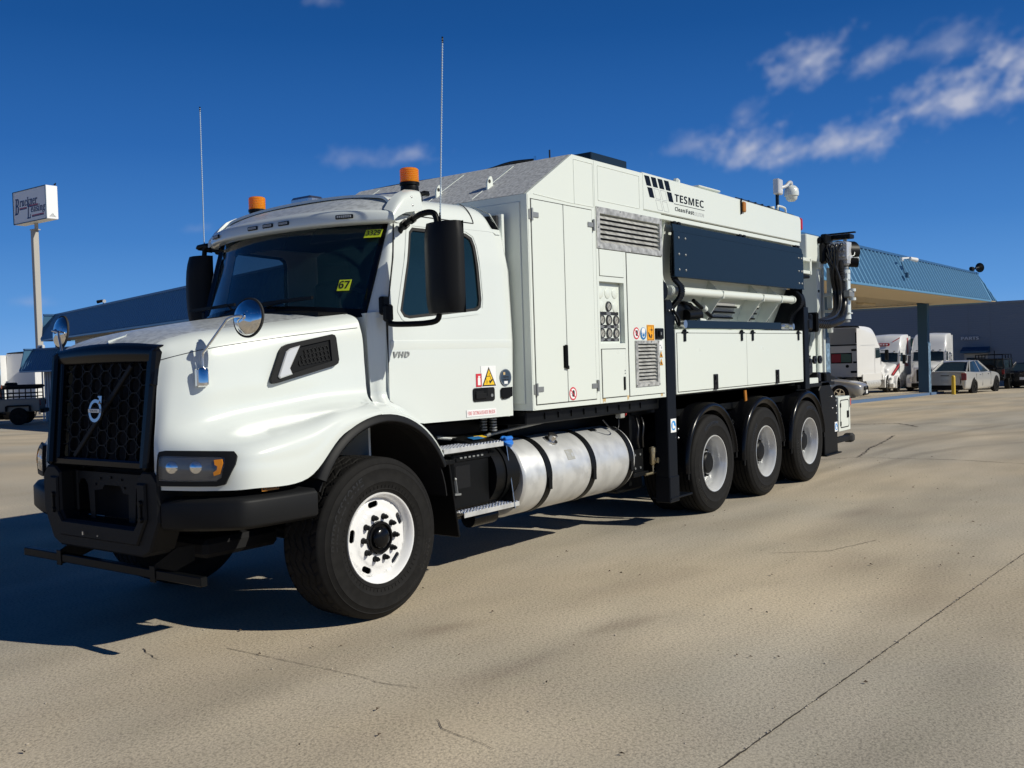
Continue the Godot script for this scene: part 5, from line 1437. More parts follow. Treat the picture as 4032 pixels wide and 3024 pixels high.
	# black side panel under the cabinets with its marker lamp
	var sp = B.new(); sp.box(V(6.35, 1.16, 1.02), V(4.3, 0.24, 0.06), 0.01)
	ob("side_rail", t, [sp, M.black])
	var ml = B.new(); ml.box(V(6.0, 1.195, 1.20), V(0.05, 0.13, 0.022), 0.006, Basis(Z, 0.12)); 
	ob("side_marker_lamp", t, [ml, M.amber_dull])

func leaf(t: Node3D, called: String, x0: float, x1: float, y0: float, y1: float, z: float, m = null, gap := 0.007, proud := 0.006) -> MeshInstance3D:
	var g = B.new(); g.box(V((x0 + x1) / 2, (y0 + y1) / 2, z + 0.001), V(x1 - x0 + gap * 2, y1 - y0 + gap * 2, 0.002))
	var b = B.new(); b.box(V((x0 + x1) / 2, (y0 + y1) / 2, z + proud / 2 + 0.001), V(x1 - x0, y1 - y0, proud), 0.003)
	return ob(called, t, [b, m if m else M.body, g, M.gap])

func truck_body(t: Node3D):
	var zf = 1.267
	# main shell: solid profile with the gauge recess cut into the near side
	var prof = [P(1.71, 1.282), P(3.955, 1.282), P(3.955, 3.068), P(3.60, 3.068), P(3.60, 3.418), P(2.385, 3.418), P(1.71, 3.012)]
	var sh = B.new()
	sh.prism(prof, V(0, 0, -zf), X, Y, 2 * zf - 0.06, 0.0)
	sh.skin(prof, [[P(2.768, 1.812), P(3.195, 1.812), P(3.195, 2.362), P(2.768, 2.362)], [P(2.797, 2.703), P(3.897, 2.703), P(3.897, 2.962), P(2.797, 2.962)], [P(3.405, 1.435), P(3.775, 1.435), P(3.775, 1.805), P(3.405, 1.805)]], func(x, y): return V(x, y, zf), 0.3, 0.0595)
	# thin pressed frames of the panels
	var rim = func(x0: float, x1: float, y0: float, y1: float):
		for q in [[V(x0, y0, zf), V(x1, y0, zf)], [V(x1, y0, zf), V(x1, y1, zf)], [V(x1, y1, zf), V(x0, y1, zf)], [V(x0, y1, zf), V(x0, y0, zf)]]:
			sh.bar(q[0], q[1], 0.008, 0.008, 0.003, Z)
	rim.call(2.79, 3.53, 3.075, 3.38); rim.call(2.405, 2.71, 3.005, 3.382)
	sh.bar(V(1.80, 3.02, zf), V(2.40, 3.002, zf), 0.008, 0.008, 0.003, Z)
	sh.bar(V(2.735, 1.285, zf), V(2.735, 3.415, zf), 0.012, 0.006, 0.002, Z)
	sh.box(V(1.735, 2.15, zf), V(0.03, 1.72, 0.006), 0.002)
	var body = ob("body_shell", t, [sh, M.body])
	var fr = B.new(); fr.box(V(1.706, 2.145, 0), V(0.008, 1.62, 2.40), 0.004)
	ob("front_panel", body, [fr, M.body])
	# sloping front with its dew and folds
	var sl = B.new(); var n = V(-0.405, 0.675, 0).normalized(); var a = V(1.71, 3.012, 0) + n * 0.003; var u = V(0.675, 0.406, 0).normalized()
	var L = 0.788
	sl.quad(a + Z * zf * 0.985, a + u * L + Z * zf * 0.985, a + u * L - Z * zf * 0.985, a - Z * zf * 0.985, n)
	var fo = B.new()
	for z in [0.68, 0.115, -0.45, -0.95]:
		fo.tri(a + Z * z + u * 0.05, a + Z * (z + 0.012) + u * (L - 0.05) + n * 0.006, a + Z * (z - 0.02) + u * (L - 0.05), n)
		fo.bar(a + V(0, 0, z) + u * 0.04, a + V(0, 0, z + 0.01) + u * (L - 0.06), 0.010, 0.006, 0.002, n)
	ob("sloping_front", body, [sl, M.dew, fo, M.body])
	for z in [0.722, 0.153, -0.45, -0.95]:
		var lg = B.new()
		var hole = B.new()
		lg.prism([P(-0.045, -0.02), P(0.045, -0.02), P(0.045, 0.055), P(0.03, 0.085), P(0.0, 0.098), P(-0.03, 0.085), P(-0.045, 0.055)], V(1.94, 3.15, z - 0.008), V(0.86, 0.5, 0), Y, 0.016, 0.003)
		lg.box(V(1.975, 3.155, z), V(0.05, 0.02, 0.05), 0.004, Basis(Z, 0.54))
		hole.cyl(V(1.93, 3.205, z - 0.011), V(1.93, 3.205, z + 0.011), 0.016, 0.016, 14)
		var l = ob("lifting_lug", body, [lg, M.body]); ob("eye", l, [hole, M.gap])
	# roof items
	var hb = B.new(); hb.box(V(3.05, 3.455, 0.62), V(0.62, 0.085, 1.24), 0.006)
	ob("roof_intake_box", body, [hb, M.navy])
	var rp = B.new(); rp.cyl(V(2.47, 3.41, 0.985), V(2.47, 3.51, 0.985), 0.0075, 0.0075, 8)
	rp.tube(spline([V(2.50, 3.455, 0.80), V(2.47, 3.46, 0.55), V(2.44, 3.42, 0.25), V(2.43, 3.42, -0.2), V(2.42, 3.425, -0.7), V(2.42, 3.42, -1.1)], 6), 0.012, 8)
	rp.tube(spline([V(2.50, 3.445, 0.79), V(2.48, 3.44, 0.55), V(2.46, 3.42, 0.3), V(2.45, 3.42, 0.0)], 6), 0.010, 8)
	ob("roof_hoses", body, [rp, M.hose])
	var rs = B.new(); rs.cyl(V(2.495, 3.415, 0.81), V(2.495, 3.485, 0.81), 0.012, 0.012, 10)
	ob("hose_post", body, [rs, M.chrome])
	# double door
	for q in [[1.762, 2.215], [2.223, 2.668]]: leaf(body, "door", q[0], q[1], 1.328, 2.972, zf)
	for q in [P(1.775, 2.85), P(2.672, 2.845), P(1.775, 1.448), P(2.668, 1.443)]:
		var hg = B.new(); var sgn = 1.0 if q.x < 2.2 else -1.0
		hg.cyl(V(q.x - sgn * 0.016, q.y - 0.05, zf + 0.014), V(q.x - sgn * 0.016, q.y + 0.05, zf + 0.014), 0.011, 0.011, 10)
		hg.box(V(q.x + sgn * 0.035, q.y, zf + 0.012), V(0.085, 0.042, 0.006), 0.002); hg.box(V(q.x - sgn * 0.035, q.y, zf + 0.006), V(0.03, 0.08, 0.006), 0.002)
		ob("hinge", body, [hg, M.zinc])
	var dh = B.new(); dh.box(V(2.183, 1.705, zf + 0.022), V(0.026, 0.20, 0.030), 0.008); dh.box(V(2.183, 1.705, zf + 0.008), V(0.05, 0.185, 0.006), 0.002); dh.box(V(2.205, 1.615, zf + 0.02), V(0.02, 0.03, 0.02), 0.004)
	ob("door_handle", body, [dh, M.black])
	leaf(body, "upper_panel", 2.778, 3.19, 2.412, 2.645, zf, null, 0.004, 0.004)
	leaf(body, "small_door", 2.775, 3.188, 1.33, 1.758, zf)
	var tpl = B.new(); tpl.skin([P(3.25, 1.325), P(3.915, 1.325), P(3.915, 2.642), P(3.25, 2.642)], [[P(3.405, 1.435), P(3.775, 1.435), P(3.775, 1.805), P(3.405, 1.805)]], func(x, y): return V(x, y, zf + 0.006), 0.3, 0.005)
	var tgp = B.new()
	for q in [[3.2465, 1.98, 0.007, 1.33], [3.9185, 1.98, 0.007, 1.33]]: tgp.box(V(q[0], q[1], zf + 0.001), V(q[2], q[3], 0.002))
	for y in [1.3215, 2.6455]: tgp.box(V(3.5825, y, zf + 0.001), V(0.68, 0.007, 0.002))
	ob("tall_panel", body, [tpl, M.body, tgp, M.gap])
	var lk = B.new(); lk.box(V(3.147, 1.446, zf + 0.012), V(0.026, 0.122, 0.012), 0.004)
	ob("latch", body, [lk, M.black])
	var sc = B.new()
	for y in [1.562, 1.536]: sc.cyl(V(3.165, y, zf + 0.006), V(3.165, y, zf + 0.010), 0.008, 0.007, 10)
	ob("screw", body, [sc, M.zinc])
	# gauge panel in the recess
	var gp = B.new(); gp.box(V(2.98, 2.07, zf - 0.052), V(0.425, 0.545, 0.008), 0.001)
	var panel = ob("gauge_panel", body, [gp, M.body])
	var zg = zf - 0.048
	for q in [P(2.987, 2.147), P(2.865, 2.026), P(2.987, 2.024), P(3.111, 2.022), P(2.865, 1.905), P(2.987, 1.905), P(3.109, 1.904)]:
		var gb = B.new(); var gd = B.new(); var gn = B.new()
		gb.lathe(V(q.x, q.y, zg), Z, [Vector2(0.046, 0), Vector2(0.046, 0.010), Vector2(0.042, 0.016), Vector2(0.037, 0.016), Vector2(0.035, 0.010)], 28)
		gd.cyl(V(q.x, q.y, zg), V(q.x, q.y, zg + 0.010), 0.036, 0.036, 24)
		gn.bar(V(q.x - 0.014, q.y - 0.012, zg + 0.0115), V(q.x + 0.016, q.y + 0.012, zg + 0.0115), 0.0035, 0.001, 0, Z)
		for k in 9:
			var an = deg_to_rad(-45 + 270.0 * k / 8); gn.bar(V(q.x + cos(an) * 0.026, q.y + sin(an) * 0.026, zg + 0.011), V(q.x + cos(an) * 0.032, q.y + sin(an) * 0.032, zg + 0.011), 0.003, 0.001, 0, Z)
		var gg = ob("gauge", panel, [gb, M.bezel]); ob("dial", gg, [gd, M.dial]); ob("needle", gg, [gn, M.sign_black])
	for q in [P(2.857, 2.262), P(2.98, 2.264), P(3.104, 2.267), P(2.862, 2.142), P(3.11, 2.141)]:
		var bl = B.new(); bl.lathe(V(q.x, q.y, zg), Z, [Vector2(0.047, 0), Vector2(0.047, 0.004), Vector2(0.044, 0.006), Vector2(0, 0.006)], 28)
		ob("blank_cover", panel, [bl, M.body])
	for k in 3:
		var y: float = [2.083, 1.965, 1.846][k]
		var sb = B.new(); sb.box(V(3.0, y, zg + 0.001), V(0.325, 0.030, 0.002))
		var st = dots_of_print(k, y, zg)
		var so = ob("gauge_strip", panel, [sb, M.sign_black]); ob("print", so, [st, M.sign_grey])
	# big louvre
	louvre(body, 2.742, 3.945, 2.652, 3.017, 2.797, 3.897, 2.703, 2.962, zf, 6, 0.040)
	louvre(body, 3.358, 3.815, 1.402, 1.835, 3.405, 3.775, 1.435, 1.805, zf + 0.006, 11, 0.026)
	# signs beside the small louvre and on the door
	no_hand(body, V(3.392, 1.903, zf + 0.008), 0.056); no_hand(body, V(2.287, 1.391, zf + 0.008), 0.056)
	var m1 = B.new(); var m2 = B.new(); var m3 = B.new(); var c = V(3.522, 1.901, zf + 0.008)
	m1.cyl(c, c + Z * 0.001, 0.058, 0.058, 32)
	m2.prism([P(-0.032, 0.006), P(0.032, 0.006), P(0.036, 0.03), P(0.026, 0.048), P(0.0, 0.054), P(-0.026, 0.048), P(-0.036, 0.03)], c + Z * 0.001, X, Y, 0.001); m2.prism([P(-0.028, 0.004), P(-0.014, 0.0), P(0.014, 0.0), P(0.028, 0.004), P(0.03, -0.014), P(0.018, -0.034), P(0.0, -0.042), P(-0.018, -0.034), P(-0.03, -0.014)], c + Z * 0.001, X, Y, 0.001)
	m3.prism([P(-0.02, -0.004), P(0.02, -0.004), P(0.022, -0.018), P(0.0, -0.034), P(-0.022, -0.018)], c + Z * 0.002, X, Y, 0.001)
	ob("mask_sign", body, [m1, M.sign_blue, m2, M.sign_white, m3, M.sign_blue])
	var o1 = B.new(); var o2 = B.new(); c = V(3.663, 1.908, zf + 0.008)
	o1.box(c, V(0.142, 0.152, 0.002))
	for q in [[P(-0.06, 0.066), P(0.06, 0.066)], [P(0.06, 0.066), P(0.06, -0.066)], [P(0.06, -0.066), P(-0.06, -0.066)], [P(-0.06, -0.066), P(-0.06, 0.066)]]: rod(o2, [c + V(q[0].x, q[0].y, 0.001), c + V(q[1].x, q[1].y, 0.001)], 0.004, 0.001, Z)
	o2.prism([P(-0.05, 0.01), P(-0.03, -0.002), P(0.0, -0.04), P(-0.012, -0.055), P(-0.04, -0.03)], c + Z * 0.001, X, Y, 0.001); o2.prism([P(0.01, -0.01), P(0.03, -0.02), P(0.02, -0.05), P(0.005, -0.055)], c + Z * 0.001, X, Y, 0.001)
	ring(o2, c + V(0.02, 0.028, 0.001), X, Y, 0.008, 0.012, 0.001, 14); rod(o2, [c + V(-0.02, 0.028, 0.001), c + V(0.05, 0.028, 0.001)], 0.004, 0.001, Z); rod(o2, [c + V(0.02, 0.0, 0.001), c + V(0.02, 0.056, 0.001)], 0.004, 0.001, Z)
	ob("rotor_warning_sign", body, [o1, M.sign_orange, o2, M.sign_black])
	var k1 = B.new(); k1.box(V(3.825, 1.90, zf + 0.016), V(0.148, 0.105, 0.022), 0.006); k1.box(V(3.82, 1.90, zf + 0.032), V(0.07, 0.06, 0.016), 0.006)
	var kb = ob("socket_box", body, [k1, M.black]); var k2 = B.new(); k2.box(V(3.815, 1.90, zf + 0.041), V(0.018, 0.03, 0.004), 0.001)
	ob("keyhole", kb, [k2, M.zinc])
	for y in [1.700, 1.624]:
		var t1 = B.new(); var t2 = B.new(); c = V(3.862, y, zf + 0.008)
		t1.prism([P(-0.034, -0.030), P(0.034, -0.030), P(0, 0.034)], c, X, Y, 0.001); t2.prism([P(-0.029, -0.027), P(0.029, -0.027), P(0, 0.028)], c + Z * 0.001, X, Y, 0.001)
		var t3 = B.new(); t3.prism([P(-0.012, -0.022), P(0.01, -0.022), P(0.008, -0.002), P(-0.006, 0.004)], c + Z * 0.002, X, Y, 0.001)
		ob("warning_sign", body, [t1, M.sign_black, t2, M.sign_orange, t3, M.sign_black])
	var s1 = B.new(); s1.box(V(3.862, 1.785, zf + 0.008), V(0.07, 0.09, 0.001)); var s2 = B.new(); s2.box(V(3.85, 1.787, zf + 0.009), V(0.03, 0.012, 0.001)); s2.text("15", V(3.87, 1.765, zf + 0.009), X, Y, 0.022, 0.022, 0.001)
	ob("small_label", body, [s1, M.sign_white, s2, M.sign_grey])
	# rust runs at the foot
	var ru = B.new()
	for q in [[2.80, 0.03], [3.22, 0.02], [3.87, 0.025]]: ru.prism([P(-q[1], 0.03), P(q[1], 0.03), P(q[1] * 0.6, -0.015), P(0, 0.0), P(-q[1] * 0.7, -0.018)], V(q[0], 1.302, zf), X, Y, 0.0008)
	ob("rust_mark", body, [ru, M.rust])
	# tank with the name
	var tb = B.new()
	tb.prism([P(3.602, 3.074), P(7.705, 3.074), P(7.705, 3.36), P(7.66, 3.395), P(5.5, 3.42), P(3.602, 3.43)], V(0, 0, -1.262), X, Y, 2.53, 0.008)
	tb.box(V(4.424, 3.445, 1.2), V(0.07, 0.07, 0.07), 0.02); tb.cyl(V(6.93, 3.40, 1.19), V(6.93, 3.455, 1.19), 0.04, 0.04, 16)
	var tank = ob("debris_tank", t, [tb, M.body])
	var lg = B.new(); var lo = B.new()
	for r in 3:
		for q in 4:
			if r == 2 and (q == 0 or q == 3): continue
			var x: float = 3.632 + q * 0.131 + r * 0.055; var y: float = 3.405 - r * 0.106
			if r == 2: x -= 0.025
			var pp = [P(x, y), P(x + 0.098, y), P(x + 0.140, y - 0.092), P(x + 0.044, y - 0.092)]
			if r == 0 or (r == 1 and (q == 0 or q == 3)): lg.prism(pp, V(0, 0, 1.268), X, Y, 0.0015)
			else:
				for k in 4: lo.bar(V(pp[k].x, pp[k].y, 1.2685), V(pp[(k + 1) % 4].x, pp[(k + 1) % 4].y, 1.2685), 0.004, 0.001, 0, Z)
	lg.text("TESMEC", V(4.574, 3.258, 1.268), X, Y, 0.078, 0.655, 0.0015)
	lg.box(V(4.574, 3.196, 1.2688), V(0.69, 0.005, 0.0015))
	lg.text("Clean", V(4.352, 3.148, 1.268), X, Y, 0.042, 0.212, 0.0015); lo.text("&", V(4.477, 3.146, 1.268), X, Y, 0.036, 0.03, 0.001, false)
	lg.text("Fast", V(4.578, 3.146, 1.268), X, Y, 0.042, 0.172, 0.0015); lo.text("SOLUTION", V(4.782, 3.140, 1.268), X, Y, 0.040, 0.232, 0.001, false)
	ob("lettering", tank, [lg, M.navy_dark, lo, M.sign_grey])
	var lm = B.new(); lm.box(V(5.90, 3.335, 1.285), V(0.075, 0.12, 0.03), 0.012)
	var lk2 = B.new(); lk2.box(V(5.845, 3.33, 1.275), V(0.02, 0.16, 0.02), 0.004)
	var lam = ob("amber_marker_lamp", tank, [lm, M.amber_dull]); ob("lamp_frame", lam, [lk2, M.black])
	var ht = B.new(); ht.box(V(5.13, 3.455, 1.02), V(0.52, 0.022, 0.44), 0.008); ht.box(V(5.13, 3.435, 1.02), V(0.40, 0.03, 0.34), 0.004)
	ob("roof_hatch", tank, [ht, M.body])
	var rl = B.new(); rl.tube(spline([V(7.03, 3.39, 1.23), V(7.035, 3.455, 1.23), V(7.07, 3.475, 1.23), V(7.25, 3.472, 1.23), V(7.29, 3.45, 1.23), V(7.295, 3.38, 1.23)], 5), 0.014, 8)
	ob("grab_rail", tank, [rl, M.white])
	var wr = B.new(); wr.tube([V(5.75, 3.43, 1.25), V(6.2, 3.425, 1.25), V(6.8, 3.415, 1.25), V(7.5, 3.40, 1.25), V(7.68, 3.37, 1.25), V(7.72, 3.33, 1.24)], 0.006, 6)
	for x in [5.9, 6.1, 6.3, 6.5, 6.7]: wr.box(V(x, 3.425, 1.25), V(0.02, 0.02, 0.03))
	ob("roof_cable", tank, [wr, M.hose])
	var rd = B.new(); rd.box(V(7.745, 3.31, 1.225), V(0.075, 0.16, 0.09), 0.018)
	ob("red_marker_lamp", tank, [rd, M.red])
	# dome camera on its post
	var cp = B.new(); cp.box(V(7.16, 3.60, 1.18), V(0.035, 0.42, 0.035), 0.004)
	var cb = B.new(); cb.box(V(7.14, 3.72, 1.20), V(0.14, 0.19, 0.08), 0.012)
	cb.tube(spline([V(7.18, 3.71, 1.22), V(7.27, 3.74, 1.25), V(7.35, 3.79, 1.26), V(7.42, 3.80, 1.26), V(7.43, 3.77, 1.26)], 5), 0.022, 10)
	var cd = B.new(); cd.lathe(V(7.43, 3.56, 1.26), Y, [Vector2(0, 0), Vector2(0.04, 0.006), Vector2(0.066, 0.03), Vector2(0.075, 0.07), Vector2(0.088, 0.074), Vector2(0.092, 0.11), Vector2(0.084, 0.16), Vector2(0.055, 0.195), Vector2(0.03, 0.205), Vector2(0, 0.207)], 26)
	var cam = ob("dome_camera", tank, [cd, M.white]); ob("camera_arm", cam, [cb, M.rim_grey, cp, M.navy])

func dots_of_print(k: int, y: float, zg: float) -> B:
	var b = B.new(); var r = RandomNumberGenerator.new(); r.seed = 100 + k
	for x in [2.865, 2.987, 3.109]:
		if k == 0 and x != 2.987: continue
		for l in 3:
			var w = r.randf_range(0.04, 0.085); var q: float = x - w / 2
			while q < x + w / 2:
				var s = r.randf_range(0.006, 0.016); b.box(V(q + s / 2, y + 0.0085 - l * 0.0085, zg + 0.0025), V(s * 0.8, 0.004, 0.001)); q += s
	return b

func louvre(t: Node3D, x0: float, x1: float, y0: float, y1: float, a0: float, a1: float, b0: float, b1: float, z: float, n: int, h: float):
	var f = B.new(); f.skin([P(x0, y0), P(x1, y0), P(x1, y1), P(x0, y1)], [[P(a0, b0), P(a1, b0), P(a1, b1), P(a0, b1)]], func(x, y): return V(x, y, z + 0.010), 0.2, 0.009)
	var k = B.new(); k.box(V((a0 + a1) / 2, (b0 + b1) / 2, 1.267 - 0.056), V(a1 - a0, b1 - b0, 0.004))
	var l = ob("louvre", t, [f, M.louvre, k, M.black])
	for i in n:
		var y = lerpf(b0, b1, (i + 0.5) / n)
		var s = B.new(); s.box(V((a0 + a1) / 2, y - h * 0.1, z - 0.012), V(a1 - a0, 0.004, h * 1.05), 0.0, Basis(X, 0.92))
		s.box(V((a0 + a1) / 2, y - h * 0.50, z + 0.002), V(a1 - a0, 0.006, 0.005), 0.001)
		ob("slat", l, [s, M.louvre])
	var bb = B.new()
	for q in [P(0.02, 0.03), P(0.5, 0.03), P(0.98, 0.03), P(0.02, 0.5), P(0.98, 0.5), P(0.02, 0.97), P(0.34, 0.97), P(0.66, 0.97), P(0.98, 0.97)]:
		bb.cyl(V(lerpf(x0, x1, q.x), lerpf(y0, y1, q.y), z + 0.010), V(lerpf(x0, x1, q.x), lerpf(y0, y1, q.y), z + 0.015), 0.008, 0.006, 8)
	ob("bolts", l, [bb, M.zinc])

func no_hand(t: Node3D, c: Vector3, r: float):
	var a = B.new(); a.cyl(c, c + Z * 0.001, r, r, 32)
	var w = B.new(); w.cyl(c + Z * 0.001, c + Z * 0.0015, r * 0.78, r * 0.78, 28)
	var h = B.new(); var s = r / 0.056
	h.prism([P(-0.016, -0.026), P(0.014, -0.026), P(0.02, -0.006), P(0.018, 0.02), P(0.010, 0.03), P(-0.012, 0.028), P(-0.018, 0.0)].map(func(q): return q * s), c + V(0.004, 0, 0.0015), X, Y, 0.0005)
	for q in [[-0.028, 0.0], [-0.024, -0.016]]: h.bar(c + V(q[0] * s, q[1] * s, 0.0018), c + V(q[0] * s + 0.014 * s, q[1] * s + 0.01 * s, 0.0018), 0.004, 0.001, 0, Z)
	var b = B.new(); b.bar(c + V(-0.030, 0.030, 0.0025) * V(s, s, 1), c + V(0.030, -0.030, 0.0025) * V(s, s, 1), 0.009 * s, 0.001, 0, Z)
	ob("no_touching_sign", t, [a, M.sign_red, w, M.sign_white, h, M.sign_black, b, M.sign_red])

func truck_rear(t: Node3D):
	# core of the hopper and its slanted near wall with ribs
	var co = B.new()
	co.prism([P(1.15, 3.07), P(1.06, 2.46), P(0.86, 1.99), P(0.80, 1.95), P(-1.26, 1.95), P(-1.26, 3.07)].map(func(q): return Vector2(-q.x, q.y)), V(3.96, 0, 0), V(0, 0, -1), Y, 3.745)
	co.box(V(5.83, 3.045, 1.19), V(3.74, 0.045, 0.12), 0.004)
	co.box(V(5.935, 1.935, 1.02), V(3.50, 0.02, 0.44), 0.004)
	var hop = ob("hopper", t, [co, M.body])
	for x in [5.39, 6.51, 7.08]:
		var rb = B.new()
		rb.prism([P(1.06, 2.50), P(1.165, 2.40), P(1.255, 2.365), P(1.245, 2.29), P(1.19, 2.27), P(0.985, 2.0), P(0.86, 1.99)].map(func(q): return Vector2(-q.x, q.y)), V(x - 0.010, 0, 0), V(0, 0, -1), Y, 0.020)
		ob("rib", hop, [rb, M.body])
	var cut = func(x0: float, x1: float, y0: float, y1: float, bars: bool):
		var b = B.new(); var f = func(x, y): return V(x, y, lerpf(0.86, 1.06, (y - 1.99) / 0.47) + 0.006)
		b.skin(rrect(x1 - x0, y1 - y0, 0.05, 4, (x0 + x1) / 2, (y0 + y1) / 2), [], f, 0.2, 0.004)
		var o = ob("cut_out", hop, [b, M.rim_grey if bars else M.black_matt])
		if bars:
			var p = B.new()
			for k in 3:
				var y = lerpf(y0, y1, 0.2 + 0.3 * k)
				p.cyl(f.call(x0, y) + Z * 0.015, f.call(x1, y) + Z * 0.015, 0.011, 0.011, 8); p.box(f.call(x0 + 0.06, y) + Z * 0.03, V(0.09, 0.06, 0.06), 0.01)
			ob("pipes", o, [p, M.black])
	cut.call(5.55, 6.30, 2.06, 2.27, true); cut.call(6.62, 6.95, 2.06, 2.27, true); cut.call(7.2, 7.45, 2.06, 2.24, false)
	# actuator on the left part
	var ac = B.new()
	ac.prism([P(4.55, 2.06), P(4.62, 2.26), P(4.95, 2.24), P(5.15, 2.14), P(5.0, 2.05)], V(0, 0, 1.02), X, Y, 0.06, 0.01)
	ac.cyl(V(4.9, 2.26, 1.12), V(5.36, 2.10, 1.10), 0.022, 0.022, 10); ac.cyl(V(4.75, 2.10, 1.1), V(5.05, 2.12, 1.1), 0.06, 0.06, 16)
	for k in 4: ac.tube(spline([V(4.7 + k * 0.03, 2.24, 1.1), V(4.95, 2.17 - k * 0.02, 1.14), V(5.15, 2.10 - k * 0.01, 1.1), V(5.0, 2.03, 1.05)], 4), 0.011, 6)
	var aco = ob("actuator", hop, [ac, M.black])
	var af = B.new()
	for q in [[V(4.50, 2.30, 1.13), V(4.36, 2.03, 1.13)], [V(4.36, 2.03, 1.13), V(4.8, 2.0, 1.10)], [V(4.50, 2.30, 1.13), V(4.62, 2.28, 1.13)]]: af.bar(q[0], q[1], 0.05, 0.05, 0.01, Z)
	af.cyl(V(5.12, 2.20, 1.12), V(5.18, 2.17, 1.12), 0.035, 0.035, 12); af.cyl(V(5.02, 2.06, 1.12), V(5.16, 2.05, 1.12), 0.02, 0.02, 10)
	ob("actuator_frame", hop, [af, M.body])
	var pp = B.new()
	pp.cyl(V(4.20, 2.338, 1.20), V(7.55, 2.338, 1.20), 0.045, 0.045, 24)
	for x in [4.215, 4.245, 7.49]: pp.lathe(V(x, 2.338, 1.20), X, [Vector2(0.045, 0), Vector2(0.053, 0), Vector2(0.053, 0.012), Vector2(0.045, 0.012)], 24)
	ob("torque_tube", t, [pp, M.body])
	# left end plate, curved
	var el = B.new()
	el.prism([P(1.22, 3.06), P(1.19, 2.95), P(1.15, 2.6), P(1.17, 2.45), P(1.22, 2.36), P(1.1, 2.3), P(0.8, 2.3), P(0.8, 3.06)].map(func(q): return Vector2(-q.x, q.y)), V(4.14, 0, 0), V(0, 0, -1), Y, 0.012)
	for y in [2.75, 2.5]: el.box(V(4.13, y, 1.08), V(0.02, 0.10, 0.16), 0.004)
	ob("end_plate", t, [el, M.body])
	# navy flap
	var fl = B.new()
	fl.box(V(5.985, 2.70, 1.262), V(3.55, 0.455, 0.012), 0.003)
	fl.prism([P(4.190, 2.998), P(7.70, 2.998), P(7.735, 2.985), P(7.76, 2.928), P(4.21, 2.928)], V(0, 0, 1.245), X, Y, 0.016, 0.003)
	fl.box(V(5.985, 2.925, 1.258), V(3.55, 0.012, 0.02), 0.004)
	fl.box(V(5.985, 2.476, 1.25), V(3.545, 0.010, 0.045), 0.002)
	var fo = ob("side_flap", t, [fl, M.navy])
	for x in [4.31, 4.455, 7.60, 7.70]:
		for y in [2.865, 2.70, 2.545]:
			var b = B.new(); b.lathe(V(x, y, 1.268), Z, [Vector2(0.013, 0), Vector2(0.013, 0.003), Vector2(0.008, 0.008), Vector2(0, 0.009)], 10)
			ob("bolt", fo, [b, M.zinc])
	for x in [4.27, 4.36, 5.86, 5.97, 7.57, 7.65]:
		var b = B.new(); b.cyl(V(x - 0.03, 3.015, 1.235), V(x + 0.03, 3.015, 1.235), 0.022, 0.022, 12); b.box(V(x, 3.0, 1.24), V(0.03, 0.05, 0.03), 0.006)
		ob("flap_hinge", fo, [b, M.black])
	for x in [4.30, 7.62]:
		var ar = B.new()
		var cr = spline([P(1.235, 2.96), P(1.205, 2.62), P(1.215, 2.46), P(1.285, 2.37), P(1.275, 2.27), P(1.16, 2.15), P(1.12, 2.02)], 5)
		for i in cr.size() - 1: ar.bar(V(x, cr[i].y, cr[i].x), V(x, cr[i + 1].y, cr[i + 1].x), 0.10, 0.03, 0.004, Z)
		if x > 6: ar.prism([P(1.28, 2.48), P(1.28, 2.36), P(1.12, 2.0), P(0.85, 2.0), P(0.9, 2.48)].map(func(q): return Vector2(-q.x, q.y)), V(x + 0.04, 0, 0), V(0, 0, -1), Y, 0.012)
		ob("flap_arm", t, [ar, M.navy_dark])
	var nb = B.new(); nb.box(V(5.80, 2.0, 1.20), V(2.56, 0.085, 0.05), 0.006)
	var lb = ob("link_bar", t, [nb, M.navy])
	var tb = B.new()
	tb.cyl(V(7.08, 1.998, 1.20), V(7.20, 1.998, 1.20), 0.028, 0.028, 12)
	for s in [0.026, -0.026]: tb.cyl(V(7.16, 1.998 + s, 1.20), V(7.36, 1.998 + s, 1.20), 0.010, 0.010, 8)
	tb.cyl(V(7.34, 1.998, 1.20), V(7.42, 1.998, 1.20), 0.03, 0.03, 12); tb.cyl(V(7.46, 1.998, 1.17), V(7.46, 1.998, 1.235), 0.038, 0.038, 18)
	ob("turnbuckle", lb, [tb, M.satin])
	var pv = B.new(); pv.cyl(V(4.46, 2.0, 1.17), V(4.46, 2.0, 1.245), 0.042, 0.042, 18); ob("pivot", lb, [pv, M.satin])
	# cabinet with its two lids
	var cb = B.new(); cb.box(V(5.935, 1.618, 0), V(3.497, 0.650, 2.528), 0.004)
	var cab = ob("lower_cabinet", t, [cb, M.body])
	leaf(cab, "lid", 4.215, 5.912, 1.318, 1.905, 1.264, null, 0.006, 0.005); leaf(cab, "lid", 5.918, 7.655, 1.318, 1.905, 1.264, null, 0.006, 0.005)
	for x in [4.375, 5.775, 6.078, 7.512]:
		var h = B.new(); h.box(V(x, 1.885, 1.276), V(0.05, 0.125, 0.010), 0.003); h.cyl(V(x - 0.06, 1.914, 1.278), V(x + 0.06, 1.914, 1.278), 0.009, 0.009, 8); h.box(V(x, 1.925, 1.274), V(0.065, 0.03, 0.014), 0.003)
		ob("hinge", cab, [h, M.black])
	for x in [5.072, 6.79]:
		var h = B.new(); h.box(V(x, 1.388, 1.275), V(0.10, 0.165, 0.014), 0.004); h.box(V(x, 1.43, 1.284), V(0.05, 0.05, 0.012), 0.004); h.cyl(V(x, 1.372, 1.28), V(x, 1.372, 1.288), 0.014, 0.014, 12)
		ob("latch", cab, [h, M.black_gloss])
	# black posts (stabiliser legs)
	var p1 = B.new()
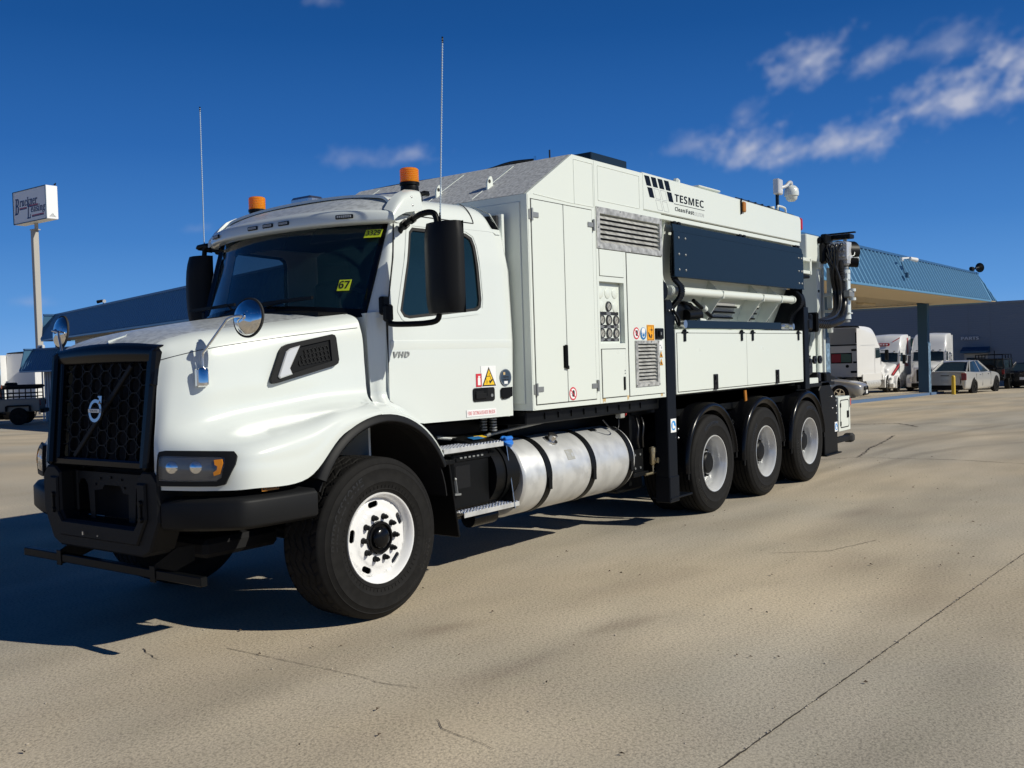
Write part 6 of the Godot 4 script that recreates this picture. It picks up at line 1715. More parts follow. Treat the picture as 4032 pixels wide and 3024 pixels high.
	p1.box(V(4.075, 1.26, 1.19), V(0.185, 1.66, 0.15), 0.008); p1.box(V(4.08, 0.36, 1.19), V(0.20, 0.26, 0.165), 0.008)
	p1.box(V(4.22, 0.272, 1.17), V(0.46, 0.02, 0.22), 0.004); p1.prism([P(4.18, 0.28), P(4.40, 0.28), P(4.18, 0.46)], V(0, 0, 1.15), X, Y, 0.014)
	p1.box(V(4.10, 2.12, 1.18), V(0.16, 0.24, 0.14), 0.02); p1.cyl(V(4.05, 2.33, 1.08), V(4.05, 2.33, 1.22), 0.09, 0.09, 20); p1.box(V(4.20, 2.08, 1.22), V(0.07, 0.20, 0.06), 0.02)
	p1.tube(spline([V(4.16, 2.14, 1.26), V(4.22, 2.05, 1.29), V(4.26, 1.98, 1.27), V(4.27, 2.08, 1.22)], 5), 0.014, 8)
	var l1 = ob("stabiliser_leg", t, [p1, M.navy_dark])
	var sn = B.new()
	for q in [V(4.085, 2.13, 1.256), V(4.15, 2.14, 1.256), V(4.185, 0.86, 1.268), V(4.185, 0.95, 1.268)]: sn.ball(q, V(0.012, 0.012, 0.012), 8)
	ob("bolts", l1, [sn, M.satin])
	boot_sign(l1, V(4.092, 0.99, 1.266))
	var p2 = B.new()
	p2.box(V(7.83, 1.72, 1.19), V(0.16, 1.06, 0.15), 0.008); p2.box(V(7.95, 2.03, 1.20), V(0.14, 0.14, 0.16), 0.02); p2.box(V(8.08, 2.06, 1.18), V(0.10, 0.22, 0.14), 0.02)
	p2.tube(spline([V(7.62, 2.46, 1.16), V(7.75, 2.44, 1.19), V(7.86, 2.36, 1.20), V(7.90, 2.24, 1.20)], 6), 0.04, 10)
	ob("rear_post", t, [p2, M.navy_dark])
	# small tanks between, rear deck and controls
	var dk = B.new(); dk.box(V(8.35, 1.225, 0.2), V(1.4, 0.05, 2.0), 0.006); dk.box(V(8.45, 1.12, 0.0), V(1.2, 0.16, 2.2), 0.01)
	ob("rear_deck", t, [dk, M.black])
	var wb = B.new(); wb.box(V(8.26, 1.275, 1.12), V(0.40, 0.09, 0.12), 0.008); wb.box(V(8.0, 1.55, 0.85), V(0.2, 0.5, 0.3), 0.06)
	ob("deck_box", t, [wb, M.body])
	var ct = B.new()
	ct.box(V(8.22, 1.42, 1.05), V(0.34, 0.12, 0.16), 0.02); ct.box(V(8.5, 1.45, 0.95), V(0.26, 0.26, 0.2), 0.02); ct.box(V(8.55, 1.32, 1.1), V(0.12, 0.14, 0.14), 0.02)
	for x in [8.46, 8.66]: ct.lathe(V(x, 1.56, 1.12), Z, [Vector2(0.02, 0.0), Vector2(0.055, 0.0), Vector2(0.055, 0.03), Vector2(0.02, 0.03)], 20)
	for k in 3: ct.cyl(V(8.3 + k * 0.07, 1.48, 1.06), V(8.3 + k * 0.075, 1.62, 1.08), 0.008, 0.008, 8)
	ct.tube(spline([V(8.1, 1.62, 1.05), V(8.2, 1.68, 1.06), V(8.3, 1.63, 1.06), V(8.4, 1.66, 1.06), V(8.45, 1.6, 1.06)], 5), 0.012, 6)
	ob("hydraulic_controls", t, [ct, M.hose])
	var rc = B.new(); rc.cyl(V(8.03, 1.66, 1.12), V(8.03, 1.66, 1.15), 0.03, 0.03, 12)
	ob("red_knob", t, [rc, M.red])
	# rear stabiliser housing
	var rl = B.new()
	rl.prism([P(8.55, 1.26), P(8.80, 1.26), P(9.10, 1.02), P(9.13, 0.245), P(8.60, 0.245), P(8.60, 0.62), P(8.42, 1.15)], V(0, 0, 1.02), X, Y, 0.18, 0.01)
	rl.box(V(8.86, 0.25, 1.12), V(0.60, 0.02, 0.24), 0.004); rl.box(V(8.84, 1.30, 1.1), V(0.22, 0.16, 0.18), 0.02)
	var r1 = ob("stabiliser_leg", t, [rl, M.black])
	var rb2 = B.new()
	for q in [P(9.07, 0.98), P(9.08, 0.90), P(9.085, 0.80), P(8.9, 1.04), P(8.93, 0.88)]: rb2.ball(V(q.x, q.y, 1.203), V(0.014, 0.014, 0.01), 8)
	ob("bolts", r1, [rb2, M.satin])
	boot_sign(r1, V(9.065, 0.612, 1.201))
	var tx = B.new(); tx.box(V(9.435, 0.772, 0.93), V(0.50, 0.49, 0.54), 0.008); tx.box(V(9.67, 0.93, 0.93), V(0.06, 0.17, 0.54), 0.01)
	var bx = ob("rear_toolbox", t, [tx, M.body])
	var dd = B.new(); dd.skin(rrect(0.37, 0.40, 0.04, 4, 9.435, 0.775), [rrect(0.345, 0.375, 0.035, 4, 9.435, 0.775)], func(x, y): return V(x, y, 1.203), 0.1, 0.004)
	var dp = B.new(); dp.prism(rrect(0.34, 0.37, 0.034, 4, 9.435, 0.775), V(0, 0, 1.2), X, Y, 0.003)
	var door = ob("door", bx, [dp, M.body, dd, M.black])
	var dl = B.new(); dl.box(V(9.56, 0.76, 1.208), V(0.075, 0.10, 0.012), 0.003); ob("door_latch", door, [dl, M.black])
	for y in [0.90, 0.64]:
		var hg = B.new(); hg.box(V(9.255, y, 1.206), V(0.03, 0.06, 0.012), 0.003); ob("hinge", door, [hg, M.black])
	var tl = B.new(); tl.box(V(9.74, 0.925, 1.10), V(0.09, 0.13, 0.18), 0.02); tl.cyl(V(9.70, 0.74, 1.1), V(9.74, 0.74, 1.1), 0.055, 0.055, 18)
	ob("tail_lamp", t, [tl, M.red])
	var bt = B.new(); bt.box(V(9.45, 0.40, 1.12), V(0.66, 0.075, 0.09), 0.006)
	var bc = B.new(); bc.box(V(9.85, 0.395, 1.12), V(0.16, 0.13, 0.14), 0.03)
	var bm = ob("under_run_bar", t, [bt, M.plastic]); ob("rubber_end", bm, [bc, M.gasket])
	truck_boom(t)

func boot_sign(t: Node3D, c: Vector3):
	var a = B.new(); a.box(c, V(0.112, 0.135, 0.002))
	var b = B.new(); b.box(c + Z * 0.0015, V(0.104, 0.128, 0.001))
	var r = B.new(); r.cyl(c + Z * 0.002, c + Z * 0.0026, 0.048, 0.048, 28)
	var w = B.new(); w.prism([P(-0.020, 0.032), P(0.006, 0.024), P(0.006, 0.0), P(0.034, -0.006), P(0.032, -0.028), P(-0.012, -0.032), P(-0.024, -0.02)], c + Z * 0.0026, X, Y, 0.0006)
	ob("boot_sign", t, [a, M.sign_white, b, M.sign_white, r, M.boot_blue, w, M.sign_white])

func truck_boom(t: Node3D):
	var b = B.new()
	b.box(V(9.72, 2.25, 0.62), V(0.24, 1.95, 0.36), 0.012)
	b.box(V(9.62, 2.05, 0.775), V(0.06, 1.6, 0.03), 0.004); b.box(V(9.80, 2.25, 0.805), V(0.05, 1.9, 0.02), 0.004)
	b.prism([P(8.95, 1.27), P(9.9, 1.27), P(9.9, 2.1), P(9.62, 2.1), P(9.45, 1.75), P(9.15, 1.5), P(9.0, 1.42)], V(0, 0, 0.70), X, Y, 0.05, 0.004)
	b.box(V(9.5, 1.6, 0.45), V(0.7, 0.7, 0.44), 0.02)
	var mast = ob("boom_mast", t, [b, M.body])
	var gr = B.new(); gr.box(V(9.745, 2.0, 0.808), V(0.055, 1.5, 0.012), 0.002)
	ob("mast_slot", mast, [gr, M.zinc])
	var hd = B.new()
	hd.box(V(9.42, 3.16, 0.66), V(0.55, 0.38, 0.30), 0.012); hd.box(V(9.66, 3.10, 0.74), V(0.12, 0.44, 0.20), 0.01)
	hd.box(V(9.0, 2.80, 0.72), V(0.55, 0.05, 0.2), 0.006); hd.box(V(9.0, 2.98, 0.72), V(0.55, 0.05, 0.2), 0.006); hd.box(V(9.28, 2.89, 0.72), V(0.07, 0.24, 0.2), 0.006)
	ob("boom_head", t, [hd, M.body])
	var h2 = B.new()
	h2.cyl(V(9.62, 3.28, 0.80), V(9.64, 3.28, 0.845), 0.05, 0.05, 14); h2.cyl(V(9.66, 3.05, 0.84), V(9.66, 3.05, 0.85), 0.02, 0.02, 10); h2.cyl(V(9.62, 2.55, 0.80), V(9.62, 2.55, 0.812), 0.02, 0.02, 10)
	h2.box(V(9.05, 2.74, 0.75), V(0.3, 0.05, 0.16), 0.01); h2.box(V(9.25, 3.05, 0.60), V(0.2, 0.2, 0.2))
	ob("head_fittings", t, [h2, M.black])
	# hose plate, drums and motors behind it
	var pl = B.new(); pl.prism(rrect(0.30, 0.27, 0.035, 4), V(9.80, 3.125, 1.02), V(0, 0, 1), Y, 0.012, 0.003); pl.box(V(9.9, 3.12, 1.165), V(0.20, 0.27, 0.014), 0.004); pl.box(V(9.92, 2.99, 1.05), V(0.2, 0.16, 0.28), 0.03)
	var pn = ob("hose_plate", t, [pl, M.rim_grey])
	var ft = B.new(); var ho = B.new()
	var k = 0
	for r in 3:
		for c in 4:
			var z = 0.92 + c * 0.068; var y = 3.215 - r * 0.085
			ft.cyl(V(9.79, y, z), V(9.73, y, z), 0.022, 0.018, 10); ft.cyl(V(9.79, y, z), V(9.775, y, z), 0.028, 0.028, 6)
			if c < 3 or r < 1:
				var o = V(0, -0.01 * r, (k % 5 - 2) * 0.030)
				var q = V((k % 3 - 1) * 0.03, 0, 0)
				ho.tube(spline([V(9.74, y, z), V(9.66, y - 0.02, z), V(9.64, y - 0.12, lerpf(z, 1.03, 0.4)), V(9.70, 2.75, 1.03) + o * 0.9 + q, V(9.78, 2.52, 1.03) + o * 0.8 + q, V(9.60, 2.30, 1.08) + o * 0.6 + q * 0.6, V(9.20, 2.17, 1.14) + o * 0.6, V(8.75, 2.11, 1.17) + o * 0.7, V(8.25, 2.08, 1.19) + o * 0.7], 6), 0.019, 7)
				k += 1
	var hb = ob("hose_bundle", t, [ho, M.hose]); ob("hose_fittings", pn, [ft, M.satin])
	# ribbed conduit round the outside of the bend
	var cd = B.new(); var path = spline([V(9.80, 2.98, 1.06), V(9.84, 2.72, 1.06), V(9.86, 2.50, 1.075), V(9.78, 2.29, 1.10), V(9.52, 2.13, 1.15), V(9.15, 2.08, 1.20), V(8.75, 2.04, 1.22), V(8.2, 2.05, 1.22)], 8)
	cd.tube(path, 0.052, 12)
	for i in range(3, path.size() - 1):
		for f in 2:
			var a: Vector3 = path[i].lerp(path[i + 1], f * 0.5); var d: Vector3 = (path[i + 1] - path[i]).normalized()
			if (i * 2 + f) % 2 == 0: cd.lathe(a, d, [Vector2(0.052, 0), Vector2(0.062, 0.006), Vector2(0.062, 0.026), Vector2(0.052, 0.032)], 14)
	ob("ribbed_conduit", hb, [cd, M.hose])
	var cl = B.new(); cl.box(V(8.18, 2.06, 1.2), V(0.06, 0.26, 0.2), 0.02); cl.box(V(8.1, 2.0, 1.16), V(0.1, 0.12, 0.1), 0.02)
	ob("hose_clamp", hb, [cl, M.black])
	var dr = B.new()
	dr.cyl(V(9.95, 3.13, 0.98), V(10.2, 3.13, 1.12), 0.16, 0.16, 22); dr.box(V(9.95, 3.34, 0.95), V(0.2, 0.06, 0.5), 0.01); dr.box(V(9.75, 3.30, 0.88), V(0.2, 0.16, 0.1), 0.02); dr.cyl(V(9.9, 2.97, 1.08), V(10.0, 2.95, 1.26), 0.07, 0.07, 16); dr.box(V(9.7, 3.1, 0.85), V(0.2, 0.3, 0.1), 0.03)
	dr.box(V(10.0, 3.40, 0.98), V(0.06, 0.02, 0.5)); 
	ob("boom_motor", t, [dr, M.black])
	var wp = B.new(); wp.box(V(10.0, 3.28, 0.88), V(0.03, 0.18, 0.03), 0.004); wp.box(V(10.0, 3.28, 1.08), V(0.03, 0.18, 0.05), 0.004); wp.tube(spline([V(9.9, 3.05, 1.15), V(10.0, 3.06, 1.2), V(10.05, 3.14, 1.2)], 4), 0.008, 6)
	wp.cyl(V(10.0, 3.0, 1.2), V(10.0, 3.0, 1.27), 0.035, 0.035, 14)
	ob("motor_mount", t, [wp, M.white])
	# lifting cylinder at the back
	var cy = B.new()
	cy.box(V(9.9, 2.5, 1.10), V(0.12, 0.62, 0.12), 0.01); cy.cyl(V(9.9, 2.85, 1.10), V(9.9, 2.80, 1.10), 0.075, 0.075, 20); cy.cyl(V(9.9, 2.78, 1.1), V(9.9, 2.72, 1.1), 0.06, 0.06, 18)
	cy.box(V(9.88, 2.70, 1.08), V(0.15, 0.03, 0.16), 0.006); cy.box(V(9.9, 2.215, 1.08), V(0.14, 0.02, 0.20), 0.004); cy.cyl(V(9.9, 2.20, 1.1), V(9.9, 2.13, 1.1), 0.07, 0.075, 20)
	cy.prism([P(9.7, 2.3), P(9.95, 2.3), P(9.95, 2.22), P(9.8, 2.22)], V(0, 0, 1.0), X, Y, 0.08); cy.cyl(V(9.8, 2.02, 0.9), V(9.8, 1.94, 0.9), 0.05, 0.04, 16)
	cy.cyl(V(9.9, 2.57, 1.20), V(9.9, 2.53, 1.20), 0.05, 0.05, 14); cy.cyl(V(9.9, 2.44, 1.2), V(9.9, 2.40, 1.2), 0.05, 0.05, 14)
	var cyl = ob("lifting_cylinder", t, [cy, M.white])
	var cm = B.new(); cm.box(V(9.86, 2.49, 1.16), V(0.18, 0.11, 0.12), 0.02)
	for y in [2.865, 2.115]: cm.cyl(V(9.9, y, 1.1), V(9.9, y + (0.03 if y > 2.5 else -0.03), 1.1), 0.06, 0.06, 16)
	ob("cylinder_clamp", cyl, [cm, M.zinc])
	var i1 = B.new(); i1.box(V(9.92, 2.6, 0.86), V(0.05, 0.6, 0.07), 0.006); i1.box(V(9.9, 2.5, 0.9), V(0.1, 0.05, 0.2), 0.004); i1.box(V(9.9, 2.26, 0.9), V(0.1, 0.04, 0.2)); 
	ob("inner_mast", t, [i1, M.body])

# ---------------------------------------------------------------- buildings
# one fascia panel: pan, standing rib and bottom lip, from the lower edge point a to the upper one b, width w along u
func fascia_panel(w: float, a: Vector3, b: Vector3, u: Vector3, nz: Vector3) -> ArrayMesh:
	var m = B.new()
	var e = u * w
	m.quad(a, a + e, b + e, b, nz)
	m.quad(a - nz * 0.03, a + e - nz * 0.03, b + e - nz * 0.03, b - nz * 0.03, -nz)
	var r = [0.0, 0.10, 0.26, 0.36]
	var h = [0.0, 0.075, 0.075, 0.0]
	for i in 3:
		m.quad(a + e * r[i] + nz * (h[i] + 0.002), a + e * r[i + 1] + nz * (h[i + 1] + 0.002), b + e * r[i + 1] + nz * (h[i + 1] + 0.002), b + e * r[i] + nz * (h[i] + 0.002), nz + u * (h[i] - h[i + 1]) * 20)
	return mesh_of([m, M.roof_blue])

func mansard(t: Node3D, a: Vector3, u: Vector3, n: int, w: float, rise: Vector3):
	var nz = rise.cross(u).normalized()
	if nz.y < 0: nz = -nz
	var me = fascia_panel(w, Vector3.ZERO, rise, u, nz)
	for i in n:
		var o = MeshInstance3D.new(); o.name = numbered("roof_panel", t); o.mesh = me; t.add_child(o, true)
		o.position = a + u * (i * w)
	var tr = B.new(); var L = u * (n * w)
	tr.bar(a + rise + nz * 0.03, a + rise + L + nz * 0.03, 0.16, 0.09, 0.01, Y)
	ob("roof_cap", t, [tr, M.roof_trim])
	var lo = B.new(); lo.bar(a - Y * 0.03, a + L - Y * 0.03, 0.07, 0.09, 0.01, Y)
	ob("drip_edge", t, [lo, M.roof_blue])

func building_materials():
	mat("roof_blue", Color(0.115, 0.275, 0.44), 0.42, 0.1)
	mat("roof_trim", Color(0.035, 0.11, 0.24), 0.4, 0.1)
	mat("soffit", Color(0.68, 0.56, 0.37), 0.8)
	mat("deck", Color(0.56, 0.47, 0.32), 0.7)
	mat("siding", Color(0.21, 0.235, 0.26), 0.5, 0.1)
	mat("wall_white", Color(0.55, 0.57, 0.58), 0.6)
	mat("column_blue", Color(0.025, 0.085, 0.16), 0.5)
	mat("guard_blue", Color(0.20, 0.33, 0.48), 0.55)
	M.guard_blue.albedo_texture = noise_tex(128, 0.05, [[0.3, 0.7], [0.8, 1.0]], 3, 51); tri_tex(M.guard_blue, 0.7)
	mat("bollard", Color(0.62, 0.42, 0.03), 0.5)
	mat("island", Color(0.36, 0.33, 0.28), 0.9)
	mat("kerb_blue", Color(0.07, 0.13, 0.24), 0.7)
	mat("letter", Color(0.60, 0.62, 0.64), 0.4)
	mat("pole", Color(0.42, 0.40, 0.36), 0.6)
	mat("twig", Color(0.12, 0.095, 0.07), 0.9)
	mat("silver", Color(0.42, 0.41, 0.38), 0.30, 0.45, 0.6)
	mat("pale_silver", Color(0.52, 0.52, 0.51), 0.32, 0.35, 0.6)
	mat("dark_paint", Color(0.012, 0.014, 0.017), 0.25, 0.0, 0.5)
	mat("grey_paint", Color(0.20, 0.20, 0.175), 0.4, 0.0, 0.3)
	mat("truck_white", Color(0.78, 0.78, 0.77), 0.3, 0.0, 0.4)
	mat("stripe_red", Color(0.42, 0.012, 0.025), 0.35)
	mat("pane", Color(0.02, 0.035, 0.045), 0.06)
	mat("tail_red", Color(0.16, 0.008, 0.01), 0.2)
	mat("lamp_clear", Color(0.62, 0.64, 0.62), 0.15, 0.2)
	mat("green_glass", Color(0.01, 0.10, 0.075), 0.08)
	mat("orange_tarp", Color(0.45, 0.12, 0.05), 0.7)

func right_buildings():
	building_materials()
	# filling station canopy
	var c = thing("canopy", "long blue ribbed metal canopy with tan soffit standing behind the suction truck's rear", "canopy")
	var hb = 3.87; var x0 = 15.0; var x1 = 50.6
	mansard(c, V(x0, hb, -4.55), X, 76, 0.4506, V(0, 1.36, -0.62))
	mansard(c, V(x1, hb, -5.3), V(0, 0, -1), 26, 0.45, V(-1.35, 1.36, 0))
	var hip = B.new(); hip.tri(V(x1 - 1.355, hb, -4.55), V(x1, hb, -4.55), V(x1 - 1.355, hb + 1.36, -5.17), V(0, 0.4, 1)); hip.tri(V(x1, hb, -4.55), V(x1, hb, -5.3), V(x1 - 1.355, hb + 1.36, -5.17), V(1, 0.4, 0)); hip.tri(V(x1, hb, -5.3), V(x1 - 1.355, hb + 1.36, -5.3), V(x1 - 1.355, hb + 1.36, -5.17), V(1, 0.4, 0)); hip.bar(V(x1, hb, -4.55), V(x1 - 1.355, hb + 1.36, -5.17), 0.12, 0.06, 0.01, V(0.5, 0.5, 1))
	for i in 2: hip.bar(V(x1 - 0.9 + i * 0.45, hb, -4.52), V(x1 - 0.9 + i * 0.45, hb + 0.90 - i * 0.45, -4.93 + i * 0.2), 0.12, 0.06, 0.0, Z)
	ob("hip_flashing", c, [hip, M.roof_blue])
	var sf = B.new(); sf.box(V((x0 + x1) / 2, hb - 0.01, -5.9), V(x1 - x0 - 0.04, 0.05, 2.66), 0.0); sf.box(V(x1 - 0.72, hb - 0.01, -12.0), V(1.4, 0.05, 9.5))
	ob("soffit", c, [sf, M.soffit])
	for i in 52:
		var d = B.new(); d.box(V((x0 + x1 - 1.5) / 2, hb + 0.02 + (0.05 if i % 2 else 0.0), -7.3 - i * 0.18), V(x1 - x0 - 1.5, 0.03, 0.178)); d.box(V((x0 + x1 - 1.5) / 2, hb + 0.05, -7.3 - i * 0.18 + 0.09), V(x1 - x0 - 1.5, 0.06, 0.012))
		ob("ceiling_board", c, [d, M.deck])
	var lid = B.new(); lid.box(V((x0 + x1) / 2 - 0.5, hb + 1.30, -10.9), V(x1 - x0 - 1.0, 0.05, 11.3))
	ob("roof_deck", c, [lid, M.roof_trim])
	var lf = B.new(); lf.box(V(44.5, hb - 0.04, -9.2), V(1.9, 0.10, 0.35), 0.02)
	ob("ceiling_lamp", c, [lf, M.soffit])
	for x in [47.9, 33.0, 18.0]:
		var cb = B.new(); var g = gh(x, -7.4)
		cb.box(V(x, (g + hb) / 2, -7.42), V(0.42, hb - g, 0.48), 0.02)
		var gb = B.new(); gb.box(V(x, g + 1.32, -7.165), V(0.44, 2.6, 0.025), 0.004); gb.box(V(x + 0.2, g + 0.05, -7.1), V(1.0, 0.12, 0.20), 0.01)
		var co = ob("column", c, [cb, M.column_blue]); ob("guard_plate", co, [gb, M.guard_blue])
		var dp = B.new(); dp.tube(spline([V(x + 0.1, hb, -7.7), V(x + 0.35, hb - 0.15, -7.6), V(x + 0.36, hb - 0.5, -7.5)], 5), 0.08, 10)
		ob("downpipe", co, [dp, M.column_blue])
	# camera and horn speaker on the canopy edge
	var k = thing("security_camera", "small white security camera on the face of the blue canopy", "camera", V(34.6, 5.0, -4.85))
	var kb = B.new(); kb.box(V(-0.25, 0.0, 0.12), V(0.12, 0.14, 0.12), 0.03); kb.bar(V(-0.2, 0.05, 0.1), V(0.2, 0.08, 0.25), 0.06, 0.06); kb.cyl(V(0.2, 0.05, 0.3), V(0.55, 0.0, 0.45), 0.07, 0.09, 12)
	ob("camera_body", k, [kb, M.truck_white])
	var kj = B.new(); kj.bar(V(-0.22, -0.1, 0.1), V(-0.24, -0.55, 0.22), 0.03, 0.03); kj.box(V(-0.22, -0.6, 0.3), V(0.16, 0.2, 0.12), 0.02)
	ob("junction_box", k, [kj, M.column_blue])
	var sp = thing("horn_speaker", "grey horn loudspeaker on the far right end of the blue canopy roof", "loudspeaker", V(48.2, 5.3, -5.15))
	var hs = B.new(); hs.lathe(V(0.25, 0.16, 0.1), V(0.8, 0.1, 0.3), [Vector2(0.05, 0), Vector2(0.08, 0.15), Vector2(0.14, 0.28), Vector2(0.24, 0.36), Vector2(0.22, 0.36), Vector2(0.05, 0.12)], 18); hs.box(V(-0.05, 0.12, 0.0), V(0.4, 0.2, 0.2), 0.05)
	ob("horn", sp, [hs, M.plastic])
	var hk = B.new(); hk.box(V(0.05, -0.02, 0.0), V(0.3, 0.12, 0.12), 0.01); ob("mount", sp, [hk, M.column_blue])
	# island with its blue painted edge
	var il = B.new(); var ie = B.new()
	for i in 34:
		var xa = 15.0 + i * 1.03; var xb = xa + 1.03
		var ga = gh(xa, -7.0); var gb2 = gh(xb, -7.0)
		il.quad(V(xa, ga + 0.12, -7.06), V(xb, gb2 + 0.12, -7.06), V(xb, gh(xb, -8.4) + 0.12, -8.4), V(xa, gh(xa, -8.4) + 0.12, -8.4), Y)
		ie.quad(V(xa, ga - 0.05, -6.98), V(xb, gb2 - 0.05, -6.98), V(xb, gb2 + 0.125, -7.0), V(xa, ga + 0.125, -7.0), Z); ie.quad(V(xa, ga + 0.125, -7.0), V(xb, gb2 + 0.125, -7.0), V(xb, gb2 + 0.125, -7.12), V(xa, ga + 0.125, -7.12), Y)
	ie.quad(V(50.02, gh(50, -7) - 0.05, -6.98), V(50.02, gh(50, -7) - 0.05, -8.4), V(50.02, gh(50, -8.4) + 0.125, -8.4), V(50.02, gh(50, -7) + 0.125, -7.0), X)
	struct("kerb", [ie, M.kerb_blue]); struct("pavement", [il, M.island])
	# bollard
	var b = thing("bollard", "yellow steel bollard standing by the silver saloon's rear bumper", "bollard", on_ground(47.6, -5.99))
	var bb = B.new(); bb.lathe(Vector3.ZERO, Y, [Vector2(0.095, -0.1), Vector2(0.095, 0.86), Vector2(0.085, 0.91), Vector2(0.05, 0.945), Vector2(0, 0.955)], 20)
	ob("post", b, [bb, M.bollard])
	# parts store wall
	var s = thing("parts_store", "dark grey building of horizontal metal siding with white PARTS letters", "building")
	var wx = 70.0; var tp = 4.50
	for i in 36:
		var y = tp - 0.16 * (i + 0.5)
		var bo = B.new()
		bo.quad(V(wx - 0.03, y - 0.08, -62), V(wx - 0.03, y - 0.08, 24), V(wx, y + 0.075, 24), V(wx, y + 0.075, -62), -X); bo.quad(V(wx - 0.03, y - 0.08, -62), V(wx - 0.03, y - 0.08, 24), V(wx + 0.04, y - 0.085, 24), V(wx + 0.04, y - 0.085, -62), -Y)
		ob("siding_board", s, [bo, M.siding])
	var bx = B.new(); bx.box(V(wx + 10.06, (tp - 2.0) / 2, -19), V(20, tp + 1.96, 86)); bx.box(V(wx + 0.02, tp + 0.03, -19), V(0.2, 0.16, 86), 0.01)
	ob("building_block", s, [bx, M.siding])
	for z in [-24.0, -18.5, -13.0, -10.0, -8.6, -5.0, 0.0, 6.0]:
		var j = B.new(); j.box(V(wx - 0.035, 1.5, z), V(0.012, 6.0, 0.05)); ob("seam_trim", s, [j, M.siding])
	var tx = B.new(); tx.text("PARTS", V(wx - 0.10, 2.14, -9.90), Z, Y, 0.22, 1.14, 0.06, true)
	ob("lettering", s, [tx, M.letter])
	var aw = B.new(); aw.prism([P(0, 0), P(-0.9, -0.28), P(-0.9, -0.40), P(0, -0.40)], V(wx - 0.04, 1.52, -10.4), X, Y, 1.75)
	ob("awning", s, [aw, M.column_blue])
	for q in [[-10.3, -8.8, -1.3, 1.06, M.pole], [-10.15, -8.95, -1.3, 0.78, M.pane], [-15.0, -13.6, -1.3, 2.36, M.wall_white], [-14.9, -13.72, 1.68, 2.28, M.green_glass], [-14.9, -13.72, -1.3, 1.5, M.green_glass]]:
		var d = B.new(); d.box(V(wx - 0.05 - (0.03 if q[4] in [M.pane, M.green_glass] else 0.0), (q[2] + q[3]) / 2, (q[0] + q[1]) / 2), V(0.06, q[3] - q[2], q[1] - q[0]))
		ob("window" if q[4] in [M.pane, M.green_glass] else "door_frame", s, [d, q[4]])
	var lb = B.new(); lb.box(V(wx - 0.06, 0.30, -4.0), V(0.05, 0.07, 8.0)); ob("ledge", s, [lb, M.pole])

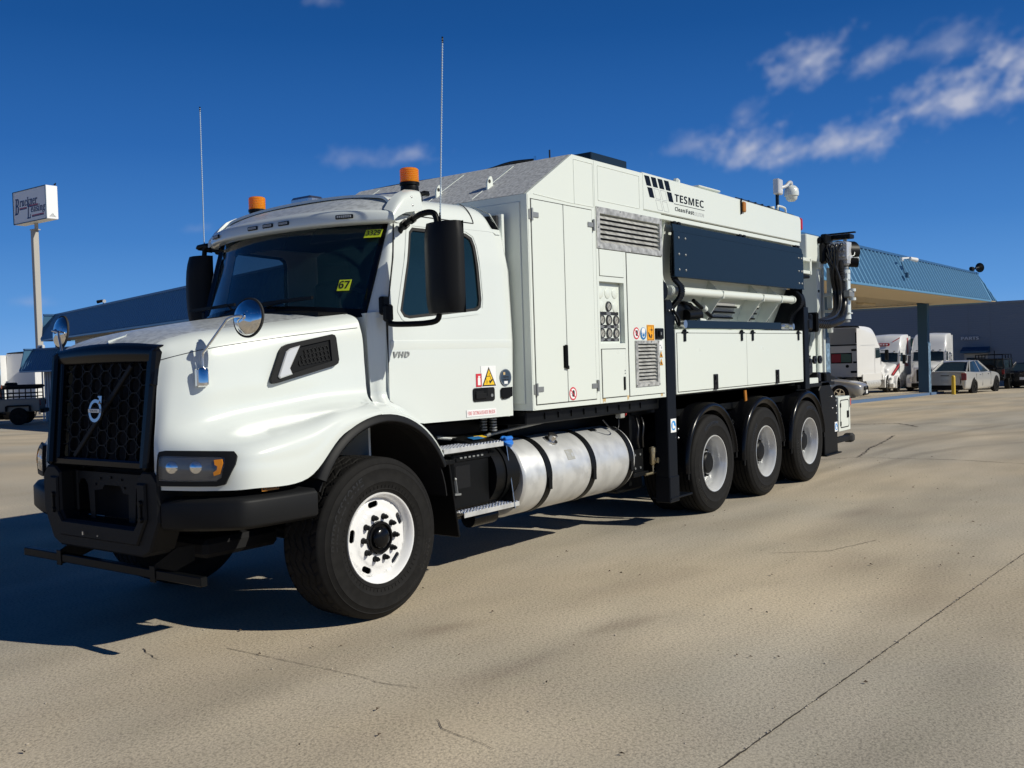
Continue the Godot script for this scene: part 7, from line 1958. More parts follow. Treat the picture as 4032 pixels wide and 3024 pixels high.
func left_buildings():
	if not M.has("roof_blue"): building_materials()
	# dealership with the long dark mansard
	var d = thing("dealership_building", "blue mansard roofed building with pale ribbed walls behind the cab's bonnet", "building")
	var a = V(21.3, 3.40, -43.2); var u = (V(18.45, 3.4, -32.7) - a).normalized(); var back = V(u.z, 0, -u.x)
	mansard(d, a, u, 114, 0.25, V(0, 1.22, 0) + back * 0.62)
	mansard(d, a, back, 46, 0.25, V(0, 1.22, 0) + u * 0.62)
	var L = 28.5
	var w = B.new(); var c0 = a + back * 1.3 + u * 1.2
	for i in 110:
		var p = c0 + u * (i * 0.25)
		w.quad(p - Y * 5.0, p + u * 0.10 - back * 0.0 - Y * 5.0, p + u * 0.10, p, -back); w.quad(p + u * 0.10 - Y * 5, p + u * 0.13 - back * 0.04 - Y * 5, p + u * 0.13 - back * 0.04, p + u * 0.10, -back)
		w.quad(p + u * 0.13 - back * 0.04 - Y * 5, p + u * 0.22 - back * 0.04 - Y * 5, p + u * 0.22 - back * 0.04, p + u * 0.13 - back * 0.04, -back); w.quad(p + u * 0.22 - back * 0.04 - Y * 5, p + u * 0.25 - Y * 5, p + u * 0.25, p + u * 0.22 - back * 0.04, -back)
	ob("wall", d, [w, M.wall_white])
	var bk = B.new(); bk.box(a + u * (L / 2 + 1) + back * 6.4 - Y * 1.9, V(L - 2, 6.2, 10), 0, Basis(u, Y, u.cross(Y)))
	ob("building_block", d, [bk, M.wall_white])
	var so = B.new(); so.box(a + u * (L / 2) + back * 0.7 - Y * 0.02, V(L, 0.04, 1.4), 0, Basis(u, Y, u.cross(Y)))
	ob("soffit", d, [so, M.soffit])
	var cm = thing("roof_camera", "pair of small security cameras on a post on the dark blue roof", "camera", V(19.6, 4.66, -34.6))
	var cb = B.new(); cb.cyl(V(0, -0.1, 0), V(0, 0.14, 0), 0.025, 0.025, 8)
	ob("post", cm, [cb, M.column_blue])
	for s in [1, -1]:
		var q = B.new(); q.cyl(V(0, 0.16, s * 0.06), V(-0.12, 0.12, s * 0.28), 0.06, 0.075, 12); ob("camera_body", cm, [q, M.letter if s > 0 else M.plastic])
	# lower wing on the left
	var e = thing("service_bay", "low blue mansard roof and ribbed wall of the service bay at far left", "building")
	var a2 = V(21.8, 1.86, -46.5)
	mansard(e, a2, Z, 73, 0.22, V(0.55, 1.12, 0))
	mansard(e, a2, X, 30, 0.22, V(0, 1.12, 0.55))
	var w2 = B.new()
	for i in 54:
		var z = -46.0 + i * 0.25
		w2.quad(V(22.7, -3, z), V(22.7, -3, z + 0.12), V(22.7, 1.9, z + 0.12), V(22.7, 1.9, z), -X); w2.quad(V(22.7, -3, z + 0.12), V(22.66, -3, z + 0.15), V(22.66, 1.9, z + 0.15), V(22.7, 1.9, z + 0.12), -X); w2.quad(V(22.66, -3, z + 0.15), V(22.66, -3, z + 0.25), V(22.66, 1.9, z + 0.25), V(22.66, 1.9, z + 0.15), -X)
	ob("wall", e, [w2, M.wall_white])
	var dr = B.new(); dr.box(V(22.63, 0.2, -43.9), V(0.05, 2.6, 1.2)); ob("door", e, [dr, M.column_blue])
	var bk2 = B.new(); bk2.box(V(25.9, -0.6, -39.2), V(6.2, 4.9, 13.4)); ob("building_block", e, [bk2, M.wall_white])
	var s2 = B.new(); s2.box(V(24.9, 1.86, -38.5), V(6.2, 0.04, 15.9)); ob("soffit", e, [s2, M.roof_trim])
	var vt = B.new(); vt.tri(V(22.6, 2.95, -46.3), V(22.6, 3.0, -45.6), V(22.6, 3.22, -45.6), -X); vt.box(V(22.9, 3.05, -44.4), V(0.3, 0.3, 0.4), 0.03); vt.box(V(22.7, 3.08, -45.9), V(0.2, 0.3, 0.5), 0.05)
	ob("roof_vents", e, [vt, M.letter])
	# bare trees beyond the roofs
	for i in 4:
		var p = [V(45, -2.2, -97), V(47, -2.2, -93), V(44, -2.2, -101.5), V(49.5, -2.2, -96)][i]
		var t = thing("bare_tree", ["bare winter tree beyond the low blue roof, tallest of its row", "bare winter tree beyond the white sleeper cab, second from the right", "bare winter tree at the left edge beyond the parked trailer", "small bare winter tree nearest the low blue roof"][i], "tree", p, 0.0, "bare trees on the horizon")
		var tb = B.new(); var cr = B.new()
		tb.cyl(Vector3.ZERO, V(0, 2.0, 0), 0.16, 0.10, 8)
		var r = RandomNumberGenerator.new(); r.seed = 300 + i
		twigs(cr, V(0, 1.6, 0), V(0, 1, 0), [1.9, 1.6, 1.8, 1.3][i], 0.09, 5, r)
		ob("trunk", t, [tb, M.twig]); ob("crown", t, [cr, M.twig])

func twigs(b: B, p: Vector3, d: Vector3, l: float, rad: float, n: int, r: RandomNumberGenerator):
	var q = p + d * l
	b.cyl(p, q, rad, rad * 0.7, 5, false)
	if n == 0: return
	for i in 3:
		var e = (d + V(r.randf_range(-0.65, 0.65), r.randf_range(-0.1, 0.35), r.randf_range(-0.65, 0.65))).normalized()
		twigs(b, p.lerp(q, r.randf_range(0.6, 1.0)), e, l * r.randf_range(0.55, 0.75), rad * 0.62, n - 1, r)

func pole_sign():
	var s = thing("pole_sign", "tall pole sign, white box reading Bruckner Leasing in navy script", "sign", on_ground(32.55, -64.75))
	var o = s.position
	var bx = B.new(); bx.box(V(32.43, 13.78, -64.25) - o, V(0.86, 2.36, 4.64), 0.03)
	var fr = B.new()
	for q in [[V(31.99, 14.94, -66.55), V(31.99, 14.94, -61.95)], [V(31.99, 12.62, -66.55), V(31.99, 12.62, -61.95)], [V(31.99, 12.62, -66.53), V(31.99, 14.94, -66.53)], [V(31.99, 12.62, -61.97), V(31.99, 14.94, -61.97)]]: fr.bar(q[0] - o, q[1] - o, 0.06, 0.05, 0.01, X)
	var box = ob("sign_box", s, [bx, M.sign_white]); ob("frame", box, [fr, M.column_blue])
	var dn = B.new()
	for q in [[0.0, 0.0], [1.0, 0.0]]: dn.tri(V(32.15, 12.75, -61.928) - o, V(32.7, 12.75, -61.928) - o, V(32.43, 13.05, -61.90) - o, Z)
	ob("dented_end", box, [dn, M.sign_white])
	var f = func(uu: float, vv: float) -> Vector3: return V(31.996, 14.92 - vv * 2.28, -66.57 + uu * 4.64) - o
	var t1 = B.new(); var t2 = B.new()
	t1.text("B", f.call(0.125, 0.47), Z, Y, 1.15, 0.55, 0.01, true, null, "Droid Serif", 0.12)
	t1.text("ruckner", f.call(0.475, 0.36), Z, Y, 0.60, 2.45, 0.01, true, null, "Droid Serif", 0.2)
	t1.text("L", f.call(0.485, 0.70), Z, Y, 0.95, 0.48, 0.01, true, null, "Droid Serif", 0.1)
	t1.text("easing", f.call(0.755, 0.655), Z, Y, 0.66, 1.95, 0.01, true, null, "Droid Serif", 0.2)
	for q in [[0.20, 0.42, 0.555], [0.50, 0.76, 0.525], [0.57, 0.92, 0.845]]:
		t1.bar(f.call(q[0], q[2] + 0.022) - X * 0.004, f.call(q[1], q[2] + 0.022) - X * 0.004, 0.07, 0.008, 0, -X); t2.bar(f.call(q[0], q[2] - 0.014) - X * 0.004, f.call(q[1], q[2] - 0.014) - X * 0.004, 0.07, 0.008, 0, -X)
	var le = ob("lettering", box, [t1, M.sign_navy if M.has("sign_navy") else mat("sign_navy", Color(0.008, 0.02, 0.10), 0.4)]); ob("underline", le, [t2, M.stripe_red])
	var pl = B.new(); pl.box(V(32.58, 5.45, -64.78) - o, V(0.42, 13.4, 0.36), 0.02)
	ob("pole", s, [pl, M.pole])
	var nk = B.new(); nk.cyl(V(32.58, 12.1, -64.5) - o, V(32.58, 12.7, -64.5) - o, 0.13, 0.13, 14); nk.box(V(32.58, 12.13, -64.7) - o, V(0.5, 0.06, 0.6))
	ob("neck", s, [nk, M.pole])
	var bd = thing("bird", "small dark bird perched on top of the tall white sign", "bird", V(32.72, 14.96, -62.0))
	var bb = B.new(); bb.ball(V(0, 0.10, 0), V(0.09, 0.07, 0.06), 10); bb.ball(V(0.05, 0.19, 0), V(0.045, 0.045, 0.04), 8); bb.cyl(V(0.08, 0.19, 0), V(0.13, 0.18, 0), 0.012, 0.003, 5); bb.bar(V(-0.07, 0.09, 0), V(-0.18, 0.05, 0), 0.05, 0.015); bb.cyl(V(0, 0, 0.02), V(0, 0.06, 0.02), 0.008, 0.008, 5)
	ob("body", bd, [bb, M.black_matt])

# ---------------------------------------------------------------- parked vehicles (forward is +x in their own axes)
func small_wheel(t: Node3D, p: Vector3, r: float, w: float, rimmat, side: float, spokes := 5):
	var b = B.new(); b.lathe(p - Z * w / 2, Z, [Vector2(r * 0.66, 0), Vector2(r * 0.93, 0.004), Vector2(r, w * 0.16), Vector2(r, w * 0.84), Vector2(r * 0.93, w - 0.004), Vector2(r * 0.66, w)], 28)
	b.cyl(p - Z * w * 0.3, p + Z * w * 0.3, r * 0.66, r * 0.66, 24)
	var wh = ob("wheel", t, [b, M.tyre])
	var rb = B.new(); var q = p + Z * side * w * 0.46
	ring(rb, q, X, Y, r * 0.60, r * 0.69, 0.02 * side if side > 0 else 0.02, 24)
	rb.cyl(q - Z * 0.02, q + Z * 0.02, r * 0.17, r * 0.17, 12)
	for k in spokes:
		var a = TAU * k / spokes; rb.bar(q, q + V(cos(a), sin(a), 0) * r * 0.63, r * 0.16, 0.03, 0.0, Z)
	ob("rim", wh, [rb, rimmat])

func saloon(label: String, at: Vector3, turn: float, paint, rimmat, sc := 1.0, dark_rear := false) -> Node3D:
	var t = thing("parked_car", label, "car", at, turn)
	t.scale = V(sc, sc, sc)
	# body: rows along x of half sections
	var rows = []
	for q in [[-2.50, 0.42, 0.70, 0.62, 0.80], [-2.47, 0.30, 0.86, 0.72, 0.98], [-2.36, 0.25, 0.90, 0.80, 1.03], [-1.9, 0.22, 0.935, 0.84, 1.02], [-1.0, 0.20, 0.95, 0.86, 0.98], [0.3, 0.20, 0.95, 0.86, 0.96], [1.0, 0.20, 0.945, 0.84, 0.96], [1.7, 0.22, 0.93, 0.80, 0.90], [2.2, 0.24, 0.88, 0.74, 0.80], [2.42, 0.28, 0.78, 0.66, 0.70], [2.48, 0.36, 0.60, 0.55, 0.62]]:
		rows.append([V(q[0], q[1], q[2] * 0.90), V(q[0], q[1] + 0.10, q[2] * 0.97), V(q[0], lerpf(q[1], q[4], 0.55), q[2]), V(q[0], q[4] - 0.09, q[2] * 0.985), V(q[0], q[4] - 0.02, lerpf(q[2], q[3], 0.5)), V(q[0], q[4] + 0.01, q[3] * 0.7), V(q[0], q[4] + 0.025, 0)])
	var b = B.new(); b.sheet(net(rows, 4), V(0, 0.3, 1))
	var bd = both(b)
	bd.box(V(0, 0.3, 0), V(4.6, 0.2, 1.5)); bd.box(V(-2.46, 0.62, 0), V(0.05, 0.42, 1.3), 0.02); bd.box(V(2.44, 0.5, 0), V(0.05, 0.3, 1.0), 0.02)
	var body = ob("body", t, [bd, paint])
	for s in [1, -1]:
		for x in [-1.50, 1.52]:
			var ab = B.new(); ab.cyl(V(x, 0.34, s * 0.86), V(x, 0.34, s * 0.945), 0.41, 0.40, 24); ob("wheel_arch", body, [ab, M.black_matt])
			small_wheel(t, V(x, 0.34, s * 0.85), 0.34, 0.22, rimmat, s)
	# glasshouse
	var g = B.new()
	var lo = [V(-1.95, 1.0, 0.74), V(-1.1, 0.97, 0.835), V(0.35, 0.96, 0.835), V(1.15, 0.95, 0.72)]; var hi = [V(-1.12, 1.43, 0.56), V(-0.8, 1.45, 0.60), V(-0.1, 1.46, 0.60), V(0.12, 1.44, 0.56)]
	for i in 3:
		g.quad(lo[i], lo[i + 1], hi[i + 1], hi[i], Z)
		g.quad(lo[i] * V(1, 1, -1), lo[i + 1] * V(1, 1, -1), hi[i + 1] * V(1, 1, -1), hi[i] * V(1, 1, -1), -Z)
	g.quad(lo[0], hi[0], hi[0] * V(1, 1, -1), lo[0] * V(1, 1, -1), -X); g.quad(lo[3], hi[3], hi[3] * V(1, 1, -1), lo[3] * V(1, 1, -1), X)
	ob("windows", t, [g, M.pane])
	var r = B.new()
	var rr = []
	for q in [[-1.16, 1.42, 0.57], [-1.0, 1.462, 0.59], [-0.6, 1.485, 0.61], [0.0, 1.478, 0.60], [0.16, 1.44, 0.57]]: rr.append([V(q[0], q[1] - 0.03, q[2] + 0.01), V(q[0], q[1] - 0.005, q[2] - 0.04), V(q[0], q[1] + 0.012, q[2] * 0.5), V(q[0], q[1] + 0.016, 0)])
	r.sheet(rr, Y); r = both(r)
	for s in [1, -1]:
		var f = V(1, 1, s)
		r.bar(lo[0] * f, hi[0] * f, 0.10, 0.05, 0.01, V(0, 0, s)); r.bar((lo[0] + V(0.28, 0, 0.05)) * f, (hi[0] + V(0.12, -0.02, 0.02)) * f, 0.26, 0.03, 0.01, V(0, 0, s)); r.bar(lo[3] * f, hi[3] * f, 0.08, 0.05, 0.01, V(0, 0, s)); r.bar(V(-0.45, 0.95, 0.84) * f, V(-0.45, 1.45, 0.605) * f, 0.05, 0.02, 0.0, V(0, 0, s))
		r.bar(hi[0] * f, hi[3] * f, 0.05, 0.05, 0.01, V(0, 0, s))
	ob("roof", t, [r, paint])
	for s in [1, -1]:
		var tl = B.new(); tl.box(V(-2.44, 0.80, s * 0.79), V(0.16, 0.32, 0.22), 0.03, Basis(Y, s * 0.35)); ob("tail_lamp", t, [tl, M.tail_red])
		var hl = B.new(); hl.box(V(2.24, 0.66, s * 0.66), V(0.34, 0.11, 0.30), 0.04, Basis(Y, s * 0.5)); ob("headlight", t, [hl, M.lamp_clear])
		var mi = B.new(); mi.box(V(0.75, 1.03, s * 1.0), V(0.12, 0.14, 0.20), 0.04); ob("mirror", t, [mi, M.black])
		for x in [-0.75, 0.35]:
			var dh = B.new(); dh.box(V(x, 0.84, s * 0.945), V(0.2, 0.03, 0.02), 0.006); ob("door_handle", t, [dh, M.chrome])
		var sm = B.new()
		for x in [-1.25, -0.42, 0.72]: sm.box(V(x, 0.62, s * 0.944), V(0.012, 0.55, 0.012))
		ob("door_seams", t, [sm, M.gap])
	var bp = B.new(); bp.box(V(-2.47, 0.33, 0), V(0.10, 0.20, 1.5), 0.03)
	ob("bumper_trim", t, [bp, M.black])
	bp = B.new(); bp.box(V(2.47, 0.30, 0), V(0.08, 0.12, 1.1), 0.03); ob("bumper_trim", t, [bp, M.black])
	bp = B.new(); bp.box(V(2.46, 0.56, 0), V(0.07, 0.20, 0.75), 0.03); ob("grille", t, [bp, M.black])
	for px in [-2.505, 2.52]:
		var pl = B.new(); pl.box(V(px, 0.60 if px < 0 else 0.40, 0), V(0.02, 0.15, 0.32)); ob("licence_plate", t, [pl, M.sign_white if not dark_rear else M.sign_grey])
	var em = B.new(); em.box(V(-2.49, 0.86, 0), V(0.03, 0.03, 0.36), 0.004); em.box(V(2.50, 0.60, 0), V(0.03, 0.09, 0.14), 0.01); em.box(V(-2.44, 0.99, 0), V(0.06, 0.03, 0.5)); ob("trim_badge", t, [em, M.plastic if dark_rear else M.chrome])
	return t

# a road tractor with sleeper: nose at +x, ground at 0
func tractor(label: String, at: Vector3, turn: float, kind: String, sc := 1.0) -> Node3D:
	var t = thing("semi_truck", label, "truck", at, turn, "parked white road tractors")
	t.scale = V(sc, sc, sc)
	var paint = M.truck_white
	# hood
	var rows = []
	for q in [[3.02, 0.75, 0.62, 1.55], [2.90, 0.62, 0.80, 1.72], [2.3, 0.60, 0.92, 1.86], [1.5, 0.75, 1.0, 1.98], [1.05, 0.80, 1.05, 2.05]]:
		rows.append([V(q[0], q[1], q[2] + 0.12), V(q[0], q[1] + 0.25, q[2] + 0.13), V(q[0], lerpf(q[1], q[3], 0.55), q[2]), V(q[0], q[3] - 0.16, q[2] * 0.95), V(q[0], q[3] - 0.02, q[2] * 0.72), V(q[0], q[3] + 0.03, 0)])
	var hb = B.new(); hb.sheet(net(rows, 4), V(0, 0.3, 1)); hb = both(hb)
	hb.box(V(2.0, 1.0, 0), V(1.8, 0.6, 1.5))
	ob("hood", t, [hb, paint])
	for s in [1, -1]:
		var fw = B.new(); var fr = []
		for k in 15:
			var a = deg_to_rad(lerpf(200, -15, k / 14.0)); var e = V(cos(a), sin(a), 0)
			fr.append([V(2.0, 0.52, 0) + e * 0.66 + Z * 0.85, V(2.0, 0.52, 0) + e * 0.66 + Z * 1.18, V(2.0, 0.52, 0) + e * 0.63 + Z * 1.22, V(2.0, 0.52, 0) + e * 0.56 + Z * 1.22])
		fw.sheet(fr, V(0, 1, 0.4), 0.02); ob("fender", t, [fw if s > 0 else fw.mirror(), paint])
		small_wheel(t, V(2.0, 0.52, s * 1.06), 0.52, 0.30, M.chrome, s, 10)
		for x in [-3.2, -4.5]: small_wheel(t, V(x, 0.52, s * 0.95), 0.52, 0.55, M.chrome, s, 10)
		var hl = B.new(); hl.box(V(2.84, 0.98, s * 0.82), V(0.22, 0.20, 0.34), 0.05, Basis(Y, s * 0.5)); ob("headlight", t, [hl, M.lamp_clear])
		var ft = B.new(); ft.cyl(V(-1.6, 0.62, s * 0.95), V(0.6, 0.62, s * 0.95), 0.32, 0.32, 22); ob("fuel_tank", t, [ft, M.aluminium])
		var sk = B.new(); sk.box(V(-0.55, 1.0, s * 1.18), V(2.9, 0.42, 0.05), 0.01); ob("side_fairing", t, [sk, paint])
		var mi = B.new(); mi.box(V(1.15, 2.25, s * 1.42), V(0.12, 0.62, 0.22), 0.04); mi.bar(V(1.05, 2.5, s * 1.1), V(1.15, 2.5, s * 1.4), 0.04, 0.04); ob("mirror", t, [mi, M.plastic if kind != "mack" else M.chrome])
		var ex = B.new(); ex.box(V(-2.35, 2.45, s * 1.12), V(0.55, 2.75, 0.03), 0.01); ob("side_extender", t, [ex, paint])
		var wd = B.new(); wd.prism([P(0.15, 2.08), P(0.95, 2.12), P(0.72, 2.68), P(0.15, 2.68)], V(0, 0, s * 1.125 - (0 if s > 0 else 0.02)), X, Y, 0.02); ob("side_window", t, [wd, M.pane])
		if kind in ["sleeper", "mack"]:
			var w2 = B.new(); w2.box(V(-1.0, 2.42, s * 1.135), V(0.55, 0.42, 0.02), 0.008)
			if kind == "sleeper": w2.box(V(-1.0, 3.25, s * 1.135), V(0.6, 0.34, 0.02), 0.008)
			ob("sleeper_window", t, [w2, M.pane])
		var sm = B.new(); sm.box(V(0.02, 1.95, s * 1.132), V(0.014, 1.5, 0.006)); sm.box(V(-1.0, 2.86, s * 1.132), V(2.2, 0.014, 0.006)); ob("panel_seams", t, [sm, M.sign_grey])
	# cab and sleeper with the roof fairing
	var cb = B.new()
	cb.prism([P(1.10, 1.05), P(1.10, 2.05), P(0.78, 2.75), P(-2.10, 2.75), P(-2.10, 1.05)], V(0, 0, -1.12), X, Y, 2.24, 0.03)
	ob("cab", t, [cb, paint])
	var rf = []
	for q in [[0.92, 2.70, 1.02], [0.72, 3.0, 1.02], [0.35, 3.55, 1.0], [-0.1, 3.85, 0.98], [-0.9, 3.95, 1.0], [-2.1, 3.98, 1.04]]:
		rf.append([V(q[0], 2.72, 1.12), V(q[0], lerpf(2.72, q[1], 0.6), 1.11), V(q[0], q[1] - 0.10, q[2] + 0.04), V(q[0], q[1] - 0.01, q[2] - 0.12), V(q[0], q[1] + 0.04, 0)])
	var rb = B.new(); rb.sheet(net(rf, 4), V(0, 0.5, 1)); rb = both(rb)
	rb.quad(V(-2.1, 2.75, 1.12), V(-2.1, 3.9, 1.05), V(-2.1, 3.9, -1.05), V(-2.1, 2.75, -1.12), -X)
	ob("roof_fairing", t, [rb, paint])
	var ws = B.new(); ws.quad(V(1.095, 2.08, 0.98), V(0.80, 2.70, 0.95), V(0.80, 2.70, -0.95), V(1.095, 2.08, -0.98), V(1, 0.4, 0)); ws.quad(V(1.13, 2.08, 0.98), V(0.835, 2.70, 0.95), V(0.835, 2.70, -0.95), V(1.13, 2.08, -0.98), V(1, 0.4, 0))
	ob("windscreen", t, [ws, M.pane])
	var gr = B.new(); gr.box(V(2.99, 1.12, 0), V(0.10, 0.80, 0.95), 0.03); gr.box(V(2.86, 0.50, 0), V(0.30, 0.28, 1.7), 0.05)
	var go = ob("grille", t, [gr, M.black])
	var bu = B.new(); bu.box(V(2.80, 0.52, 0), V(0.36, 0.34, 2.26), 0.06); ob("bumper", t, [bu, paint])
	var ch = B.new(); ch.box(V(-2.2, 0.85, 0), V(6.4, 0.25, 0.9)); ch.box(V(-3.8, 1.05, 0), V(1.2, 0.12, 0.95), 0.02); ch.box(V(-1.0, 0.75, 0), V(2.2, 0.5, 1.6)); ob("chassis", t, [ch, M.black])
	var bw = B.new(); bw.box(V(-2.115, 2.15, 0.0), V(0.03, 0.50, 1.15), 0.01)
	if kind == "back":
		var fr = B.new(); fr.box(V(-2.11, 2.15, 0.0), V(0.02, 0.60, 1.25), 0.01); ob("window_frame", t, [fr, M.black])
		var wn = B.new(); wn.box(V(-2.13, 2.15, -0.30), V(0.02, 0.48, 0.55), 0.006); ob("rear_window", t, [wn, M.stripe_red]); var w3 = B.new(); w3.box(V(-2.13, 2.15, 0.29), V(0.02, 0.48, 0.60), 0.006); ob("rear_window", t, [w3, M.green_glass])
		var dk = B.new()
		for q in [[2.60, 0.85, 0.5, 0.12], [1.9, 0.9, 0.4, 0.10], [1.35, 0.8, 0.5, 0.12], [2.55, -0.9, 0.4, 0.10], [1.75, -0.95, 0.3, 0.10]]: dk.box(V(-2.13, q[0], q[1]), V(0.04, q[3], q[2]), 0.01)
		for z in [-0.8, 0.35]: dk.cyl(V(-2.10, 1.68, z), V(-2.15, 1.68, z), 0.09, 0.09, 16)
		dk.box(V(-2.12, 2.90, 0), V(0.03, 0.07, 2.1)); dk.prism([P(0.6, 3.0), P(1.0, 3.0), P(0.95, 3.6), P(0.8, 3.62)].map(func(q): return Vector2(-q.x, q.y)), V(-2.12, 0, 0), V(0, 0, -1), Y, 0.02)
		ob("cab_back_fittings", t, [dk, M.black])
		var re = B.new(); re.box(V(-2.115, 3.35, 0), V(0.02, 1.0, 1.7), 0.01); ob("fairing_recess", t, [re, M.sign_grey])
	elif kind == "heb":
		var lo = B.new(); lo.prism(rrect(0.80, 0.24, 0.11, 5), V(0.62, 3.27, 0), V(0, 0, -1), V(-0.52, 0.85, 0).normalized(), 0.02)
		var lt = B.new(); lt.text("H-E-B", V(0.645, 3.275, 0), V(0, 0, -1), V(-0.52, 0.85, 0).normalized(), 0.12, 0.55, 0.012)
		var l = ob("logo", t, [lo, M.stripe_red]); ob("lettering", l, [lt, M.sign_white])
		for s in [1, -1]:
			var st = B.new(); var z = s * 1.128 - (0 if s > 0 else 0.012)
			st.prism([P(-1.5, 3.72), P(-1.72, 3.72), P(-1.72, 1.72), P(-0.7, 1.72), P(-0.7, 1.98), P(-1.5, 1.98)], V(0, 0, z), X, Y, 0.012)
			ob("red_stripe", t, [st, M.stripe_red])
			var sl = B.new(); sl.bar(V(2.6, 1.25, s * 0.97), V(1.05, 1.92, s * 1.11), 0.03, 0.16, 0.0); sl.bar(V(0.46, 3.44, s * 0.55), V(0.2, 3.72, s * 0.98), 0.05, 0.03, 0.0, V(1, 0.6, 0))
			ob("swoosh", t, [sl, M.stripe_red]); var s2 = B.new(); s2.bar(V(2.4, 1.20, s * 0.985), V(1.05, 1.75, s * 1.12), 0.03, 0.07, 0.0); ob("dark_swoosh", t, [s2, M.dark_paint])
	elif kind == "mack":
		var tx = B.new(); tx.text("MACK", V(3.05, 1.05, 0), V(0, 0, -1), Y, 0.12, 0.6, 0.012); ob("lettering", go, [tx, M.chrome])
		var sc2 = B.new(); sc2.box(V(2.9, 1.62, 0), V(0.10, 0.16, 0.9), 0.03); ob("air_scoop", t, [sc2, M.black])
		var wp = B.new(); wp.box(V(2.98, 1.1, 0.53), V(0.12, 0.95, 0.07), 0.02); wp.box(V(2.98, 1.1, -0.53), V(0.12, 0.95, 0.07), 0.02); ob("grille_frame", t, [wp, M.truck_white])
	for z in [-0.75, -0.3, 0.3, 0.75]:
		var ml = B.new(); ml.box(V(0.90, 2.80, z), V(0.05, 0.04, 0.14), 0.01); ob("marker_lamp", t, [ml, M.plastic])
	return t

func jeep(label: String, at: Vector3, turn: float, paint, sc: float, pickup: bool) -> Node3D:
	var t = thing("pickup_truck" if pickup else "off_road_car", label, "truck" if pickup else "car", at, turn)
	t.scale = V(sc, sc, sc)
	var x0 = -2.75 if pickup else -1.95
	var b = B.new(); b.box(V((x0 + 0.9) / 2, 0.95, 0), V(0.9 - x0, 0.62, 1.66), 0.04); b.box(V(1.55, 0.98, 0), V(1.5, 0.48, 1.42), 0.06); b.box(V(2.28, 1.0, 0), V(0.1, 0.5, 1.38), 0.03)
	ob("body", t, [b, paint])
	var cx0 = -0.95 if pickup else -1.9
	var g = B.new(); g.box(V((cx0 + 0.85) / 2, 1.5, 0), V(0.85 - cx0 - 0.1, 0.52, 1.46)); ob("windows", t, [g, M.pane])
	var r = B.new(); r.box(V((cx0 + 0.75) / 2, 1.79, 0), V(0.80 - cx0, 0.09, 1.56), 0.03)
	for s in [1, -1]:
		for x in [cx0 + 0.10, -0.12, 0.78]: r.bar(V(x, 1.25, s * 0.78), V(x - (0.12 if x > 0.5 else 0.0), 1.78, s * 0.72), 0.06, 0.14 if x < -0.5 else 0.09, 0.01, X)
	ob("roof", t, [r, paint])
	for s in [1, -1]:
		for x in [x0 + 0.95, 1.55]:
			small_wheel(t, V(x, 0.42, s * 0.80), 0.42, 0.28, M.black, s)
			var f = B.new(); f.box(V(x, 0.93, s * 0.93), V(1.0, 0.07, 0.26), 0.03); f.box(V(x - 0.52, 0.80, s * 0.93), V(0.07, 0.26, 0.26), 0.02); f.box(V(x + 0.52, 0.80, s * 0.93), V(0.07, 0.26, 0.26), 0.02); ob("wheel_flare", t, [f, M.plastic])
		var sl = B.new(); sl.bar(V(-0.9, 0.5, s * 0.92), V(0.85, 0.5, s * 0.92), 0.08, 0.08, 0.02); ob("side_step", t, [sl, M.plastic])
		var dh = B.new(); dh.box(V(-0.55, 1.12, s * 0.84), V(0.18, 0.04, 0.02)); ob("door_handle", t, [dh, M.black])
		var sm = B.new()
		for x in [-0.95, -0.08]: sm.box(V(x, 0.95, s * 0.832), V(0.014, 0.58, 0.008))
		ob("door_seams", t, [sm, M.gap])
	var k = B.new()
	var zx = [x0 + 0.1, cx0 - 0.1] if pickup else [x0 - 0.05, 0.6]
	var hy = 1.75 if pickup else 2.05
	for s in [1, -1]:
		for y in ([hy, hy - 0.22, 1.35] if pickup else [hy]): k.bar(V(zx[0], y, s * 0.72), V(zx[1], y, s * 0.72), 0.045, 0.045)
		for i in 4:
			var x = lerpf(zx[0], zx[1], i / 3.0); k.bar(V(x, 1.25 if pickup else 1.82, s * 0.72), V(x, hy, s * 0.72), 0.045, 0.045)
	for i in 5:
		var x = lerpf(zx[0], zx[1], i / 4.0); k.bar(V(x, hy, -0.72), V(x, hy, 0.72), 0.04, 0.04)
	if not pickup: k.bar(V(x0 - 0.05, 0.9, 0.3), V(x0 - 0.05, 2.3, 0.3), 0.04, 0.04); k.cyl(V(x0 - 0.12, 1.1, 0), V(x0 + 0.02, 1.1, 0), 0.40, 0.40, 24)
	ob("rack", t, [k, M.black])
	var bp = B.new(); bp.box(V(2.42, 0.68, 0), V(0.2, 0.2, 1.6), 0.03); bp.box(V(x0 - 0.08, 0.65, 0), V(0.16, 0.2, 1.6), 0.03); ob("bumpers", t, [bp, M.plastic])
	for s in [1, -1]:
		var hl = B.new(); hl.cyl(V(2.3, 1.05, s * 0.5), V(2.36, 1.05, s * 0.5), 0.11, 0.11, 16); ob("headlight", t, [hl, M.lamp_clear])
		var tl = B.new(); tl.box(V(x0 - 0.01, 1.05, s * 0.74), V(0.05, 0.26, 0.14), 0.01); ob("tail_lamp", t, [tl, M.tail_red])
	return t

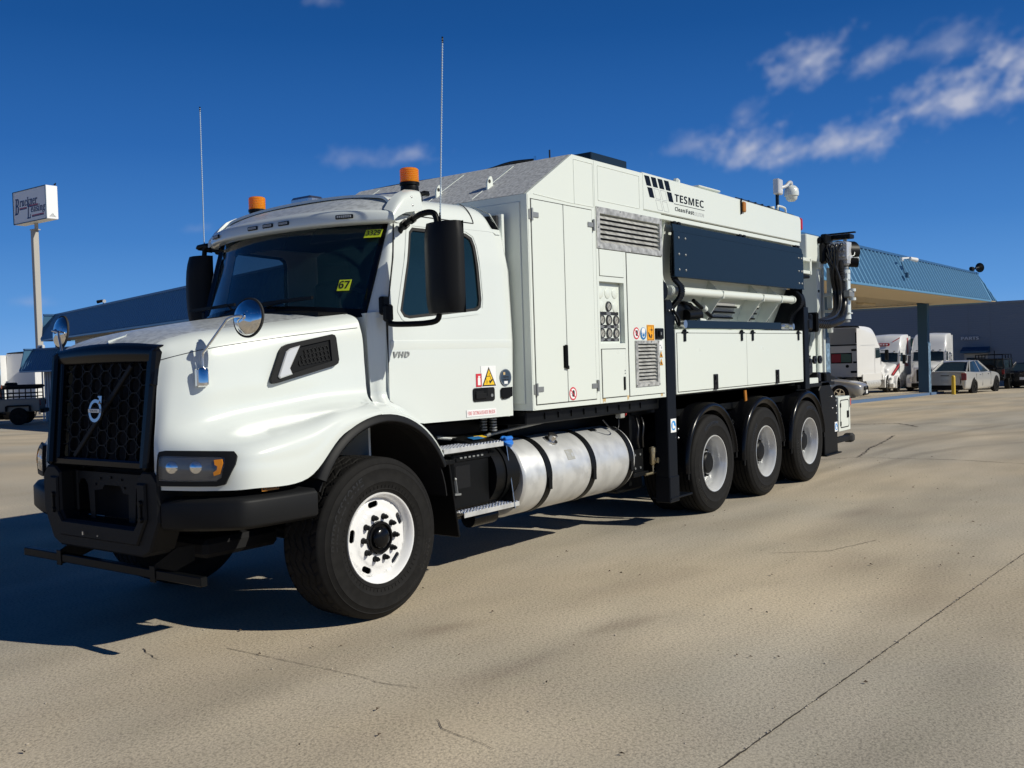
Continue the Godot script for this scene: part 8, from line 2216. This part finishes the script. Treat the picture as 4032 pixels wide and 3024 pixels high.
func parked_vehicles():
	saloon("silver saloon car with black alloy wheels parked beside the yellow bollard", on_ground(51.8, -6.4), deg_to_rad(-6), M.pale_silver, M.plastic, 1.15, true)
	saloon("champagne silver saloon car with bright headlights in front of the parked white trucks", on_ground(40.6, -10.65), deg_to_rad(-84), M.silver, M.chrome, 1.0)
	saloon("black saloon car parked nose away at the right end of the row", on_ground(62.5, -4.95), deg_to_rad(0), M.dark_paint, M.plastic, 1.05)
	tractor("white road tractor seen from behind with a dark back wall and rear window", on_ground(53.4, -12.6), deg_to_rad(-4), "back", 0.98)
	tractor("white road tractor with red stripes and a red oval logo on its roof fairing", on_ground(57.8, -12.15), deg_to_rad(184), "heb", 0.88)
	tractor("white road tractor with a black upright grille behind the blue canopy column", on_ground(59.4, -9.95), deg_to_rad(186), "mack", 0.88)
	jeep("dark off road car with a roof rack parked between the silver saloon and black car", on_ground(60.3, -6.45), deg_to_rad(0), M.dark_paint, 1.0, false)
	var p = jeep("grey pickup truck with a black bed rack parked before the service bay", on_ground(17.9, -42.6), deg_to_rad(143 + 0), M.grey_paint, 0.98, true)
	var l1 = thing("ladder_load", "dark folded tarpaulin and boxes lying on the pickup's bed rack", "load", p.position + V(0, 1.72, 0), p.rotation.y)
	var lb = B.new(); lb.box(V(-1.85, 0.10, 0), V(1.7, 0.16, 1.3), 0.05); lb.box(V(-1.3, 0.2, 0.2), V(0.5, 0.18, 0.5), 0.05)
	ob("tarpaulin", l1, [lb, M.black_matt])
	var ls = B.new(); ls.bar(V(-1.05, 0.2, -0.66), V(-1.0, -0.35, -0.72), 0.05, 0.02); ob("orange_strap", l1, [ls, M.orange_tarp])
	tractor("white sleeper tractor with two dark side windows beyond the low blue roof", on_ground(28.6, -56.6), deg_to_rad(27), "sleeper", 1.05)
	var tr = thing("box_trailer", "grey curtain sided trailer at the left edge behind the grey pickup", "trailer", on_ground(24.8, -61.5), deg_to_rad(27))
	var tb = B.new(); tb.box(V(-2.0, 2.4, 0), V(7, 2.7, 2.5), 0.03); ob("box", tr, [tb, M.sign_grey])
	var rb = B.new()
	for i in 12: rb.box(V(-5.2 + i * 0.58, 2.4, 1.26), V(0.06, 2.6, 0.03))
	rb.box(V(1.55, 2.4, 0), V(0.12, 2.75, 2.54)); ob("ribs", tr, [rb, M.plastic])
	var ub = B.new(); ub.box(V(-2, 0.9, 0), V(6.6, 0.2, 1.0)); ob("underframe", tr, [ub, M.black])
	for x in [-4.4, -3.2]:
		for s in [1, -1]: small_wheel(tr, V(x, 0.5, s * 1.0), 0.5, 0.3, M.sign_grey, s, 8)
